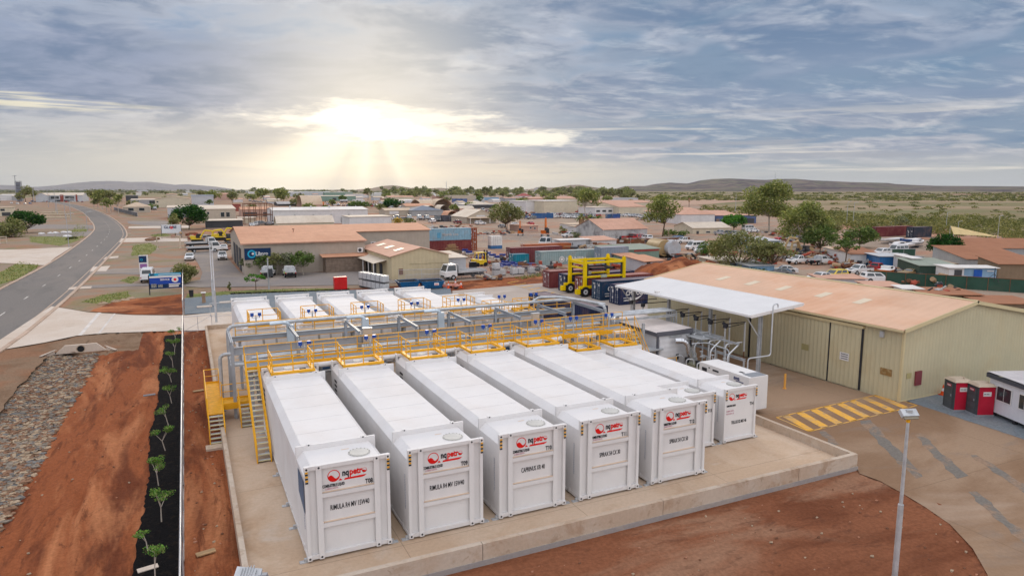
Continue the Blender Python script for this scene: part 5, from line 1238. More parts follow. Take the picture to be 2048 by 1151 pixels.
def bld(u0,u1,v,vt,D,rise,ridge,wall,roof,label,feats=(),cat='shed',name='building',rz=0,over=.35,group=None,hh=None):
    """facade base from u0 to u1 at image row v; vt row of the eave; D depth; ridge 'x' parallel to facade, 'y' gable facing, 's' skillion (rises to back), 'h' hip, 'f' flat"""
    x,y=at(u0,v);h=hh or hgt(u0,v,vt)
    if rz==0 and u0>1340:rz=-.52 if u0>1600 else -.28
    # find width along local x
    lo,hi=0,4000
    for _ in range(40):
        m=(lo+hi)/2;X_,Y_=x+m*math.cos(rz),y+m*math.sin(rz);uu=proj(X_,Y_,G0)[0] if X_*_ss+Y_*_cs>5 else 1e9
        if uu<u1:lo=m
        else:hi=m
    w=lo
    t=thing(name,label,cat,(x,y,G0),rz,group);e=over;wm=wmat(wall);rm=rmat(roof)
    b=MB()
    if ridge=='x': b.prism([(0,0),(D,0),(D,h),(D/2,h+rise),(0,h)],'x',0,w)
    elif ridge=='y': b.prism([(0,0),(w,0),(w,h),(w/2,h+rise),(0,h)],'y',0,D)
    elif ridge=='s': b.prism([(0,0),(D,0),(D,h+rise),(0,h)],'x',0,w)
    else: b.box(0,0,0,w,D,h)
    b.build('wall',wm,t)
    b=MB();T=.08
    def slab(a,c,d_,g):
        b.add([a,c,d_,g]+[(p[0],p[1],p[2]+T) for p in(a,c,d_,g)],[(4,5,6,7),(3,2,1,0),(0,1,5,4),(1,2,6,5),(2,3,7,6),(3,0,4,7)])
    o=.03
    if ridge=='x':
        k=rise/(D/2);slab((-e,-e,h-e*k+o),(w+e,-e,h-e*k+o),(w+e,D/2,h+rise+o),(-e,D/2,h+rise+o));slab((-e,D/2,h+rise+o),(w+e,D/2,h+rise+o),(w+e,D+e,h-e*k+o),(-e,D+e,h-e*k+o))
    elif ridge=='y':
        k=rise/(w/2);slab((-e,-e,h-e*k+o),(w/2,-e,h+rise+o),(w/2,D+e,h+rise+o),(-e,D+e,h-e*k+o));slab((w/2,-e,h+rise+o),(w+e,-e,h-e*k+o),(w+e,D+e,h-e*k+o),(w/2,D+e,h+rise+o))
    elif ridge=='h':
        r_=min(w,D)/2;A_=[(-e,-e,h+o),(w+e,-e,h+o),(w+e,D+e,h+o),(-e,D+e,h+o)]
        if w>=D: q=[(r_,D/2,h+rise),(w-r_,D/2,h+rise)];vs=A_+q;fs=[(0,1,5,4),(1,2,5),(2,3,4,5),(3,0,4),(3,2,1,0)]
        else: q=[(w/2,r_,h+rise),(w/2,D-r_,h+rise)];vs=A_+q;fs=[(0,1,4),(1,2,5,4),(2,3,5),(3,0,4,5),(3,2,1,0)]
        b.add(vs,fs)
    elif ridge=='s': slab((-e,-e,h-.04+o),(w+e,-e,h-.04+o),(w+e,D+e,h+rise+o),(-e,D+e,h+rise+o))
    else: slab((-e,-e,h+o),(w+e,-e,h+o),(w+e,D+e,h+o+.1),(-e,D+e,h+o+.1))
    rf=b.build('roof',rm,t)
    for f in feats:
        k,a,c,z0,z1=f[:5];xa=a*w;xc=c*w;za=z0*h;zc=z1*h;b=MB()
        if k=='win':
            b.box(xa-.08,-.05,za-.08,xc+.08,.0,zc+.08);fr=b.build('window',f[5] if len(f)>5 else wmat('white'),t);g=MB();g.box(xa,-.08,za,xc,-.05,zc);g.build('pane',GLASS,fr)
        elif k=='door':b.box(xa,-.07,za,xc,-.01,zc);b.build('door',f[5] if len(f)>5 else wmat('dark'),t)
        elif k=='panel':b.box(xa,-.12,za,xc,-.01,zc);b.build('panel',f[5],t)
        elif k=='vent':
            b.box(xa,D*.4,h+rise*.9,xc,D*.4+.8,h+rise+.7);b.build('roof_vent',GALV,rf)
        elif k=='side':   # opening on the left gable end: a..c along depth
            b.box(-.07,a*D,za,-.01,c*D,zc);b.build('door',f[5] if len(f)>5 else wmat('dark'),t)
    return t,w,D,h
# ---- vehicles
def paint(name,c): return mat('paint_'+name,c,.25,var=.03,spec=.6,dirt=(.45,.28,.18),dsc=1.2,damt=.25)
PC={'white':(.78,.77,.76),'silver':(.45,.46,.48),'black':(.02,.02,.022),'red':(.50,.02,.03),'blue':(.03,.10,.30),'yellow':(.75,.55,.03),'orange':(.62,.16,.03),'green':(.08,.50,.05),'gold':(.42,.29,.14),'grey':(.18,.19,.2),'maroon':(.2,.03,.03),'lime':(.45,.65,.05)}
HL=mat('headlight',(.75,.75,.72),.15,spec=.8);TL=mat('taillight',(.45,.01,.01),.2)
PROT={}
def vehicle(kind,col):
    key=(kind,col)
    t=thing({'sedan':'parked_car','wagon':'parked_car','ute':'utility_truck','tray':'tray_truck','van':'van','truck':'flatbed_truck','wreck':'car_wreck'}[kind],'x','car',(0,0,0))
    pm=paint(col,PC[col]);P={'sedan':(4.6,1.8,1.45),'wagon':(4.8,1.9,1.75),'ute':(5.2,1.85,1.8),'tray':(5.3,1.9,1.85),'van':(5.2,1.95,2.25),'truck':(7.6,2.2,2.5),'wreck':(4.4,1.8,1.3)}[kind]
    L,W,Hc=P;hw=W/2
    # profile along x (front at +x)
    if kind in('sedan','wreck'): low=[(-L/2,.35),(L/2,.35),(L/2,.72),(L/2-.25,.85),(L*.18,.95),(-L*.30,.98),(-L/2,.95)];cab=(-L*.40,-L*.22,L*.05,L*.22,.95,Hc)
    elif kind=='wagon': low=[(-L/2,.4),(L/2,.4),(L/2,.85),(L/2-.3,1.02),(L*.22,1.1),(-L/2,1.1)];cab=(-L*.49,-L*.44,L*.05,L*.24,1.1,Hc)
    elif kind=='ute': low=[(-L/2,.5),(L/2,.5),(L/2,.9),(L/2-.3,1.05),(L*.22,1.12),(-L/2,1.12)];cab=(-L*.14,-L*.10,L*.08,L*.24,1.12,Hc)
    elif kind=='tray': low=[(-L*.12,.5),(L/2,.5),(L/2,.95),(L/2-.3,1.1),(L*.24,1.15),(-L*.12,1.15)];cab=(-L*.12,-L*.10,L*.10,L*.25,1.15,Hc)
    elif kind=='van': low=[(-L/2,.4),(L/2,.4),(L/2,.95),(L/2-.35,1.15),(L/2-.5,1.2),(-L/2,1.2)];cab=(-L*.495,-L*.47,L*.24,L*.42,1.2,Hc)
    else: low=[(L*.22,.55),(L/2,.55),(L/2,1.3),(L*.22,1.3)];cab=(L*.22,L*.23,L*.42,L*.49,1.3,Hc)
    b=MB();b.prism([(x,z) for x,z in low],'y',-hw,hw)
    for (x0,x1) in ((-L*.30-.38,-L*.30+.38),(L*.31-.38,L*.31+.38)):
        if x0>low[0][0]-.1:
            for s in(-1,1):b.cyl((( x0+x1)/2,s*(hw-.02),.42),((x0+x1)/2,s*(hw+.006),.42),.42,n=12,mi=1)
    # cabin pillars & roof
    x0,x1,x2,x3,z0,z1=cab;iw=hw*.80
    vs=[(x0,-hw*.97,z0),(x3,-hw*.97,z0),(x3,hw*.97,z0),(x0,hw*.97,z0),(x1,-iw,z1),(x2,-iw,z1),(x2,iw,z1),(x1,iw,z1)]
    F=[(0,1,5,4),(1,2,6,5),(2,3,7,6),(3,0,4,7)]
    b.add([(p[0],p[1],p[2]) for p in vs],[(4,5,6,7)])
    b.add(vs,F);body=b.build('body',[pm,BLACK],t)
    # glass: inset quads proud of the cabin faces
    g=MB();vv=[Vector(p) for p in vs]
    def inset(f,sx,sz0,sz1,parts=1):
        a,c,d,e=[vv[i] for i in f];n=(c-a).cross(e-a).normalized()*.012
        for k in range(parts):
            u0=sx+(1-2*sx)*k/parts+(.03 if k else 0);u1=sx+(1-2*sx)*(k+1)/parts-(.03 if k<parts-1 else 0)
            def q(u,w):return a.lerp(c,u).lerp(e.lerp(d,u),w)+n
            g.quad(q(u0,sz0),q(u1,sz0),q(u1,sz1),q(u0,sz1))
    solid=kind=='van'
    inset(F[1],.07,.12,.88)
    if not solid:
        inset(F[0],.09,.15,.85,1 if kind in('tray','truck') else 2);inset(F[2],.09,.15,.85,1 if kind in('tray','truck') else 2)
        if kind!='truck':inset(F[3],.1,.2,.85)
    else:
        inset(F[3],.12,.3,.85);g.quad((L*.30,-hw-.005,1.25),(L*.10,-hw-.005,1.25),(L*.10,-iw-.06,1.95),(L*.27,-iw-.06,1.95));
        for s in(-1,1):
            for xa,xb in((-.46,-.2),(-.17,.08),(.11,.30)):
                y0_=s*(hw*.97+.004);y1_=s*(iw+.045);zz0,zz1=1.36,1.95
                q=[(xa*L,y0_*.99,zz0),(xb*L,y0_*.99,zz0),(xb*L,y1_*1.02,zz1),(xa*L,y1_*1.02,zz1)];g.add(q,[(0,1,2,3)])
    g.build('windows',GLASS,t)
    for x in(-L*.30,L*.31):
        for s in(-1,1):
            r=.34 if kind in('sedan','wreck') else .38
            b=MB();b.cyl((x,s*(hw-.22),r),(x,s*(hw+.02),r),r,n=14);w_=b.build('wheel',BLACK,t)
            b=MB();b.cyl((x,s*(hw-.1),r),(x,s*(hw+.03),r),r*.58,n=10);b.build('rim',GALV,w_)
    fx=L/2
    for s in(-1,1):
        zz=low[2][1]-.12;b=MB();b.box(fx-.05,s*hw*.9-.16*(s>0)-.0,zz-.08,fx+.015,s*hw*.9+.16*(s<0),zz+.06);b.build('headlight',HL,t)
        rx=-L/2 if kind not in('tray','truck') else -L/2
        b=MB();b.box(rx-.015,s*hw*.93-.13*(s>0),.75,rx+.03,s*hw*.93+.13*(s<0),1.0);b.build('taillight',TL,t)
    b=MB();b.box(fx-.03,-hw*.55,.5,fx+.02,hw*.55,.72);b.build('grille',BLACK,t)
    b=MB();b.box(-L/2-.05,-hw*.95,.4,-L/2+.1,hw*.95,.58);b.build('rear_bumper',BLACK if kind!='sedan' else pm,t)
    if kind=='ute':
        b=MB();b.box(-L/2+.1,-hw*.85,1.125,-L*.17,hw*.85,1.14);b.build('tub_floor',BLACK,t)
    if kind in('tray','truck'):
        z=.95 if kind=='tray' else 1.05;xb=-L*.15 if kind=='tray' else L*.19
        b=MB();b.box(-L/2,-hw,z,xb,hw,z+.1);b.box(-L/2,-hw,z+.1,xb,-hw+.05,z+.33);b.box(-L/2,hw-.05,z+.1,xb,hw,z+.33);b.box(-L/2,-hw,z+.1,-L/2+.05,hw,z+.33);b.build('tray',mat('tray_grey',(.5,.5,.5),.5),t)
        b=MB();b.box(xb-.05,-hw,z+.1,xb,hw,Hc-.1);b.build('headboard',GALV,t);b=MB();b.box(-L/2+.2,-.4,.5,L*.3,.4,z);b.build('chassis',CHAR,t)
    return t
def car(kind,col,u,v,rz,label,cat='car',group=None,sc=1.0,z=G0+.075):
    k=(kind,col);p=at(u,v)
    if k in PROT:
        t=dup(PROT[k],(*p,z),rz)
        if 'group' in t:del t['group']
    else:
        t=vehicle(kind,col);PROT[k]=t;t.location=(*p,z);t.rotation_euler=(0,0,rz)
    t.scale=(sc,)*3;t['label']=label;t['category']=cat
    if group:t['group']=group
    return t
# ---- trees
LM={k:leafmat('leaf_'+k,c) for k,c in {'gum_a':(0.259,0.275,0.094),'gum_b':(0.169,0.199,0.071),'gum_c':(0.378,0.360,0.139),'dark_a':(0.034,0.096,0.025),'dark_b':(0.022,0.065,0.019),'dark_c':(0.078,0.155,0.039),'lime_a':(.14,.20,.06),'lime_b':(.09,.14,.045),'lime_c':(.21,.25,.09),'vivid_a':(.10,.26,.045),'vivid_b':(.07,.18,.03),'vivid_c':(.16,.32,.06),'olive_a':(0.238,0.246,0.102),'olive_b':(0.169,0.170,0.074),'olive_c':(0.338,0.303,0.158),'grey_a':(0.202,0.217,0.139),'grey_b':(0.139,0.155,0.093),'grey_c':(0.310,0.310,0.217),'gold_a':(0.651,0.372,0.078),'gold_b':(0.310,0.264,0.078),'gold_c':(0.775,0.542,0.155)}.items()}
BARK=mat('bark_pale',(.50,.43,.36),.9,var=.2);BARKD=mat('bark_dark',(.16,.11,.075),.9,var=.2)
def leaves(b,c,r,n,s,rnd,flat=1.,hollow=.35):
    for _ in range(n):
        while 1:
            p=Vector((rnd.uniform(-1,1),rnd.uniform(-1,1),rnd.uniform(-1,1)))
            if p.length<1 and p.length>hollow*rnd.random():break
        p=Vector((c[0]+p.x*r,c[1]+p.y*r,c[2]+p.z*r*flat))
        k=s*rnd.uniform(.6,1.3);a=rnd.uniform(0,6.28);e=Euler((rnd.uniform(-1,1),rnd.uniform(-1,1),a)).to_matrix()
        q=[p+e@Vector(v) for v in((-k,-k*.5,0),(k*.6,-k*.6,0),(k,k*.4,0),(-k*.5,k*.6,0))]
        b.add(q,[(0,1,2,3)],rnd.choice((0,0,1,1,2)))
def tree(u,v,vt,wpx,pal,label,kind='gum',dens=1.,bark=None,group=None,cat='tree',name='tree',trunkfrac=None,z=G0):
    rnd=random.Random(int(u*7+v*13));x,y=at(u,v);h=max(.5,hgt(u,v,vt));pm=pxm(x,y);w=wpx*pm/2
    t=thing(name,label,cat,(x,y,z),0,group);bk=bark or BARKD
    mats=[LM[pal+'_'+k] for k in 'abc'];ls=max(pm*1.9,.07);ls=min(ls,h*.12)
    cen=[]
    if kind=='gum':
        n=int(9+wpx/9);tf=trunkfrac or .38
        for i in range(n):
            a=rnd.uniform(0,6.28);q=math.sqrt(rnd.random());zz=rnd.uniform(tf+.12,.90);env=math.sin(min(1,(1-zz)/.42)*1.57)*.72
            r=w*rnd.uniform(.28,.46);cen.append((math.cos(a)*w*env*q,math.sin(a)*w*env*q,h*zz,r))
        cen.append((0,0,h*.86,w*.42))
    elif kind=='round':
        n=int(14+wpx/6);tf=trunkfrac or .12
        for i in range(n):
            a=rnd.uniform(0,6.28);f=rnd.uniform(-.2,1);rr_=math.sqrt(max(0,1-f*f));r=w*rnd.uniform(.26,.38)
            cen.append((math.cos(a)*(w-r*.8)*rr_,math.sin(a)*(w-r*.8)*rr_,h*(tf+(1-tf)*.42)+f*h*(1-tf)*.40,r))
        cen.append((0,0,h*.55,w*.6))
    elif kind=='bush':
        tf=.0;n=int(8+wpx/6)
        for i in range(n):
            a=rnd.uniform(0,6.28);q=math.sqrt(rnd.random());r=min(w,h)*rnd.uniform(.28,.45)
            cen.append((math.cos(a)*(w-r)*q,math.sin(a)*(w-r)*q,r*.6+(h-r*1.5)*rnd.uniform(0.05,1)*(1-.35*q),r))
    elif kind=='umbrella':
        tf=trunkfrac or .5;n=int(9+wpx/7)
        for i in range(n):
            a=rnd.uniform(0,6.28);q=math.sqrt(rnd.random());r=w*rnd.uniform(.2,.3)
            cen.append((math.cos(a)*(w-r)*q,math.sin(a)*(w-r)*q,h*(.80-.22*q*q)+rnd.uniform(-.04,.06)*h,r))
    elif kind=='sapling':
        tf=.35;n=rnd.randint(4,7)
        for i in range(n):
            a=rnd.uniform(0,6.28);cen.append((math.cos(a)*w*.6,math.sin(a)*w*.6,h*rnd.uniform(.45,.92),w*rnd.uniform(.3,.5)))
    # trunk and limbs
    b=MB();tr=max(.045*h if kind!='sapling' else .018,.02)*(.5 if kind in('round','umbrella') else .42)
    tr=max(tr,.02);fork=Vector((rnd.uniform(-.06,.06)*h,rnd.uniform(-.06,.06)*h,h*max(.15,tf)))
    if kind!='bush':b.cyl((0,0,0),fork,tr,tr*.75,n=7)
    else: fork=Vector((0,0,0))
    for c in (cen if len(cen)<30 else cen[::2]):
        m_=fork.lerp(Vector(c[:3]),.55)+Vector((rnd.uniform(-.1,.1)*w,rnd.uniform(-.1,.1)*w,-.02*h))
        b.cyl(fork,m_,tr*.5,tr*.32,n=5);b.cyl(m_,Vector(c[:3]),tr*.32,tr*.12,n=4)
    b.build('trunk',bk,t)
    b=MB();area=sum((c[3]/pm)**2 for c in cen);per=dens*.62/ (1.9**2)*4
    for c in cen:
        n=int(min(520,max(14,per*(c[3]/pm)**2*(1.9*pm/ls)**2)))
        leaves(b,c,c[3],n,ls,rnd,.72 if kind in('gum','sapling') else (.5 if kind=='umbrella' else .85))
    b.build('crown',mats,t);return t
def palm(u,v,vt,label,skirt=True):
    x,y=at(u,v);h=hgt(u,v,vt);t=thing('palm_tree',label,'palm tree',(x,y,G0),0,None);rnd=random.Random(int(u))
    b=MB();b.cyl((0,0,0),(0,0,h*.85),.28,.2,n=7);b.build('trunk',BARKD,t)
    if skirt:b=MB();b.cyl((0,0,h*.5),(0,0,h*.82),.75,.95,n=9);b.ball((0,0,h*.5),.75,9,4,sc=(1,1,.8));b.build('dead_skirt',mat('palm_skirt',(.34,.22,.12),.9,var=.25,bump=.05,bs=3),t)
    b=MB()
    for i in range(26):
        a=i*2.4;el=rnd.uniform(-.3,1.1);L=h*.22+.8;c=Vector((0,0,h*.86));d=Vector((math.cos(a)*math.cos(el),math.sin(a)*math.cos(el),math.sin(el)));s=Vector((-math.sin(a),math.cos(a),0))*.16
        m_=c+d*L*.55;e=c+d*L+Vector((0,0,-L*.35));b.add([c-s*.3,c+s*.3,m_+s*2,e+s,e-s,m_-s*2],[(0,1,2,5),(5,2,3,4)],rnd.choice((0,1)))
    b.build('fronds',[LM['olive_a'],LM['lime_b']],t)
# ---------------- workshop beside the lot (large near building) -------------------------
RB=wmat('brick')
rw=mat('wall_grey_beige',(.44,.375,.31),.7,var=.06,dirt=(.36,.27,.2),dsc=.2,damt=.4,corr=('w',.7,.004),cc=.02);MATS['wall_gb']=rw
RP=rmat('orange')
w=thing('workshop','long beige workshop with an orange tin roof and a navy wall sign','workshop',(8.9,129.5,G0));ox=(8.9,129.5,G0)
x0,y0,x1,y1,he=8.9,129.5,30.6,166.,5.2;zr=7.3;ym=148.
xr=at(800,540)[0]+1.5
b=MB(ox);b.prism([(y0,G0),(y1,G0),(y1,he),(ym,zr),(y0,he)],'x',x0,x1);b.build('wall',rw,w)
b=MB(ox);kk=(zr-he)/(ym-y0);yn=139.;b.prism([(yn,G0),(y1,G0),(y1,he),(ym,zr),(yn,he+kk*(yn-y0))],'x',x1,xr+9);b.build('rear_wing',rw,w)
b=MB(ox)
def rq(b,a,c,d,e,T=.1): b.add([a,c,d,e]+[(p[0],p[1],p[2]+T) for p in(a,c,d,e)],[(4,5,6,7),(3,2,1,0),(0,1,5,4),(1,2,6,5),(2,3,7,6),(3,0,4,7)])
rq(b,(x0-.4,y0-.5,he-.02),(x1+.3,y0-.5,he-.02),(x1+.3,ym,zr+.03),(x0-.4,ym,zr+.03))
rq(b,(x1+.3,yn-.4,he+kk*(yn-y0)-.02),(xr+9.3,yn-.4,he+kk*(yn-y0)-.02),(xr+9.3,ym,zr+.03),(x1+.3,ym,zr+.03))
rq(b,(x0-.4,ym,zr+.03),(xr+9.3,ym,zr+.03),(xr+9.3,y1+.4,he),(x0-.4,y1+.4,he));b.build('roof',RP,w)
for i in range(3):
    b=MB(ox);yy=y0+6+i*7.6;b.box(x0-.12,yy,G0+.1,x0-.02,yy+4.6,3.9);b.build('roller_door',wmat('dark'),w)
b=MB(ox);b.box(x0-.5,y0-.56,he-.1,x1+.35,y0-.5,he+.12);b.build('gutter',mat('gutter_pink',(.5,.28,.2),.6),w)
b=MB(ox);b.box(x0+.15,y0-.16,2.4,x0+4.6,y0-.02,4.4);sg=b.build('wall_sign',NV,w)
text('Libpro',1.0,WHITE,sg,(2.0,-.18,3.2-G0-.1),bold=.02,xs=.8);b=MB();b.disc((1.35,-.19,3.4-G0),.72,'y',22,0,.46);b.build('ring_mark',CYN,sg);b=MB();b.disc((1.55,-.2,3.45-G0),.2,'y',12);b.build('ring_dot',WHITE,sg)
for x,z,yy in((26.2,1.9,y0),(29.6,2.0,y0),(29.6,3.0,y0),(34.5,3.3,139.)):
    b=MB(ox);b.box(x-.5,yy-.5,z,x+.5,yy-.02,z+.85);a_=b.build('air_conditioner',WHITE,w);b=MB();b.disc((x-.1-8.9,yy-.52-129.5,z+.42-G0),.32,'y',14);b.build('fan_grille',CHAR,a_)
b=MB(ox);b.cyl((19,140,6.4),(19,140,7.0),.06,n=6);b.cyl((19,140,7.0),(19,140,7.15),.22,n=8);b.build('flue',STEEL,w)
p=at(652,546);bx,by=p;x2=at(722,545)[0]
bb=thing('block_annex','grey brick annex with a low orange roof at the corner of the workshop','annex',(bx,by,G0));b=MB();W2=7.4;b.box(0,0,0,W2,4.2,2.9);b.build('wall',RB,bb);b=MB();rq(b,(-.6,-.4,2.9),(W2+1.4,-.4,2.9),(W2+1.4,4.3,3.35),(-.6,4.3,3.35));b.build('roof',RP,bb)
# cream warehouse with verandah
cx,cy=at(868,556);xl=at(752,560)[0]
cw=thing('warehouse','cream warehouse with an orange gable roof and a posted verandah','warehouse',(30.9,112.,G0));L_=10.2
b=MB();b.prism([(0,0),(L_,0),(L_,4.0),(L_/2,5.3),(0,4.0)],'y',0,21);b.build('wall',mat('wall_cream2',(.60,.50,.32),.7,var=.04,dirt=(.5,.4,.27),dsc=.2,damt=.5,corr=('w',.7,.008)),cw)
b=MB();rq(b,(-.4,-.3,3.93),(L_/2,-.3,5.34),(L_/2,21.3,5.34),(-.4,21.3,3.93));rq(b,(L_/2,-.3,5.34),(L_+.4,-.3,3.93),(L_+.4,21.3,3.93),(L_/2,21.3,5.34));rf=b.build('roof',rmat('pink'),cw)
for i in range(3):b=MB();b.quad((1.6,3+i*6,4.62),(3.2,3+i*6,5.02),(3.2,5+i*6,5.02),(1.6,5+i*6,4.62));b.build('skylight',SKYL,rf)
b=MB();b.box(3.0,-.06,2.55,L_-.1,0,2.62);b.build('seam',mat('seam',(.4,.33,.2),.6),cw)
b=MB();rq(b,(-2.4,3,2.6),(-.0,3,3.1),(-.0,19,3.1),(-2.4,19,2.6),.06);b.build('verandah_roof',rmat('cream'),cw)
for y in(3.3,7,11,15,18.7):b=MB();b.box(-2.35,y-.06,0,-2.23,y+.06,2.6);b.build('verandah_post',WHITE,cw)
for y in(6,10.5,14):b=MB();b.box(-.07,y,.1,-.01,y+2,2.2);b.build('door',wmat('dark'),cw)
b=MB();b.box(1.2,-.09,.9,1.9,-.02,1.9);b.build('rust_panel',STEEL,cw)
B=bld
t,w_,D_,h_=B(869,932,551,517,9,.35,'s','lgrey','cream','low blue grey tin annex right of the cream warehouse')
B(795,868,505,487,6,.6,'s','maroon','cream','open maroon framed carport with a pale roof behind the cream warehouse',[('door',.05,.45,.05,.85),('door',.5,.95,.05,.85,wmat('beige'))],'carport')
# ---- middle and far buildings
B(412,472,441,418,30,1.2,'s','beige','cream','flat roofed beige office with dark windows behind the yellow excavators',[('win',.05,.12,.55,.75),('win',.5,.62,.3,.7),('win',.68,.8,.3,.7)],'office')
B(412,486,456,441.5,8,.3,'s','dark','cream','open shelter with a cream roof behind the yellow excavators',[],'shelter')
B(336,412,436,415,14,.8,'s','lgrey','cream','low pale shed behind the dark round tree')
B(311,382,415,398,30,2.2,'y','cream','tan','tan gabled shed with two wide cream doors',[('door',.15,.42,.05,.75,wmat('cream')),('door',.45,.75,.05,.75,wmat('cream')),('win',.04,.09,.6,.75)])
B(384,428,412,392,20,1,'x','lgrey','slate','blue grey shed right of the tan gabled shed')
B(246,300,425,414,14,3,'h','beige','tan','house with a tan hipped roof behind the roadside gums',[('win',.2,.4,.3,.8),('win',.6,.8,.3,.8)],'house')
B(262,335,409,399.5,16,.8,'s','grey','cream','long grey building with a pale flat roof beyond the hipped house',[('win',.5,.7,.2,.8)])
B(252,276,402,391,12,.2,'f','dark','grey','small dark flat roofed shop under the pale billboard')
B(95,166,403.5,390.5,60,3,'x','lgrey','cream','large grey showroom with red pillars at the far end of the road',[('panel',.02,.07,0,1.1,wmat('red')),('panel',.36,.46,0,1.1,wmat('red')),('panel',.80,.85,0,1.1,wmat('red')),('win',.10,.33,.45,.85),('win',.5,.76,.45,.85),('door',.2,.36,0,.3),('door',.46,.75,0,.3)],'showroom')
B(72,96,404,391,60,3,'y','lgrey','cream','plain grey wing left of the red pillared showroom')
B(0,26,401,390,20,1,'s','white','white','white roadside shed at the far left')
B(24,44,401,392,15,1,'s','grey','cream','grey shed beside the lattice tower at the far left')
B(-20,24,433,415,10,.5,'f','cream','tan','cream transportable with small windows left of the dark roadside tree',[('win',.5,.7,.6,.85),('door',.55,.95,.05,.45)])
B(430,466,400,388,20,1.5,'x','pink','pink','pink walled shed beyond the twin small gums')
B(466,482,422,408,10,.3,'f','red','rust','red box shed left of the steel gantry')
B(483,545,433,419,20,1.2,'x','pink','orange','open workshop with an orange roof behind the steel gantry',[('door',.05,.5,0,.6),('door',.7,.95,0,.6)])
B(478,512,447,436,8,.2,'f','cream','cream','small cream hut with an orange door left of the gantry',[('door',.02,.1,.05,.9,mat('orange_door',(.6,.12,.03),.5))])
wh=wmat('white')
t,w_,D_,h_=B(547,736,449,421,24,1.0,'x','white','white','long white factory with four round vents behind the workshop',[('door',.70,.78,.05,.45,wmat('grey')),('vent',.20,.215,0,0),('vent',.42,.435,0,0),('vent',.62,.635,0,0)],'factory')
for k in range(4):
    b=MB();xx=w_*(.22+.19*k);b.disc((xx,-.06,h_*.6),.5,'y',10);b.build('wall_vent',wmat('grey'),t)
B(700,783,459,434,14,.3,'f','white','cream','lower white block at the right end of the long white factory')
B(555,668,455,446,10,2.6,'x','cream','cream','cream awning roof in front of the long white factory')
B(556,604,412,408,30,2,'x','dark','grey','low grey arched roof behind the steel gantry')
B(573,604,393,384.5,20,1,'x','lgrey','white','pale grey hangar on the horizon left of the green sheds',[('door',.85,.97,0,.9)])
B(604,660,392,384,20,1.2,'x','lgrey','lgrey','long pale grey shed on the horizon')
B(650,706,395,385,20,1,'x','green','green','green shed on the horizon, rear one')
B(640,712,402,392,16,.6,'s','green','cream','long green shed in front of the rear green one',[('door',.35,.45,.1,.6)])
B(693,728,396,388,12,.5,'f','white','white','short white box shed right of the green sheds')
B(708,730,408,400,8,.3,'f','white','white','white site van body beyond the factory roof')
B(776,828,404,394,16,1.5,'x','cream','pink','cream shed with a pink roof beyond the factory',[('door',.03,.1,.3,.9)])
B(744,776,392,386,12,1,'x','white','white','small white shed in trees beyond the crane trucks')
B(771,824,432,421,14,1.2,'x','beige','tan','beige low shed left of the grey hipped shed',[('panel',.15,.5,.35,.9,wh)])
B(824,886,432,421,18,2.6,'h','grey','slate','grey shed with a dark hipped roof in the middle distance')
B(812,866,419,412,18,1.6,'x','beige','orange','orange roofed shed behind the grey hipped shed')
B(900,952,401,391,22,.6,'f','beige','beige','flat beige box warehouse near the horizon',[('door',.02,.06,.3,.8)])
B(938,990,417,409,26,2.6,'h','lgrey','cream','open shelter with a broad cream hipped roof in the middle distance',[('door',.02,.98,.05,.85)],'shelter')
B(962,998,401,395,10,.2,'f','lblue','lblue','long teal box stack near the horizon')
t,w_,D_,h_=B(934,992,447,434,20,3.2,'y','beige','cream','cream gabled workshop with a pale sign board left of the big tree',[('panel',.32,.62,.95,1.25,wh)],'workshop')
for k in range(4):
    b=MB();b.box(w_*k/3-.1,-4.1,0,w_*k/3+.1,-3.9,h_*.9);b.build('verandah_post',WHITE,t)
b=MB();rq(b,(-.3,-4.2,h_*.86),(w_+.3,-4.2,h_*.86),(w_+.3,0,h_),(-.3,0,h_));b.build('verandah_roof',rmat('tan'),t)
B(1010,1040,403,396,16,.8,'x','grey','pink','grey shed left of the red pyramid roofed house')
B(1040,1064,398,392,18,4.2,'h','white','red','white house with a dark red pyramid roof near the horizon',[('win',.2,.4,.2,.8),('win',.6,.8,.2,.8)],'house')
B(1052,1088,425,403,30,.8,'f','white','white','pale grey warehouse left half of the wide cream block')
B(1088,1155,426,402,30,.8,'f','cream','white','wide cream warehouse facing the rows of parked cars',[('panel',.48,.52,.05,.1,wh)],'warehouse')
B(1060,1098,401,397,30,2,'x','pink','pink','pink roofed shed behind the wide cream warehouse')
B(1098,1152,401,397,30,3,'x','cream','pink','broad low pink gable behind the wide cream warehouse')
B(1190,1238,428,415,20,.8,'f','white','cream','white office with four windows left of the big round gum',[('win',.05,.2,.3,.6),('win',.3,.45,.3,.6),('win',.55,.7,.3,.6),('win',.78,.92,.3,.6)],'office')
B(1238,1292,428,414,34,2.5,'x','cream','pink','cream workshop with a pink skylit roof left of the big round gum',[('door',.55,.92,.05,.85,wmat('cream'))])
B(1186,1300,412,406,26,2.2,'x','cream','pink','long pink roofed shed beyond the white office')
B(1222,1276,401,396,16,.6,'f','lgrey','lgrey','long silver roofed shed near the horizon on the right')
B(1362,1429,449,429,46,2.8,'h','white','pink','big white walled warehouse with a pink roof right of the round gum',[],'warehouse')
B(1405,1466,431,427,26,1.4,'x','dark','pink','pink roof with a dark gutter band behind the blue building')
B(1432,1512,447,431,24,.5,'f','blue','pink','dark blue fronted building behind the bright green tree',[('panel',.0,.08,0,.6,wmat('brick')),('door',.68,.95,0,.62),('win',.25,.35,.1,.5)])
B(1385,1462,468,456,16,1.6,'x','cream','cream','small cream workshop left of the bright green tree',[('win',.35,.45,.2,.45),('win',.55,.65,.2,.45),('door',.1,.16,0,.5)],'workshop')
B(1206,1294,481,459,16,2.8,'x','weather','pink','weathered white tin shed with a pink gable roof',[('win',.02,.05,.2,.4)])
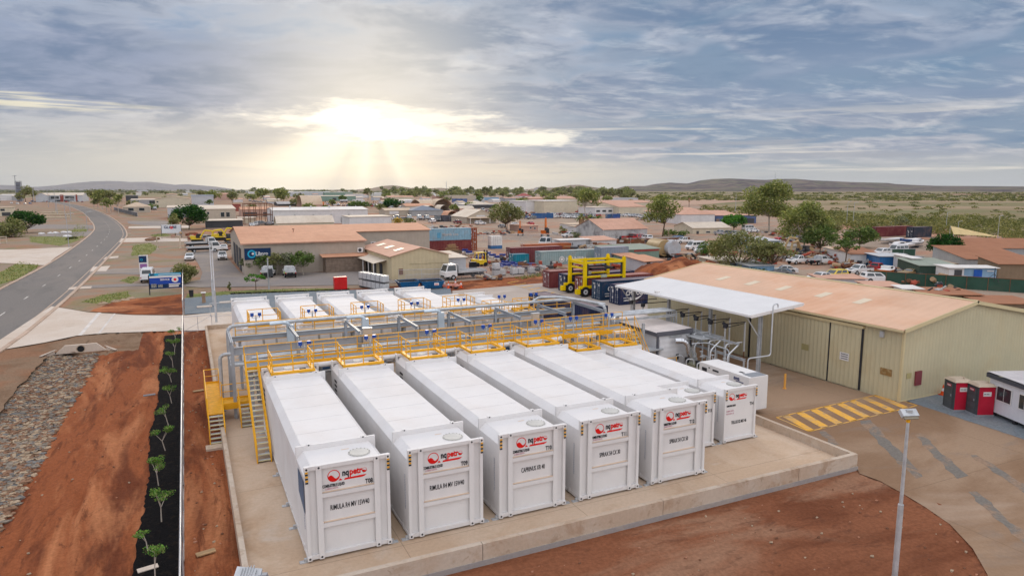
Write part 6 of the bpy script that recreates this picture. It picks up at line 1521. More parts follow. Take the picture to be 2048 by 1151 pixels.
B(1166,1186,472,455,10,.3,'f','white','tan','small white hut left of the palms')
B(1140,1204,458,449,8,.3,'f','white','tan','long low white hut behind the palms')
B(1043,1076,463,452,10,.3,'f','pink','pink','small dusty site hut between the two orange excavators',[('win',.5,.6,.5,.8),('win',.75,.85,.4,.7)],'site hut')
B(1120,1180,500,481,3,.1,'f','lgrey','white','long white box body parked behind the white truck',[('door',.86,.99,.1,.95,wmat('grey'))],'box body')
B(1184,1232,498,481,6,.6,'s','white','pink','white sheet shed with a rusty open side',[('door',.02,.2,.1,.8,STEEL)])
B(1225,1318,524,501,7,.5,'s','green','green','long low green shed with a red strip roof by the dirt mound',[('panel',.45,.98,.82,.98,mat('redstrip',(.42,.08,.07),.6))])
B(1255,1290,534,516,5,.4,'s','green','orange','pale green lean to with an orange roof by the dirt mound')
B(1288,1326,549,523,6,.5,'s','lgrey','orange','small grey shed with an orange roof at the foot of the dirt mound',[('door',.12,.3,.3,.95)])
B(1435,1500,543,523,8,.2,'f','cream','cream','cream box shed under the wide shrubby trees')
B(1498,1548,552,532,8,.2,'f','lblue','lgrey','pale blue tin shed behind the cream shed roof')
B(1499,1560,492,482,10,.4,'s','lblue','lgrey','pale blue long shed behind the gums')
B(1523,1548,512,492,8,.2,'f','lblue','tan','light blue container office at the scrap yard')
B(1562,1604,505,492,8,.2,'f','beige','white','white caravan annex beside the scrap')
B(1678,1700,525,502,9,.3,'f','white','tan','small white box left of the shady lone tree')
B(1700,1758,531,508,9,.6,'s','white','rust','white corrugated container shed behind the lone tree')
c=B(1758,1821,538,513,6,.1,'f','lblue','lgrey','blue container pair between the white shed and the olive shed')[0]
for ch in c.children:
    if ch.name.startswith('wall'):ch.data.materials[0]=mat('wall_strongblue',(.03,.16,.40),.6,dirt=(.05,.1,.2),corr=('w',.7,.02))
B(1822,1838,548,517,7,.2,'f','white','white','narrow white block left of the olive shed')
B(1838,1912,556,531,8,.5,'s','dgreen','green','dark olive shed with a pale green skillion roof')
B(1845,1932,540,527,8,.3,'f','olive','tan','flat tan roof behind the olive shed')
B(1896,1926,566,536,4,.1,'f','white','white','white container end with an open black doorway',[('door',.35,.85,.12,.9)],'container')
t,w_,D_,h_=B(1926,1991,564,536,3,.1,'f','lblue','white','light blue container with a blue tarp patch on its side',[('panel',.3,.55,.15,.9,mat('tarp_blue',(.02,.10,.42),.5)),('panel',.7,.9,.78,.86,wh)],'container')
B(1916,1956,528,520,3,.2,'f','white','white','white panel wall between the rusty roofs')
B(1932,2060,544,518,12,1.5,'s','grey','rust','large rust roofed shed with grey walls at the right')
B(1935,2110,508,496,12,1.5,'s','grey','rust','upper rust roofed shed behind the large one at the right')
B(1995,2080,560,528,6,.8,'s','brown','rust','brown timber shed with leaning planks at the right edge',[('door',.75,.98,.05,.9)])
B(1856,1960,601,589,6,.1,'f','brown','rust','flat rusty roofed box in the foreground of the green fence')
B(1975,2080,615,607,6,.1,'f','brown','rust','flat rusty roofed box at the right behind the cream shed ridge')
B(1742,1808,584,573,5,.1,'f','pink','pink','orange container roof beyond the cream shed ridge')
B(1640,1730,569,557,5,.1,'f','lgrey','pink','grey walled low shed behind the cream shed ridge')
B(1806,1842,592,578,3,.1,'f','white','white','white plastic cage stack beyond the cream shed ridge')
# arch shelters
def arch(u0,u1,v,vt,D,label,col='cream',face='y'):
    x,y=at(u0,v);h=hgt(u0,v,vt);lo,hi=0,3000
    for _ in range(40):
        m=(lo+hi)/2
        if proj(x+m,y,G0)[0]<u1:lo=m
        else:hi=m
    w=lo;t=thing('arch_shelter',label,'shelter',(x,y,G0),0);rm=rmat(col);b=MB();n=12
    if face=='y':
        for i in range(n):
            a=math.pi*i/n;c=math.pi*(i+1)/n;q=lambda s,yy:(w/2-w/2*math.cos(s),yy,h*math.sin(s))
            b.add([q(a,0),q(c,0),q(c,D),q(a,D)],[(0,1,2,3)],0,True)
        b.build('arch_roof',rm,t)
        b=MB();b.add([(w/2-w/2*.97*math.cos(math.pi*i/n),D*.55,h*.97*math.sin(math.pi*i/n)) for i in range(n+1)],[tuple(range(n+1))]);b.build('inner_wall',mat('arch_inner',(.30,.22,.16),.8),t)
    else:
        for i in range(n):
            a=math.pi*i/n;c=math.pi*(i+1)/n;q=lambda s,xx:(xx,D/2-D/2*math.cos(s),h*math.sin(s))
            b.add([q(a,0),q(a,w),q(c,w),q(c,0)],[(0,1,2,3)],0,True)
        b.build('arch_roof',rm,t)
        b=MB();b.box(0,0,0,w,2.4,2.4);b.box(0,D-2.4,0,w,D,2.4);b.build('side_container',wmat('pink'),t)
arch(604,646,415,391,30,'tall tan fabric dome shelter behind the long white factory','tan','x')
arch(868,905,416,398,16,'large tan arch shelter in the middle distance','tan')
arch(842,874,416,400,30,'wide pale arch roof left of the large tan arch','tan','x')
arch(852,872,421,411,14,'small cream arch shelter, left one of the low pair','cream');arch(880,900,421,410,14,'small cream arch shelter, right one of the low pair','cream')
arch(893,918,440,422,9,'orange arch shelter over dark boxes','orange');arch(920,950,424,412,12,'cream fabric arch behind the orange arch','cream','x')
arch(1211,1232,501,488,5,'rusty half round culvert shelter in front of the white sheet shed','rust')
# steel gantry, tower, masts
g=thing('steel_gantry','open rusty steel gantry frame standing in front of the orange workshop','gantry',(*at(490,450),G0));x0,y0=at(490,450);wg=at(549,450)[0]-x0;hg=hgt(490,450,407)
for k in range(6):
    b=MB();b.box(wg*k/5-.12,-.12,0,wg*k/5+.12,.12,hg);b.box(wg*k/5-.12,8,0,wg*k/5+.12,8.2,hg);b.build('column',STEEL,g)
for yy in(0,8.1):
    b=MB();b.box(0,yy-.12,hg-.25,wg,yy+.12,hg);b.box(0,yy-.1,hg*.45,wg,yy+.1,hg*.45+.3);b.build('beam',STEEL,g)
x,y=at(40,403);h=hgt(40,403,362);tw=thing('training_tower','tall blue grey lattice tower with a mast on top at the far left','tower',(x,y,G0));pm=pxm(x,y);hw=4.5*pm
for sx in(-1,1):
    for sy in(-1,1):
        b=MB();b.box(sx*hw-.3,sy*hw-.3,0,sx*hw+.3,sy*hw+.3,h);b.build('leg',GREYM,tw)
for k in range(7):
    b=MB();b.box(-hw,-hw,h*(k+1)/7-.4,hw,hw,h*(k+1)/7);b.build('floor_deck',mat('tower_blue',(.25,.28,.33),.6),tw)
b=MB();b.box(-hw*.8,-hw*.8,0,hw*.8,hw*.8,h*.96);b.build('core',mat('tower_core',(.18,.19,.22),.7,corr=('z',4,.2)),tw)
b=MB();b.cyl((-hw,0,h),(-hw,0,h*1.28),.4,n=5);b.cyl((-hw*2,0,h*1.24),(-hw*.2,0,h*1.26),.3,n=4);b.build('mast',GREYM,tw)
def spole(u,v,vt,lab,r=.09,arm=True,grp=None,cat='street light'):
    x,y=at(u,v);h=hgt(u,v,vt);r=max(r,pxm(x,y)*.55);t=thing('street_light' if arm else 'utility_pole',lab,cat,(x,y,G0),0,grp);b=MB();b.cyl((0,0,0),(0,0,h),r,r*.7,n=6);b.build('pole',mat('pole_grey',(.42,.42,.43),.5),t)
    if arm:
        b=MB();b.cyl((0,0,h),(r*14,0,h+.15),r*.7,n=5);b.box(r*12,-r,h+.1,r*20,r,h+.25);b.build('lamp_head',GALV,t)
for i,(u,v,vt) in enumerate(((138,495,428),(175,462,424),(142,440,395),(131,438,398),(115,430,392),(97,414,380),(112,425,376),(68,405,374))):
    spole(u,v,vt,'roadside light pole number %s counting away along the left kerb'%('one','two','three','four','five','six','seven','eight')[i],grp='light poles along the left kerb')
for u,v,vt,lab in((1693,450,403,'thin pale light pole beyond the shady trees, left of the pair'),(1706,450,405,'thin pale light pole beyond the shady trees, right of the pair'),(1892,458,425,'light pole in the dark scrub belt'),(1915,470,443,'short light pole before the scrub belt'),(1994,487,432,'tall light pole by the red road on the right'),(1973,492,473,'white post at the red road, left one'),(2003,495,474,'white post at the red road, right one'),(1015,460,431,'white pole in front of the big spreading tree'),(1471,422,388,'thin pole beyond the pink roofs'),(865,500,446,'thin white pole rising beside the container stack'),(893,385,362,'radio mast on the horizon left of the palm'),(1193,0,0,'')):
    if lab:spole(u,v,vt,lab,.08,'light' in lab)
spole(538,578,516,'timber power pole carrying a dark box in the dirt strip',.14,False,cat='power pole')
b=MB();b.box(-.3,-.25,2.0,.3,.0,3.2);tag(b.build('meter_box',DARKM,None,(at(538,578)[0]+.3,at(538,578)[1]-.2,G0)),'dark meter box mounted on the timber power pole','box')
spole(1691,573,549,'slim black sign pole',.06,False,cat='pole') if False else None
# pole with three stays on the rusty roof, right
x,y=at(1984,600);q=thing('tripod_antenna','black tripod antenna on the rusty roof behind the cream shed','antenna',(x,y,2.2));b=MB();b.cyl((0,0,0),(0,0,1.9),.05,n=5);b.build('mast',CHAR,q)
for a in(0,2.1,4.2):b=MB();b.cyl((1.1*math.cos(a),1.1*math.sin(a),0),(0,0,1.1),.03,n=4);b.build('leg',CHAR,q)
# fences of the town
GF=mat('green_cloth',(.035,.085,.06),.8,var=.15,dirt=(.08,.1,.07),dsc=.4)
fence('fence','long dark green sheet fence behind the cream shed ridge',[at(1733,565),at(1850,573),at(2110,590)],2.0,2.5,.05,mesh=GF,postm=STEEL)
fence('fence','dark green cloth fence in front of the parked boats',[at(1760,512),at(1830,511)],1.6,3,.04,mesh=GF)
fence('fence','dark fence below the roadside gums on the far left',[at(228,420),at(275,433)],2.2,6,.1,mesh=wmat('dark'))
fence('fence','wire fence along the red dirt behind the skips',[at(798,562),at(888,559),at(1090,552)],1.9,3.2,.035)
fence('fence','wire fence in front of the workshop yard',[at(812,569),at(880,566)],1.6,3,.03)
fence('fence','red timber fence along the scrap yard',[at(1175,487),at(1290,487),at(1380,484)],1.5,4,.06,mesh=wmat('rust') if 'rust' in WALLC else STEEL)
fence('fence','low wire fence in front of the orange excavators',[at(930,483),at(1040,480),at(1130,480)],1.8,6,.05)
# far road on the right: red band and pale rail
sheet('red_road',[(1665,446),(1800,450),(2120,484),(2120,512),(1960,497),(1860,480),(1700,460),(1655,456)],G0+.12,mat('far_red',(.42,.22,.14),.95,dirt=(.5,.32,.22),dsc=.05))
sheet('grey_road',[(1850,474),(2120,502),(2120,508),(1900,486)],G0+.2,ASPL)
sheet('red_clearing',[(1230,400),(1345,401),(1430,398),(1500,401),(1420,408),(1330,412),(1240,408)],G0+.1,mat('far_tan',(.44,.28,.20),.95,dirt=(.3,.24,.14),dsc=.03))
# ---- containers and boxes of the town
def ct(u,v,rz,col,lab,L=12.2,h=2.6,z=None,w=2.44,grp=None):
    p=at(u,v);return cont(p,rz,col,lab,L,h,z=z if z is not None else G0+.03,w=w,group=grp)
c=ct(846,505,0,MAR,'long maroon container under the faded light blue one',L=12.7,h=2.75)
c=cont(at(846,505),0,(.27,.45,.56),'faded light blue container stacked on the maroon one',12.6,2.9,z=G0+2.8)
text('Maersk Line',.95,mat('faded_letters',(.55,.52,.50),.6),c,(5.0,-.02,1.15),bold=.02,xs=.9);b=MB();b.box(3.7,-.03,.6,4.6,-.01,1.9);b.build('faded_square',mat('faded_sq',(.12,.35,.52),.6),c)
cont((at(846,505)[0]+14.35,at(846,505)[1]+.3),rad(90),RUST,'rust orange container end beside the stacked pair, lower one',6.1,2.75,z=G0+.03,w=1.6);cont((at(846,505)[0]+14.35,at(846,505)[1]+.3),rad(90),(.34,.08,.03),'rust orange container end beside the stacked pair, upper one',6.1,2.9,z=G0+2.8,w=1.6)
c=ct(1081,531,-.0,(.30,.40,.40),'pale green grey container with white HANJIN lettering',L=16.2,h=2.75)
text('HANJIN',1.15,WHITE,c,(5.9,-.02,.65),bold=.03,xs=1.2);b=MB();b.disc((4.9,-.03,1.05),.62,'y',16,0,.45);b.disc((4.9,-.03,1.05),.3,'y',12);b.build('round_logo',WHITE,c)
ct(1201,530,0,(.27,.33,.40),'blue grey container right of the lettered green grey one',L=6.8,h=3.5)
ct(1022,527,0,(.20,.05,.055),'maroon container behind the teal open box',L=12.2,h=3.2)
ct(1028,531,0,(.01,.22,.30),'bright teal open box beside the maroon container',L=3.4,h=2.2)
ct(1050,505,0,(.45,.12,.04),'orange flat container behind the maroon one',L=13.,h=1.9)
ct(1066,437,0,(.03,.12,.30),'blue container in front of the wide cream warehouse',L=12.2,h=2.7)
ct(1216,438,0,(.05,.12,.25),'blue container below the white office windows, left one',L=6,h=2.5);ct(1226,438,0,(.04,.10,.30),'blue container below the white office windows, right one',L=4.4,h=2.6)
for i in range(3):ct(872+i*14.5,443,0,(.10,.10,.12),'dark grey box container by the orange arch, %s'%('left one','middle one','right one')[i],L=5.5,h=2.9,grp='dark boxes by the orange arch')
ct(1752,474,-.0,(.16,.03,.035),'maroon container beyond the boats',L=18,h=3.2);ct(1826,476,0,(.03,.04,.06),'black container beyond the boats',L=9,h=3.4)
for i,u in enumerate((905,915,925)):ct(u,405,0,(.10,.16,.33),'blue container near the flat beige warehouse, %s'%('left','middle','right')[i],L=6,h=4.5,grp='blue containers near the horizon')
# row of totes / white cube tanks along the wire fence
for i,(u,v,s) in enumerate(((992,553,0),(992,553,1),(1028,549,0),(1040,548,0),(1063,547,0),(1003,551,0))):
    p=at(u,v);ibc(p,G0+.05+s*1.2,.1,('white caged tote at the fence, stacked on another','white caged tote at the fence, base of the pair')[0] if s else 'white caged tote along the wire fence, %s from the left'%('first','','second','third','fourth','tilted one')[i] ,'white totes along the wire fence')
DRB=mat('drum_blue',(.04,.06,.25),.4)
DR=None;dn=0
drums=[(948,528),(958,522),(1002,536),(1009,531),(1016,537),(1024,533),(1030,540),(1036,536),(1043,541),(1050,538),(1058,541),(1012,526),(1022,524),(968,514),(975,512),(945,540),(985,516),(996,520),(1005,516),(1046,533),(1062,536),(938,510),(930,506),(1000,541)]
for i,(u,v) in enumerate(drums):
    p=at(u,v)
    if DR is None:
        DR=thing('drum_stack','','drum stack',(*p,G0));b=MB()
        for x in(-.35,.35):
            for y in(-.35,.35):b.cyl((x,y,.14),(x,y,1.0),.31,n=9)
        b.build('drum',WHITE,DR);b=MB()
        for x in(-.35,.35):
            for y in(-.35,.35):b.cyl((x,y,.55),(x,y,1.02),.32,n=9)
        b.build('blue_band',DRB,DR);b=MB();b.box(-.7,-.7,0,.7,.7,.13);b.build('pallet',WOOD,DR);t=DR
    else:t=dup(DR,(*p,G0),i*.4)
    t['group']='white and blue drum stacks in the supply yard';t['label']='pallet of white and blue drums in the supply yard by the forklift'
bx=thing('black_bin','tall black plastic bin beside the blue grey annex','bin',(*at(946,545),G0));b=MB();b.box(-.6,-.4,0,.6,.4,1.9);b.build('bin_body',BLACK,bx);b=MB();b.box(-.64,-.44,1.9,.64,.44,2.0);b.build('lid',CHAR,bx)
wc=thing('water_tank','white square water tank on the yard in front of the stack','tank',(*at(990,497),G0));b=MB();b.box(-1.6,-1,0,1.6,1,.9);b.build('base_crates',mat('crate_blue',(.05,.15,.33),.5,corr=('w',.5,.03)),wc);b=MB();b.box(-1.6,-1,.9,1.6,1,3.3);b.build('tank_body',mat('tankw2',(.72,.70,.66),.5,corr=('w',.6,.04)),wc)
tp=thing('timber_pile','pile of orange timber lengths in front of the maroon container','timber pile',(*at(905,506),G0));rnd=random.Random(3)
for k in range(9):
    b=MB();b.cbox((rnd.uniform(-.4,.4),rnd.uniform(-.5,.5),.7+k*.18),(3.2-k*.18,.25,.14),rnd.uniform(-.12,.12));b.build('plank',WOOD,tp)
b=MB();b.box(-2.2,-.8,0,2.2,.8,.6);b.build('bearer',mat('bearer_brown',(.16,.12,.08),.9),tp)
# concrete barriers, white blocks by left road
for i,(u,v) in enumerate(((83,469),(101,468),(112,467),(128,466),(138,466),(132,474),(137,474))):
    b=MB();b.ball((0,0,.25),.9,7,4,sc=(1.2,.8,.55),jit=.3);tag(b.build('painted_rock',WHITE,None,(*at(u,v),G0)),'white painted rock on the verge left of the road, %s from the left'%('first','second','third','fourth','fifth','sixth','seventh')[i],'rock','white painted rocks')
for i,(u0,u1,v) in enumerate(((82,132,427),(82,135,431.5),(84,140,437))):
    p=at(u0,v);q=Vector(at(u1,v))-Vector(p);b=MB();b.cyl((0,0,.8),(q.x,q.y,.8),.3,n=6)
    for k in range(5):b.cyl((q.x*k/4,q.y*k/4,0),(q.x*k/4,q.y*k/4,.8),.25,n=5)
    tag(b.build('pipe_rail',mat('cream_rail',(.55,.45,.32),.7),None,(*p,G0)),'long cream pipe rail left of the bend, %s'%('far one','middle one','near one')[i],'rail','cream pipe rails')
goal(0,488,14,487,474,'cream pipe frame at the left edge of the picture')
# dirt mound
def mound(u0,u1,v,vt,lab,m_,D=16,seed=1,name='dirt_mound'):
    x,y=at(u0,v);x2,y2=at(u1,v);L=math.dist((x,y),(x2,y2));h=hgt((u0+u1)/2,v,vt);a=math.atan2(y2-y,x2-x);b=MB();n,m=42,14
    for j in range(m+1):
        for i in range(n+1):
            s=i/n;t=j/m;e=(math.sin(math.pi*s)**.8)*(math.sin(math.pi*t)**1.1);z=h*e*(.75+.35*mn.noise(Vector((s*4+seed,t*2,0))))+.35*e**.3*mn.noise(Vector((s*18,t*9,seed)))
            b.v.append((s*L,(t-.3)*D,max(z,-.05) if e>0.01 else -.08))
    for j in range(m):
        for i in range(n):b.f.append((j*(n+1)+i,j*(n+1)+i+1,(j+1)*(n+1)+i+1,(j+1)*(n+1)+i));b.m.append(0);b.sm.append(True)
    o=b.build(name,m_,None,(x,y,G0));o.rotation_euler=(0,0,a);return tag(o,lab,'mound')
mound(1262,1505,560,509,'long mound of red dirt behind the cream shed',REDD,18,2)
mound(1252,1290,556,541,'small heap of pale straw coloured soil left of the red mound',mat('straw_heap',(.36,.22,.12),.95,bump=.15,bs=3),6,5,'soil_heap')
# shade sail
x,y=at(1905,492);s=thing('shade_sail','yellow four point shade sail beside the shrubby tree on the right','shade sail',(x,y,G0));b=MB();b.add([(0,0,3.2),(9,3,3.0),(17,-2,2.2),(8,6,5.0),(9,1.8,3.4)],[(0,2,4),(2,3,4),(3,0,4)]);b.build('sail',mat('sail_yellow',(.62,.46,.22),.8),s)
b=MB()
for p_ in((0,0,3.2),(17,-2,2.2),(8,6,5)):b.cyl((p_[0],p_[1],0),p_,.08,n=5)
b.build('post',GALV,s)
Rr=rad
# near and middle vehicles; heading 0 points along +X (to the right)
car('van','white',297,563,Rr(88),'white van seen from behind next to the pylon sign','van',z=G0+.09)
car('ute','white',445,519,Rr(-92),'white pickup with black bonnet stripes beside the workshop doors','pickup')
t_=PROT[('ute','white')];b=MB()
for y in(-.28,.12):b.box(1.4,y,1.06,2.45,y+.2,1.115)
b.build('bonnet_stripe',BLACK,t_) 
for ch in list(t_.children):
    pass
car('sedan','white',447,500,Rr(92),'white sedan parked behind the striped pickup')
car('sedan','white',380,520,Rr(-95),'white sedan behind the round green shrub')
car('tray','white',537,553,Rr(75),'white service pickup with lime markings, left one by the shrubs','pickup');car('tray','white',579,553,Rr(88),'white service pickup with a beige tray, right one by the shrubs','pickup')
for u,v in((533,556),(579,556)):
    b=MB();b.box(-.85,-.03,.75,.85,.0,1.1);tag(b.build('tailboard',mat('lime_board',PC['lime'],.5),None,(at(u,v)[0],at(u,v)[1]+.35,G0+.1)),'lime chevron tailboard on the %s service pickup'%('left' if u<550 else 'right'),'tailboard')
car('truck','white',408,504,Rr(8),'white tray truck parked side on in the equipment yard','truck')
car('truck','white',402,494,Rr(10),'white truck with a dark box body behind the tray truck','truck')
car('truck','white',927,557,Rr(186),'white flatbed truck parked behind the wire fence','truck',sc=1.05)
car('truck','white',1103,494,Rr(205),'white truck facing the yard beside the long white box','truck',sc=1.1)
car('wagon','white',1138,475,Rr(185),'white wagon parked behind the white truck')
car('wagon','white',1334,493,Rr(180),'white wagon beside the beige trailer','wagon')
car('ute','white',1368,487,Rr(170),'white pickup right of the big round gum','pickup')
car('wagon','blue',1352,484,Rr(190),'dark blue car behind the white pickup')
car('van','white',1409,508,Rr(185),'white crew truck with a bright green front, in front of the cream workshop','van')
b=MB();b.box(-1.6,-.04,.45,1.6,.0,1.25);tag(b.build('green_panel',mat('paint_green',PC['green'],.4),None,(at(1407,508)[0],at(1409,508)[1]-1.05,G0)),'bright green side panel on the white crew truck','panel')
car('van','white',1390,500,Rr(185),'plain white van left of the green fronted truck','van')
car('sedan','white',1505,465,Rr(180),'white car right of the bright green tree');car('van','white',1497,462,Rr(0),'white van under the dark blue building','van')
car('tray','white',1640,529,Rr(2),'white tray pickup below the gums in the scrap yard','pickup');car('ute','white',1596,528,Rr(182),'white pickup with tray cage left of the tray pickup','pickup')
car('ute','white',1718,549,Rr(178),'white pickup with a dark canopy in the scrap yard','pickup');car('wagon','white',1752,566,Rr(-25),'white wagon facing the green fence','wagon')
car('ute','red',1752,545,Rr(5),'red pickup behind the orange boat','pickup');car('wagon','yellow',1668,560,Rr(180),'yellow and white wagon just behind the shed ridge','wagon');car('sedan','white',1640,562,Rr(180),'white sedan just behind the shed ridge')
car('sedan','black',1838,566,Rr(180),'black race car with white print on its door','race car')
text('RACING',.5,WHITE,bpy.data.objects[-1] if False else PROT[('sedan','black')],(-1.0,.93,.5),rot=(rad(90),0,rad(180)),name='lettering',bold=.01)
car('wreck','gold',1803,560,Rr(185),'gold stripped car body left of the black race car','car wreck');car('wreck','gold',1822,553,Rr(175),'gold stripped car body behind the black race car','car wreck')
car('sedan','grey',1560,553,Rr(120),'grey wrecked car near the pale blue tin shed');car('sedan','white',1568,547,Rr(140),'white car with an open bonnet near the pale blue tin shed')
car('sedan','white',1800,521,Rr(182),'white sedan above the blue container pair');car('sedan','silver',1765,520,Rr(182),'silver sedan above the blue container pair');car('wagon','white',1762,512,Rr(180),'white wagon behind the silver sedan');car('van','white',1795,508,Rr(180),'white van standing behind the green cloth fence','van')
car('sedan','white',1782,524,Rr(2),'white car left of the white sedan above the containers')
# boat yard
def boat(u,v,rz,col,lab,L=5.5,cabin=True,z=.7):
    t=thing('boat',lab,'boat',(*at(u,v),G0),rz);m_=mat('hull_'+col,PC.get(col,(.5,.5,.5)),.3,dirt=(.4,.3,.25),dsc=1,damt=.3);b=MB();W=2.1
    st=[(-L/2,W/2*.9,z+.25),(-L/4,W/2,z+.1),(L*.1,W/2*.95,z+.1),(L*.35,W/2*.6,z+.25),(L/2,.04,z+.5)];vs=[]
    for x,w,zk in st:vs+=[(x,0,zk-.1),(x,w*.8,zk+.15),(x,w,zk+.75),(x,-w*.8,zk+.15),(x,-w,zk+.75)]
    fs=[]
    for i in range(4):
        a=i*5;c=a+5;fs+=[(a,a+1,c+1,c),(a+1,a+2,c+2,c+1),(a,c,c+3,a+3),(a+3,c+3,c+4,a+4)]
    fs+=[(0,3,4,2,1)];b.add(vs,fs,0,True);b.build('hull',m_,t)
    b=MB();b.add([vs[i] for i in(2,7,12,17,22,24,19,14,9,4)],[tuple(range(10))]);b.build('deck',WHITE,t)
    if cabin:b=MB();b.prism([(-L*.1,z+.8),(L*.3,z+.85),(L*.14,z+1.45),(-L*.1,z+1.5)],'y',-W*.36,W*.36);cb=b.build('cabin',WHITE,t);b=MB();b.box(-L*.05,-W*.37,z+1.05,L*.12,W*.37,z+1.35);b.build('window',GLASS,cb)
    b=MB();b.box(-L/2,-.6,.35,L*.35,.6,.45);b.cyl((-L*.1,-.9,.3),(-L*.1,.9,.3),.3,n=10);b.build('trailer',CHAR,t)
boat(1772,556,Rr(15),'orange','orange and white cabin boat beside the white pickup',5.6)
boat(1800,500,Rr(175),'white','white boat on a trailer beyond the green cloth fence',8);boat(1832,495,Rr(10),'silver','pale cabin boat beside the shrubby tree',8);boat(1780,488,Rr(180),'white','long white boat below the maroon container',9,False);boat(1818,489,Rr(180),'blue','blue hulled boat below the black container',8,False)
# forklift
f=thing('forklift','yellow forklift among the drum stacks','forklift',(*at(962,532),G0),rad(8));YF=mat('fork_yellow',(.75,.52,.03),.4);b=MB();b.box(-1.7,-.75,.45,.9,.75,1.3);b.box(-1.9,-.7,.4,-1.2,.7,1.5);b.build('chassis',YF,f)
b=MB();
for x in(-1.0,.7):
    for y in(-.65,.65):b.box(x-.06,y-.06,1.3,x+.06,y+.06,2.7)
b.box(-1.15,-.75,2.7,.85,.75,2.8);b.build('cab_frame',YF,f);b=MB();b.box(1.0,-.6,.2,1.2,-.4,3.2);b.box(1.0,.4,.2,1.2,.6,3.2);b.box(1.0,-.4,1.2,1.15,.4,1.35);b.build('mast',CHAR,f)
b=MB();b.box(1.2,-.45,.25,2.3,-.3,.3);b.box(1.2,.3,.25,2.3,.45,.3);b.build('forks',CHAR,f)
for x in(-1.2,.6):
    for y in(-.75,.75):b=MB();b.cyl((x,y-.12,.42),(x,y+.12,.42),.42,n=12);b.build('wheel',BLACK,f)
# excavators
def digger(u,v,rz,col,lab,sc=1.,up=False):
    t=thing('excavator',lab,'excavator',(*at(u,v),G0),rz);t.scale=(sc,)*3;m_=mat('dig_'+col,PC[col],.45,dirt=(.3,.18,.1),dsc=.8);b=MB()
    for y in(-1.3,.8):b.prism([(-2,.1),(-1.8,0),(1.8,0),(2,.1),(2.1,.5),(1.8,.9),(-1.8,.9),(-2.1,.5)],'y',y,y+.5)
    b.build('track',BLACK,t);b=MB();b.box(-2.2,-1.3,1.05,1.3,1.3,1.4);b.box(-2.3,-1.3,1.4,-.5,1.3,2.3);b.build('house',m_,t)
    b=MB();b.box(-.3,.35,1.4,1.3,1.3,2.95);cb=b.build('cab',CHAR,t);b=MB();b.box(-.1,1.3,1.9,1.1,1.32,2.8);b.box(1.3,.45,1.8,1.32,1.2,2.8);b.build('window',GLASS,cb)
    P=[(1.0,-.1,1.6),(2.6,-.1,4.2),(5.0,-.1,3.9),(5.6,-.1,1.6)] if not up else [(1.0,-.1,1.6),(1.9,-.1,5.2),(3.0,-.1,6.6),(4.6,-.1,3.4)]
    for a,c in zip(P,P[1:]):
        b=MB();b.cyl(a,c,.30,.24,n=6);b.build('boom',m_,t)
    b=MB();e=P[-1];b.prism([(e[0]-.5,e[2]-.9),(e[0]+.5,e[2]-.9),(e[0]+.4,e[2]),(e[0]-.2,e[2]+.1)],'y',-.6,.4);b.build('bucket',CHAR,t);return t
digger(462,485,Rr(175),'yellow','yellow excavator with its boom stretched left, nearer the workshop',.9);digger(440,480,Rr(10),'yellow','yellow excavator with its boom arched right, behind the trucks',.85)
digger(395,484,Rr(0),'yellow','yellow machine under the dark round tree behind the trucks',.8)
digger(1041,471,Rr(-118),'orange','orange excavator left of the dusty site hut',.75,True);digger(1090,474,Rr(-112),'orange','orange excavator with raised boom right of the dusty site hut',.95,True)
digger(1560,512,Rr(0),'gold','tan rusty loader in the scrap yard left of the caravan annex',1.);digger(1607,514,Rr(190),'gold','tan rusty loader in the scrap yard by the yellow pieces',.9)
# tanker and trailers of the middle distance
def tanker(u,v,rz,col,lab,L=9,r=1.2):
    t=thing('tanker_trailer',lab,'tanker',(*at(u,v),G0),rz);m_=mat('tanker_'+col,PC[col],.4,dirt=(.4,.2,.1),dsc=.4);b=MB();b.cyl((-L/2,0,2.2),(L/2,0,2.2),r,n=14);b.build('barrel',m_,t);b=MB();b.box(-L/2,-.8,.8,L/2,.8,1.05);b.build('chassis',CHAR,t)
    for x in(-L*.35,-L*.22,L*.3):b=MB();b.cyl((x,-1.1,.5),(x,1.1,.5),.5,n=10);b.build('wheel',BLACK,t)
tanker(598,411,0,'orange','orange tanker left of the tall tan dome',12,1.6);tanker(632,412,0,'orange','orange tanker in front of the tall tan dome',14,1.6);tanker(688,405,0,'silver','silver tanker beyond the long factory')
tanker(832,479,Rr(90),'red','red and white tanker end beside the faded blue container',7,1.7);tanker(1318,513,Rr(80),'gold','pale cream round tank lying by the scrap frame',6,1.9);tanker(1335,514,Rr(80),'silver','white round tank right of the cream one',6,1.7)
# scattered cars in rows (far)
rn=random.Random(21);cols=['white','white','white','silver','blue','red','grey','maroon']
def carrow(u0,u1,v0,v1,n,lab,grp,kinds=('sedan','wagon','ute')):
    for i in range(n):
        f=(i+.3*rn.random())/max(1,n-1);u=u0+(u1-u0)*f;v=v0+(v1-v0)*f+rn.uniform(-.8,.8)
        car(rn.choice(kinds),rn.choice(cols),u,v,Rr(rn.choice((85,95,-88,5,180))),lab,'car',grp)
carrow(1096,1192,430.5,434,17,'one of the cars parked in rows before the wide cream warehouse','cars before the cream warehouse');carrow(1090,1186,434.5,438,13,'one of the cars parked in rows before the wide cream warehouse','cars before the cream warehouse')
carrow(1238,1290,432,436,9,'one of the cars parked below the cream workshop','cars below the cream workshop');carrow(1150,1190,425,427,6,'one of the cars parked behind the leaning gum','cars behind the leaning gum')
carrow(1000,1062,432,438,8,'one of the machines and cars beside the big spreading tree','cars beside the spreading tree');carrow(500,545,452,449,5,'one of the cars parked below the steel gantry','cars below the gantry')
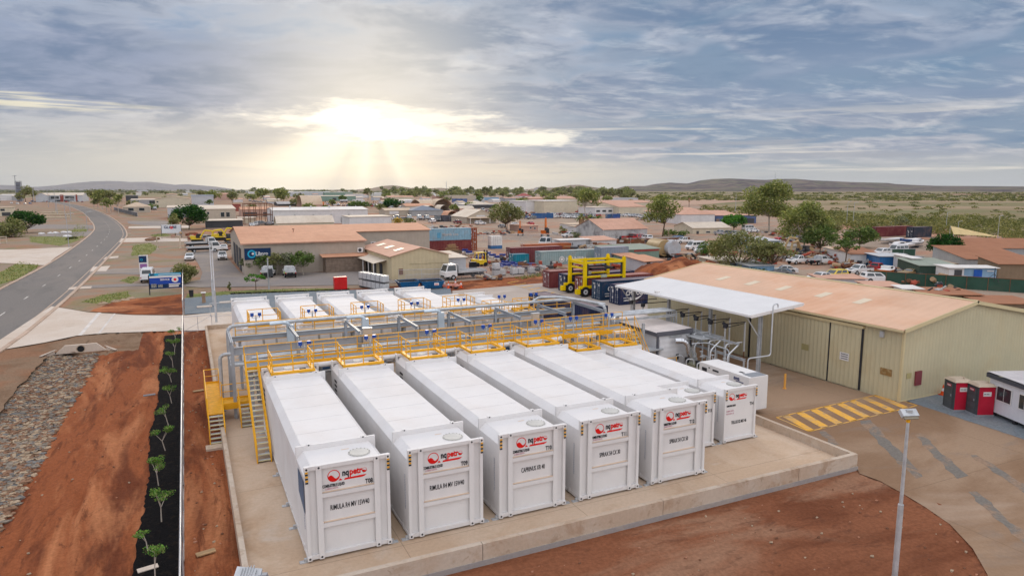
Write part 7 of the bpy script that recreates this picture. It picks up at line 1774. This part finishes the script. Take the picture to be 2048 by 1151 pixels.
carrow(500,560,403,409,10,'one of the vehicles in the open yard beyond the twin gums','vehicles beyond the twin gums',('ute','wagon','truck'));carrow(660,720,410,416,8,'one of the vehicles beyond the roof of the long white factory','vehicles beyond the factory',('truck','ute'))
carrow(66,100,404.5,404,6,'one of the cars outside the grey showroom','cars outside the showroom');carrow(132,164,404,405,4,'one of the cars before the showroom windows','cars before the showroom windows')
carrow(20,60,408,408,4,'one of the cars on the far left forecourt','cars on the far left forecourt');carrow(286,308,419,420,3,'one of the trucks behind the dark fence by the road','trucks behind the dark fence',('truck',))
carrow(920,1000,420,426,9,'one of the vehicles around the orange arch shelter','vehicles around the arch shelters',('truck','ute','wagon'));carrow(735,800,412,420,11,'one of the crane trucks massed beyond the white block','trucks beyond the white block',('truck','truck','ute'))
carrow(770,870,438,442,7,'one of the trucks parked along the grey hipped shed','trucks by the grey hipped shed',('truck','wagon'));carrow(1250,1290,478,481,5,'one of the vehicles under the weathered shed','vehicles under the weathered shed')
carrow(860,960,446,449,3,'one of the wagons behind the container stack','wagons behind the stack')
# scrap: frames, heaps
def scrap(u,v,w,h,seed,lab,n=26,ms=None,cat='scrap heap'):
    rnd=random.Random(seed);p=at(u,v);o=MB();ms=ms or [STEEL,mat('scrap_tan',(.40,.27,.16),.8),DARKM,mat('scrap_red',(.35,.07,.04),.7),mat('scrap_grey',(.4,.38,.36),.7)]
    for k in range(n):
        c=(rnd.uniform(-w,w),rnd.uniform(-w*.5,w*.5),rnd.random()*h*.7+.2);d=(rnd.uniform(.3,w*.45),rnd.uniform(.2,.9),rnd.uniform(.12,h*.4))
        if rnd.random()<.3:o.cyl(c,(c[0]+rnd.uniform(-2,2),c[1]+rnd.uniform(-1,1),max(.1,c[2]+rnd.uniform(-.6,.9))),rnd.uniform(.08,.4),n=8,mi=rnd.randrange(len(ms)))
        else:o.cbox(c,d,rnd.uniform(0,3.1),rnd.randrange(len(ms)),rx=rnd.uniform(-.3,.3))
    s=o.build('scrap_heap',ms,None,(*p,G0));return tag(s,lab,cat)
SL=[(1345,536,6,3,'heap of rusty frames and machine parts above the red mound'),(1385,532,6,2.5,'tangle of rusty scrap steel right of the rusty frames'),(1420,540,5,2,'scrap pieces around the rusty pink truck body'),(1558,520,6,2.5,'tan and brown scrap machinery under the gum trees'),(1590,522,6,2.5,'scrap machinery right of the tan loader'),(1625,517,5,2,'brown scrap between the gums and the white tray pickup'),(1270,486,6,2,'red and blue barrels and racks before the weathered shed'),(1236,500,5,1.6,'rusty plates beside the half round culvert'),(1150,500,5,1.6,'orange and rusty steel behind the lettered green grey container'),(1180,507,4,2,'orange frame piece standing on the container'),(1140,543,8,.9,'rusty flat steel bundles in front of the lettered container'),(1078,540,4,1.8,'dark skid machine piece beside the teal box'),(1000,528,4,1.2,'crates and blue bins right of the forklift'),(940,516,4,1.2,'timber crates and sacks left of the forklift'),(1712,533,4,1.2,'junk along the foot of the white corrugated shed'),(1820,548,5,1.4,'rusty car panels behind the black race car'),(1870,590,4,1.3,'crates and dark bins before the green sheet fence'),(800,500,3,1.8,'dark gear stored under the maroon carport'),(560,436,5,2,'dark machinery at the foot of the gantry'),(470,492,4,1.5,'loose steel and a white drum near the striped pickup'),(405,478,4,1.4,'steel parts under the dark round tree'),(985,560,1.5,.7,'dry weeds and dark rubble at the foot of the wire fence'),(1060,432,6,3,'orange and white machinery left of the blue container'),(745,409,8,3.5,'orange crane parts beyond the white block'),(775,416,8,3,'orange steel frames beyond the white block'),(640,405,8,2,'dark plant items before the green sheds'),(1690,536,2.5,1.,'black scrap at the foot of the lone tree')]
for i,(u,v,w,h,lab) in enumerate(SL):scrap(u,v,w,h,i+3,lab)

xs_=[(1010,545,'pallets and crates before the drum stacks'),(1075,512,'steel parts between the orange flat container and the fence'),(1135,512,'rusty beams lying behind the long grey green container'),(1240,520,'grey bins right of the blue grey container'),(1255,541,'grass clump and pipes before the pale green lean to'),(1300,505,'tyres and drums behind the low green shed'),(1370,520,'rusted truck frames in the middle of the scrap area'),(1400,527,'engine parts under the feathery bush'),(1450,512,'pale boxes behind the feathery bush'),(1530,528,'blue and brown junk left of the tan loader'),(1660,523,'black engine blocks before the lone tree'),(1690,515,'brown panels behind the lone tree'),(1735,540,'timber and pipes before the blue container pair'),(1850,572,'dark wheels along the foot of the green fence'),(1905,570,'wooden frame parts before the white container end'),(1010,470,'brown rubble under the big spreading tree'),(960,470,'timber heap on the open dirt yard'),(1145,470,'bits of plant behind the white truck'),(1225,478,'old machinery at the end of the weathered shed'),(870,462,'brown parts behind the container stack'),(925,455,'pale parcels behind the container stack'),(690,395,'yard gear before the green horizon shed'),(590,432,'dark stack behind the long white factory'),(380,476,'pallets beside the dark round tree'),(430,500,'steel bins between the trucks'),(1290,440,'crates below the cream workshop'),(1420,455,'gear by the cream workshop wall'),(1580,488,'tan vehicle parts under the broad gum'),(1620,498,'white drums under the broad gum'),(1555,470,'pale debris at the foot of the tallest gum')]
for i,(u,v,l) in enumerate(xs_):scrap(u,v,3.2+1.2*(i%3),1.1+.35*(i%4),i+60,l,18)
carrow(1440,1480,470,474,4,'one of the vehicles behind the small cream workshop','vehicles behind the cream workshop');carrow(1560,1600,480,484,4,'one of the old vehicles under the broad gum','old vehicles under the gum')
carrow(1780,1850,528,530,5,'one of the cars wedged between the blue containers and boats','cars between containers and boats');carrow(1000,1060,455,450,3,'one of the vehicles near the spreading tree trunk','vehicles near the spreading tree')
# ---------------- trees ----------------------------------------------------------------
tree(378,459,407,72,'dark','large dark green round tree behind the white GLOBE board','round',1.3)
tree(372,566,517,62,'olive','round green shrub in the kerbed bed at the lot entrance','bush',1.2,cat='shrub',name='shrub')
tree(351,472,424,32,'olive','small grey green tree left of the dark round tree','gum')
tree(512,581,541,46,'vivid','small bright green tree at the edge of the far dirt strip','umbrella',1.1,trunkfrac=.45)
for i,(u,v,vt,w,p,l) in enumerate(((497,549,512,34,'grey','bare greyish frangipani nearest the workshop corner'),(528,550,508,40,'lime','leafy frangipani second from the workshop corner'),(553,550,502,38,'olive','yellowish frangipani behind the left service pickup'),(577,549,502,42,'grey','bare twiggy frangipani behind the right service pickup'),(607,550,500,50,'lime','widest frangipani nearest the grey brick annex'),(540,552,530,24,'lime','low frangipani between the two service pickups'))):
    tree(u,v,vt,w,p,l,'round',1.1,trunkfrac=.28,bark=BARK,group='frangipani trees along the workshop wall')
for i in range(3):pass
tree(459,581,561,10,'olive','thin weedy bush in the far grass strip, right of the masts','bush',.8,cat='bush',name='bush')
tree(845,569,551,22,'grey','scruffy plant against the cream warehouse wall','bush',.6,cat='bush',name='bush') if False else tree(877,551,534,20,'grey','brown scruffy shrub against the cream warehouse corner','bush',.6,cat='bush',name='bush')
# mid distance gums, drawn large
tree(1013,461,402,72,'olive','big spreading olive tree in front of the cream warehouse','round',1.0,trunkfrac=.22)
tree(1172,436,377,64,'gum','leaning open gum beside the three palms','gum',.9,bark=BARK)
tree(1325,473,386,80,'gum','big round headed gum left of the white warehouse','gum',1.25,trunkfrac=.30)
tree(1467,462,428,52,'vivid','bright green flat topped tree before the blue building','round',1.3,trunkfrac=.2)
tree(1538,462,366,110,'gum','tallest pale trunked gum on the right','gum',1.25,bark=BARK,trunkfrac=.3)
tree(1607,502,406,115,'gum','broad gum leaning over the scrap yard','gum',1.25,bark=BARK,trunkfrac=.28)
tree(1640,505,448,80,'lime','darker tree behind the lone shady tree','round',.9)
tree(1690,531,470,58,'lime','lone shady tree in front of the white container shed','umbrella',1.3,trunkfrac=.45)
tree(1720,495,452,70,'lime','dark green tree behind the white corrugated shed','round',1.1)
tree(1655,480,440,60,'olive','olive tree between the broad gum and the dark tree','gum',.9)
tree(1888,519,468,70,'dark','dense green shrubby tree beside the shade sail','round',1.1)
tree(1478,545,463,128,'olive','wide feathery tree behind the shed roof, left one','round',.75,trunkfrac=.12)
tree(1420,512,470,60,'lime','feathery bush left of the wide feathery tree','bush',.6)
tree(1545,550,476,100,'olive','feathery tree drooping over the pale blue shed','umbrella',.7,trunkfrac=.3)
tree(1515,553,530,50,'dark','dark shrub at the pale blue shed','bush',.9,cat='shrub',name='shrub')
tree(1460,553,525,70,'olive','low shrub along the cream box shed','bush',.7,cat='shrub',name='shrub')
tree(1350,472,455,60,'lime','low green shrubs behind the white wagon','bush',.9,cat='shrub',name='shrub')
tree(1800,462,432,40,'grey','bare grey tree beyond the black container','gum',.5)
for u,v,vt,l in((1162,471,428,'left palm of the three with a brown skirt'),(1180,471,430,'middle palm of the three with a brown skirt'),(1196,472,431,'right palm of the three with a brown skirt'),(1378,414,391,'single palm beyond the pink roofs'),(899,388,373,'lone palm silhouette on the horizon')):palm(u,v,vt,l,u!=899)
tree(1125,470,448,22,'olive','pale green bush left of the small white hut','bush',.9,cat='bush',name='bush');tree(1150,478,458,26,'grey','dry bush under the left palm','bush',.7,cat='bush',name='bush');tree(927,445,432,26,'olive','flowering bush left of the cream gabled workshop','bush',.9,cat='bush',name='bush')
tree(795,450,430,30,'gold','yellow flowering bush behind the workshop roof','bush',1,cat='bush',name='bush');tree(820,450,433,28,'olive','green bush right of the yellow flowering one','bush',1,cat='bush',name='bush')
tree(712,417,403,34,'lime','bright green tree behind the long white factory','round',1.1);tree(788,417,399,44,'dark','dark tree beyond the white block','round',1.0);tree(760,423,408,28,'olive','small tree left of the dark one beyond the white block','gum',.9)
# roadside gums, left
for i,(u,v,vt,w,l) in enumerate(((188,414,378,34,'roadside gum nearest the showroom'),(205,418,376,36,'tall roadside gum second in the clump'),(222,424,378,38,'roadside gum third in the clump'),(238,428,388,32,'roadside gum nearest the dark fence'),(196,418,392,28,'low roadside gum in front of the clump'),(214,426,396,30,'low rounded roadside gum at the front'))):tree(u,v,vt,w,'gum' if i%2 else 'olive',l,'gum',1.1,group='gums at the roadside',bark=BARK)
tree(52,405,371,30,'olive','gum right of the lattice tower','gum',1.0);tree(66,404,374,24,'olive','gum beside the grey showroom wing','gum',1.0);tree(40,408,385,20,'olive','small tree at the foot of the lattice tower','gum',1.0)
tree(55,466,416,66,'dark','dark green spreading tree left of the bend','round',1.2);tree(22,474,430,70,'olive','brown green bushy tree at the left edge','bush',1.1);tree(-5,440,380,16,'dark','tree cut by the left edge of the picture','gum',1)
tree(402,404,381,22,'olive','slim gum in front of the blue grey shed','gum',1);tree(427,404,382,36,'gum','round gum right of the blue grey shed','gum',1.1);tree(466,412,384,30,'olive','rounded olive tree left of the gantry','gum',1.2);tree(330,402,392,14,'olive','small tree behind the tan gabled shed','round',1)
tree(528,404,379,44,'gum','wide gum beyond the gantry, left one','gum',1.2);tree(555,407,380,46,'gum','wide gum beyond the gantry, right one','gum',1.2);tree(567,402,374,26,'gum','taller gum behind the wide pair','gum',1);tree(508,384,375,16,'olive','small tree on the horizon above the pink shed','gum',1)
tree(592,412,397,26,'olive','dark bush left of the tall tan dome','round',1);tree(736,400,375,24,'olive','gum rising left of the small hill','gum',1);tree(648,389,379,12,'gum','slim tree among the horizon sheds','gum',1)
tree(305,419,404,26,'lime','shrub beside the hipped house','bush',1,cat='shrub',name='shrub');tree(266,412,398,30,'olive','shrub before the long grey building','bush',1,cat='shrub',name='shrub')
# belt of far trees: many, each its own small tree
rn=random.Random(77);far=[]
for i in range(150):
    u=rn.uniform(760,1270);v=rn.uniform(385,398);far.append((u,v,v-rn.uniform(7,14),rn.uniform(12,26)))
for i in range(44):
    u=rn.uniform(240,760);v=rn.uniform(384,394);far.append((u,v,v-rn.uniform(4,8),rn.uniform(8,14)))
for i in range(26):
    u=rn.uniform(400,1240);v=rn.uniform(398,424);tree(u,v,v-rn.uniform(9,16),rn.uniform(16,30),('olive','gum','lime')[i%3],'low tree standing between the sheds of the middle town','round' if i%2 else 'gum',.9,group='trees between the middle town sheds')
for i,(u,v,vt,w) in enumerate(far):
    tree(u,v,vt,w,('gum','olive','olive')[i%3],'small far tree among the distant town roofs','gum' if i%2 else 'round',.8,group='far trees among the town roofs')
for u,v,vt,w,l in((970,394,372,22,'taller far tree left of the grey horizon shed'),(1208,396,376,14,'pointed far tree right of the leaning gum, left one'),(1219,396,377,15,'pointed far tree right of the leaning gum, middle one'),(1239,397,376,18,'pointed far tree right of the leaning gum, right one'),(1275,399,387,10,'small dark far tree on the silver roof edge'),(845,392,377,14,'far tree on the slope of the small hill'),(1090,392,381,26,'broad far tree beyond the pink gables')):tree(u,v,vt,w,'olive',l,'round',1)
# far low buildings mixed among the trees
for i in range(46):
    u=rn.uniform(240,1240);v=rn.uniform(384,391.5);w=rn.uniform(8,26);B(u,u+w,v,v-rn.uniform(2.2,3.8),20,1,'x',rn.choice(('white','cream','lgrey','beige')),rn.choice(('white','cream','pink','tan','lgrey')),'low far building among the trees near the horizon',cat='building',group='far low buildings near the horizon')
for i in range(24):
    u=rn.uniform(440,1000);v=rn.uniform(392,410);w=rn.uniform(10,26);B(u,u+w,v,v-rn.uniform(4,6.5),16,1.2,'x',rn.choice(('white','cream','lgrey','pink')),rn.choice(('white','cream','pink','pink','tan')),'one of the low sheds scattered through the middle of the town',cat='shed',group='low sheds in the middle of the town')
# ---- scrub belts on the right plain and horizon bush: masses nobody could count
def scrub(name,bands,mats_,seed,n_leaf=9):
    rnd=random.Random(seed);b=MB()
    for (u0,u1,v0,v1,n,hpx,wpx) in bands:
        for i in range(n):
            u=rnd.uniform(u0,u1);f=(u-u0)/(u1-u0);va=v0[0]+(v0[1]-v0[0])*f;vb=v1[0]+(v1[1]-v1[0])*f;v=va+(vb-va)*rnd.random()
            x,y=at(u,v);pm=pxm(x,y);h=hpx*pm*rnd.uniform(.6,1.2);w=wpx*pm*rnd.uniform(.6,1.2);c=rnd.choice((0,1,2))
            nl=int(n_leaf*(1+wpx/8))
            for k in range(nl):
                a=rnd.uniform(0,6.28);q=math.sqrt(rnd.random());z=h*(.15+.85*rnd.random()*(1-.5*q));s=pm*rnd.uniform(1.0,2.2)
                p=Vector((x+math.cos(a)*w*q*.5,y+math.sin(a)*w*q*.5,G0+z));e=Euler((rnd.uniform(-.9,.9),rnd.uniform(-.9,.9),a)).to_matrix()
                b.add([p+e@Vector(t) for t in((-s,-s*.6,0),(s,-s*.5,0),(s*.8,s*.6,0),(-s*.7,s*.7,0))],[(0,1,2,3)],rnd.choice((c,c,1)))
    o=b.build(name,mats_);o['kind']='stuff'
SG=[leafmat('scrub_a',(.22,.20,.08)),leafmat('scrub_b',(.14,.145,.06)),leafmat('scrub_c',(.30,.27,.12))]
scrub('scrub_belt',[(1650,2100,(432,447),(452,488),470,14,30),(1400,1700,(415,428),(424,445),110,9,16),(1650,2100,(424,437),(434,450),60,7,22)],SG,1)
scrub('plain_bushes',[(1240,2100,(393,393),(401,403),420,4,14),(1240,2100,(386,386),(393,393),260,2.2,14),(1640,2100,(403,408),(428,436),50,4,18)],SG,2,8)
scrub('horizon_scrub',[(-40,780,(381,381),(386,387),420,2.5,14),(780,1240,(381,381),(386,387),300,4,14)],[leafmat('hs_a',(.19,.19,.12)),leafmat('hs_b',(.15,.15,.10)),leafmat('hs_c',(.24,.23,.14))],3,5)
# grass tufts (verges)
def grass(name,pts,n,hh,seed,mats_):
    rnd=random.Random(seed);b=MB();P=[at(*p) for p in pts];xs=[p[0] for p in P];ys=[p[1] for p in P]
    def inside(x,y):
        c=False;j=len(P)-1
        for i in range(len(P)):
            if (P[i][1]>y)!=(P[j][1]>y) and x<(P[j][0]-P[i][0])*(y-P[i][1])/(P[j][1]-P[i][1])+P[i][0]:c=not c
            j=i
        return c
    k=0;g=0
    while k<n and g<n*30:
        g+=1;x=rnd.uniform(min(xs),max(xs));y=rnd.uniform(min(ys),max(ys))
        if not inside(x,y):continue
        k+=1;h=hh*rnd.uniform(.4,1.2);mi=rnd.randrange(len(mats_))
        for q in range(3):
            a=rnd.uniform(0,6.28);w=h*.35;d=(math.cos(a)*w,math.sin(a)*w);l=(rnd.uniform(-.3,.3)*h,rnd.uniform(-.3,.3)*h)
            b.add([(x-d[0],y-d[1],G0+.03),(x+d[0],y+d[1],G0+.03),(x+d[0]*.6+l[0],y+d[1]*.6+l[1],G0+h),(x-d[0]*.6+l[0],y-d[1]*.6+l[1],G0+h)],[(0,1,2,3)],mi)
    o=b.build(name,mats_);o['kind']='stuff'
GM=[leafmat('grass_a',(.30,.31,.11)),leafmat('grass_b',(.42,.36,.19)),leafmat('grass_c',(.20,.24,.08))]
for i,(p,n,h) in enumerate((([(165,604),(205,590),(255,583),(262,598),(235,604),(200,608)],500,.16),([(372,588),(470,582),(560,578),(700,576),(700,582),(560,588),(375,598)],500,.14),([(266,492),(300,486),(318,494),(300,508),(262,512)],350,.2),([(300,470),(330,467),(345,471),(310,475)],150,.2),([(130,480),(155,448),(178,456),(165,476)],500,.22),([(0,545),(40,524),(82,530),(30,560),(-20,575)],500,.22),([(60,474),(150,470),(160,480),(120,492),(60,484)],350,.2),([(240,562),(262,552),(282,556),(262,568)],120,.15),([(1030,556),(1085,545),(1090,552),(1040,560)],200,.25))):
    sheet('grass_ground',p,G0+.05,GRASSM,kind='structure',jag=.6);grass('grass',p,n,h,i+5,GM)
# saplings in the mulch
sap=[(-2.05,15.2,1.2),(-1.9,18.0,.5),(-1.95,22.8,2.1),(-1.9,27.8,2.2),(-2.3,31,1.0),(-1.85,33.6,1.8),(-2.1,38.,1.8),(-1.9,43.2,1.6),(-1.8,47.8,1.5),(-1.7,53.,1.6),(-1.8,59,1.4),(-1.75,64,1.6),(-1.7,69,1.7),(-1.6,74,1.8),(-1.8,20.3,.5)]
nmz=['nearest','second','third','fourth','fifth','sixth','seventh','eighth','ninth','tenth','eleventh','twelfth','thirteenth','farthest','tiny low']
for i,(x,y,h) in enumerate(sap):
    h*=.86
    rnd=random.Random(i*3+1);t=thing('sapling','%s green sapling planted in the black mulch strip'%nmz[i],'sapling',(x,y,G0+.08),rnd.uniform(0,6),'saplings in the mulch strip')
    b=MB();k1=Vector((rnd.uniform(-.12,.12),rnd.uniform(-.1,.1),h*.45));tips=[]
    b.cyl((0,0,0),k1,.03,.022,n=6)
    for q in range(rnd.randint(2,4)):
        e=k1+Vector((rnd.uniform(-.4,.4),rnd.uniform(-.4,.4),h*rnd.uniform(.25,.5)));b.cyl(k1,e,.02,.01,n=5);tips.append(e)
        for w in range(2):
            e2=e+Vector((rnd.uniform(-.22,.22),rnd.uniform(-.22,.22),rnd.uniform(-.05,.2)));b.cyl(e,e2,.01,.005,n=4);tips.append(e2)
    b.build('trunk',BARK,t);b=MB()
    for e in tips:leaves(b,e,.24 if h>1 else .15,60,.036,rnd,.55,0)
    b.build('crown',[LM['lime_c'],LM['vivid_a'],leafmat('sap_bright',(.24,.38,.09))],t)
# ---------------- hills --------------------------------------------------------------
def hill(name,prof,D,depth,m_,seed,rows=9):
    pts=[]
    n=int((prof[-1][0]-prof[0][0])/4)
    for j in range(rows+1):
        for i in range(n+1):
            u=prof[0][0]+(prof[-1][0]-prof[0][0])*i/n
            for k in range(len(prof)-1):
                if prof[k][0]<=u<=prof[k+1][0]:
                    t=(u-prof[k][0])/(prof[k+1][0]-prof[k][0]);e=prof[k][1]+(prof[k+1][1]-prof[k][1])*t;break
            t=j/rows;dd=D+depth*t;r=u-1024
            hx=r*_cs+FPX/_cp*_ss;hy=-r*_ss+FPX/_cp*_cs;L=math.hypot(hx,hy);base=math.hypot(r,FPX/_cp)
            x=hx/L*dd;y=hy/L*dd
            top=H+(378.5-e)/base*(D+depth)+0
            s=t**1.15;z=G0+(top-G0)*s
            rough=mn.noise(Vector((u*.02,t*2.2,seed)))*.55+mn.noise(Vector((u*.07,t*5,seed)))*.30+mn.noise(Vector((u*.2,t*11,seed)))*.12
            z=z*(1+rough*(1-s*.93)) if t<1 else z*(1+.012*mn.noise(Vector((u*.2,0,seed))))
            pts.append((x,y,max(z,G0-2) if j else G0-3))
    b=MB();b.v=pts
    for j in range(rows):
        for i in range(n):b.f.append((j*(n+1)+i,j*(n+1)+i+1,(j+1)*(n+1)+i+1,(j+1)*(n+1)+i));b.m.append(0);b.sm.append(True)
    struct(b.build(name,m_))
HM=gmat('hill_scrub',[(.155,.115,.095),((.055,.038,.05),.0020,.44,.54,.95),((.15,.15,.08),.004,.48,.58,.7),((.28,.21,.14),.006,.54,.64,.5)],bump=0)
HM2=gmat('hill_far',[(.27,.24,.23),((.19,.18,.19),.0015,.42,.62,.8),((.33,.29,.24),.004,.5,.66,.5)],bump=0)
HM3=gmat('hill_mid',[(.26,.19,.14),((.17,.15,.09),.004,.42,.6,.8)],bump=0)
hill('hills',[(1225,379),(1250,372),(1290,372),(1310,368),(1340,365),(1352,366),(1375,367),(1400,361),(1425,358),(1460,357),(1500,359),(1530,360),(1560,358),(1590,358),(1630,361),(1700,364),(1775,366),(1790,368),(1830,370),(1870,371.5),(1950,372),(2060,373),(2300,375)],5200,2600,HM,2,12)
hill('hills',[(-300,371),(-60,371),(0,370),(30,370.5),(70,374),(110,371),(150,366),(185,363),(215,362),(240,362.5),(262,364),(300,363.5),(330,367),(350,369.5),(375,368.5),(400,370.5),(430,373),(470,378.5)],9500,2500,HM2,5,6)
hill('hills',[(1050,379),(1085,375.5),(1110,375),(1125,372.5),(1140,370),(1160,369.5),(1180,373),(1200,376),(1235,379)],3800,900,HM3,7,6)
hill('hills',[(715,379),(745,376),(765,372),(785,370.5),(800,372),(820,375.5),(850,377),(880,375.5),(905,377.5),(930,379)],3000,800,HM3,9,6)
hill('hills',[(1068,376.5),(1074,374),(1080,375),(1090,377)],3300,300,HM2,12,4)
x,y=at(1549,379.2);k=5200/math.hypot(x,y);mt=thing('radio_mast','thin radio mast on the crest of the right hand ridge','mast',(x*k*1.45,y*k*1.45,100));b=MB();b.cyl((0,0,0),(0,0,90),2.4,1.2,n=5);b.build('mast_pole',GREYM,mt);b=MB();b.cyl((0,0,60),(0,0,62),4,n=5);b.build('dish_ring',GREYM,mt)

hz=MB();hz.box(-14000,-2600,-5,14000,15500,215);ho=hz.build('haze',None);ho['kind']='stuff'
hm=bpy.data.materials.new('haze_air');hm.use_nodes=True;t=NT(hm.node_tree);out=t.n('ShaderNodeOutputMaterial');v=t.n('ShaderNodeVolumePrincipled')
v.inputs['Color'].default_value=(.86,.88,.95,1);v.inputs['Density'].default_value=.000024;v.inputs['Anisotropy'].default_value=.2
t.t.links.new(v.outputs[0],out.inputs['Volume']);ho.data.materials.clear();ho.data.materials.append(hm)
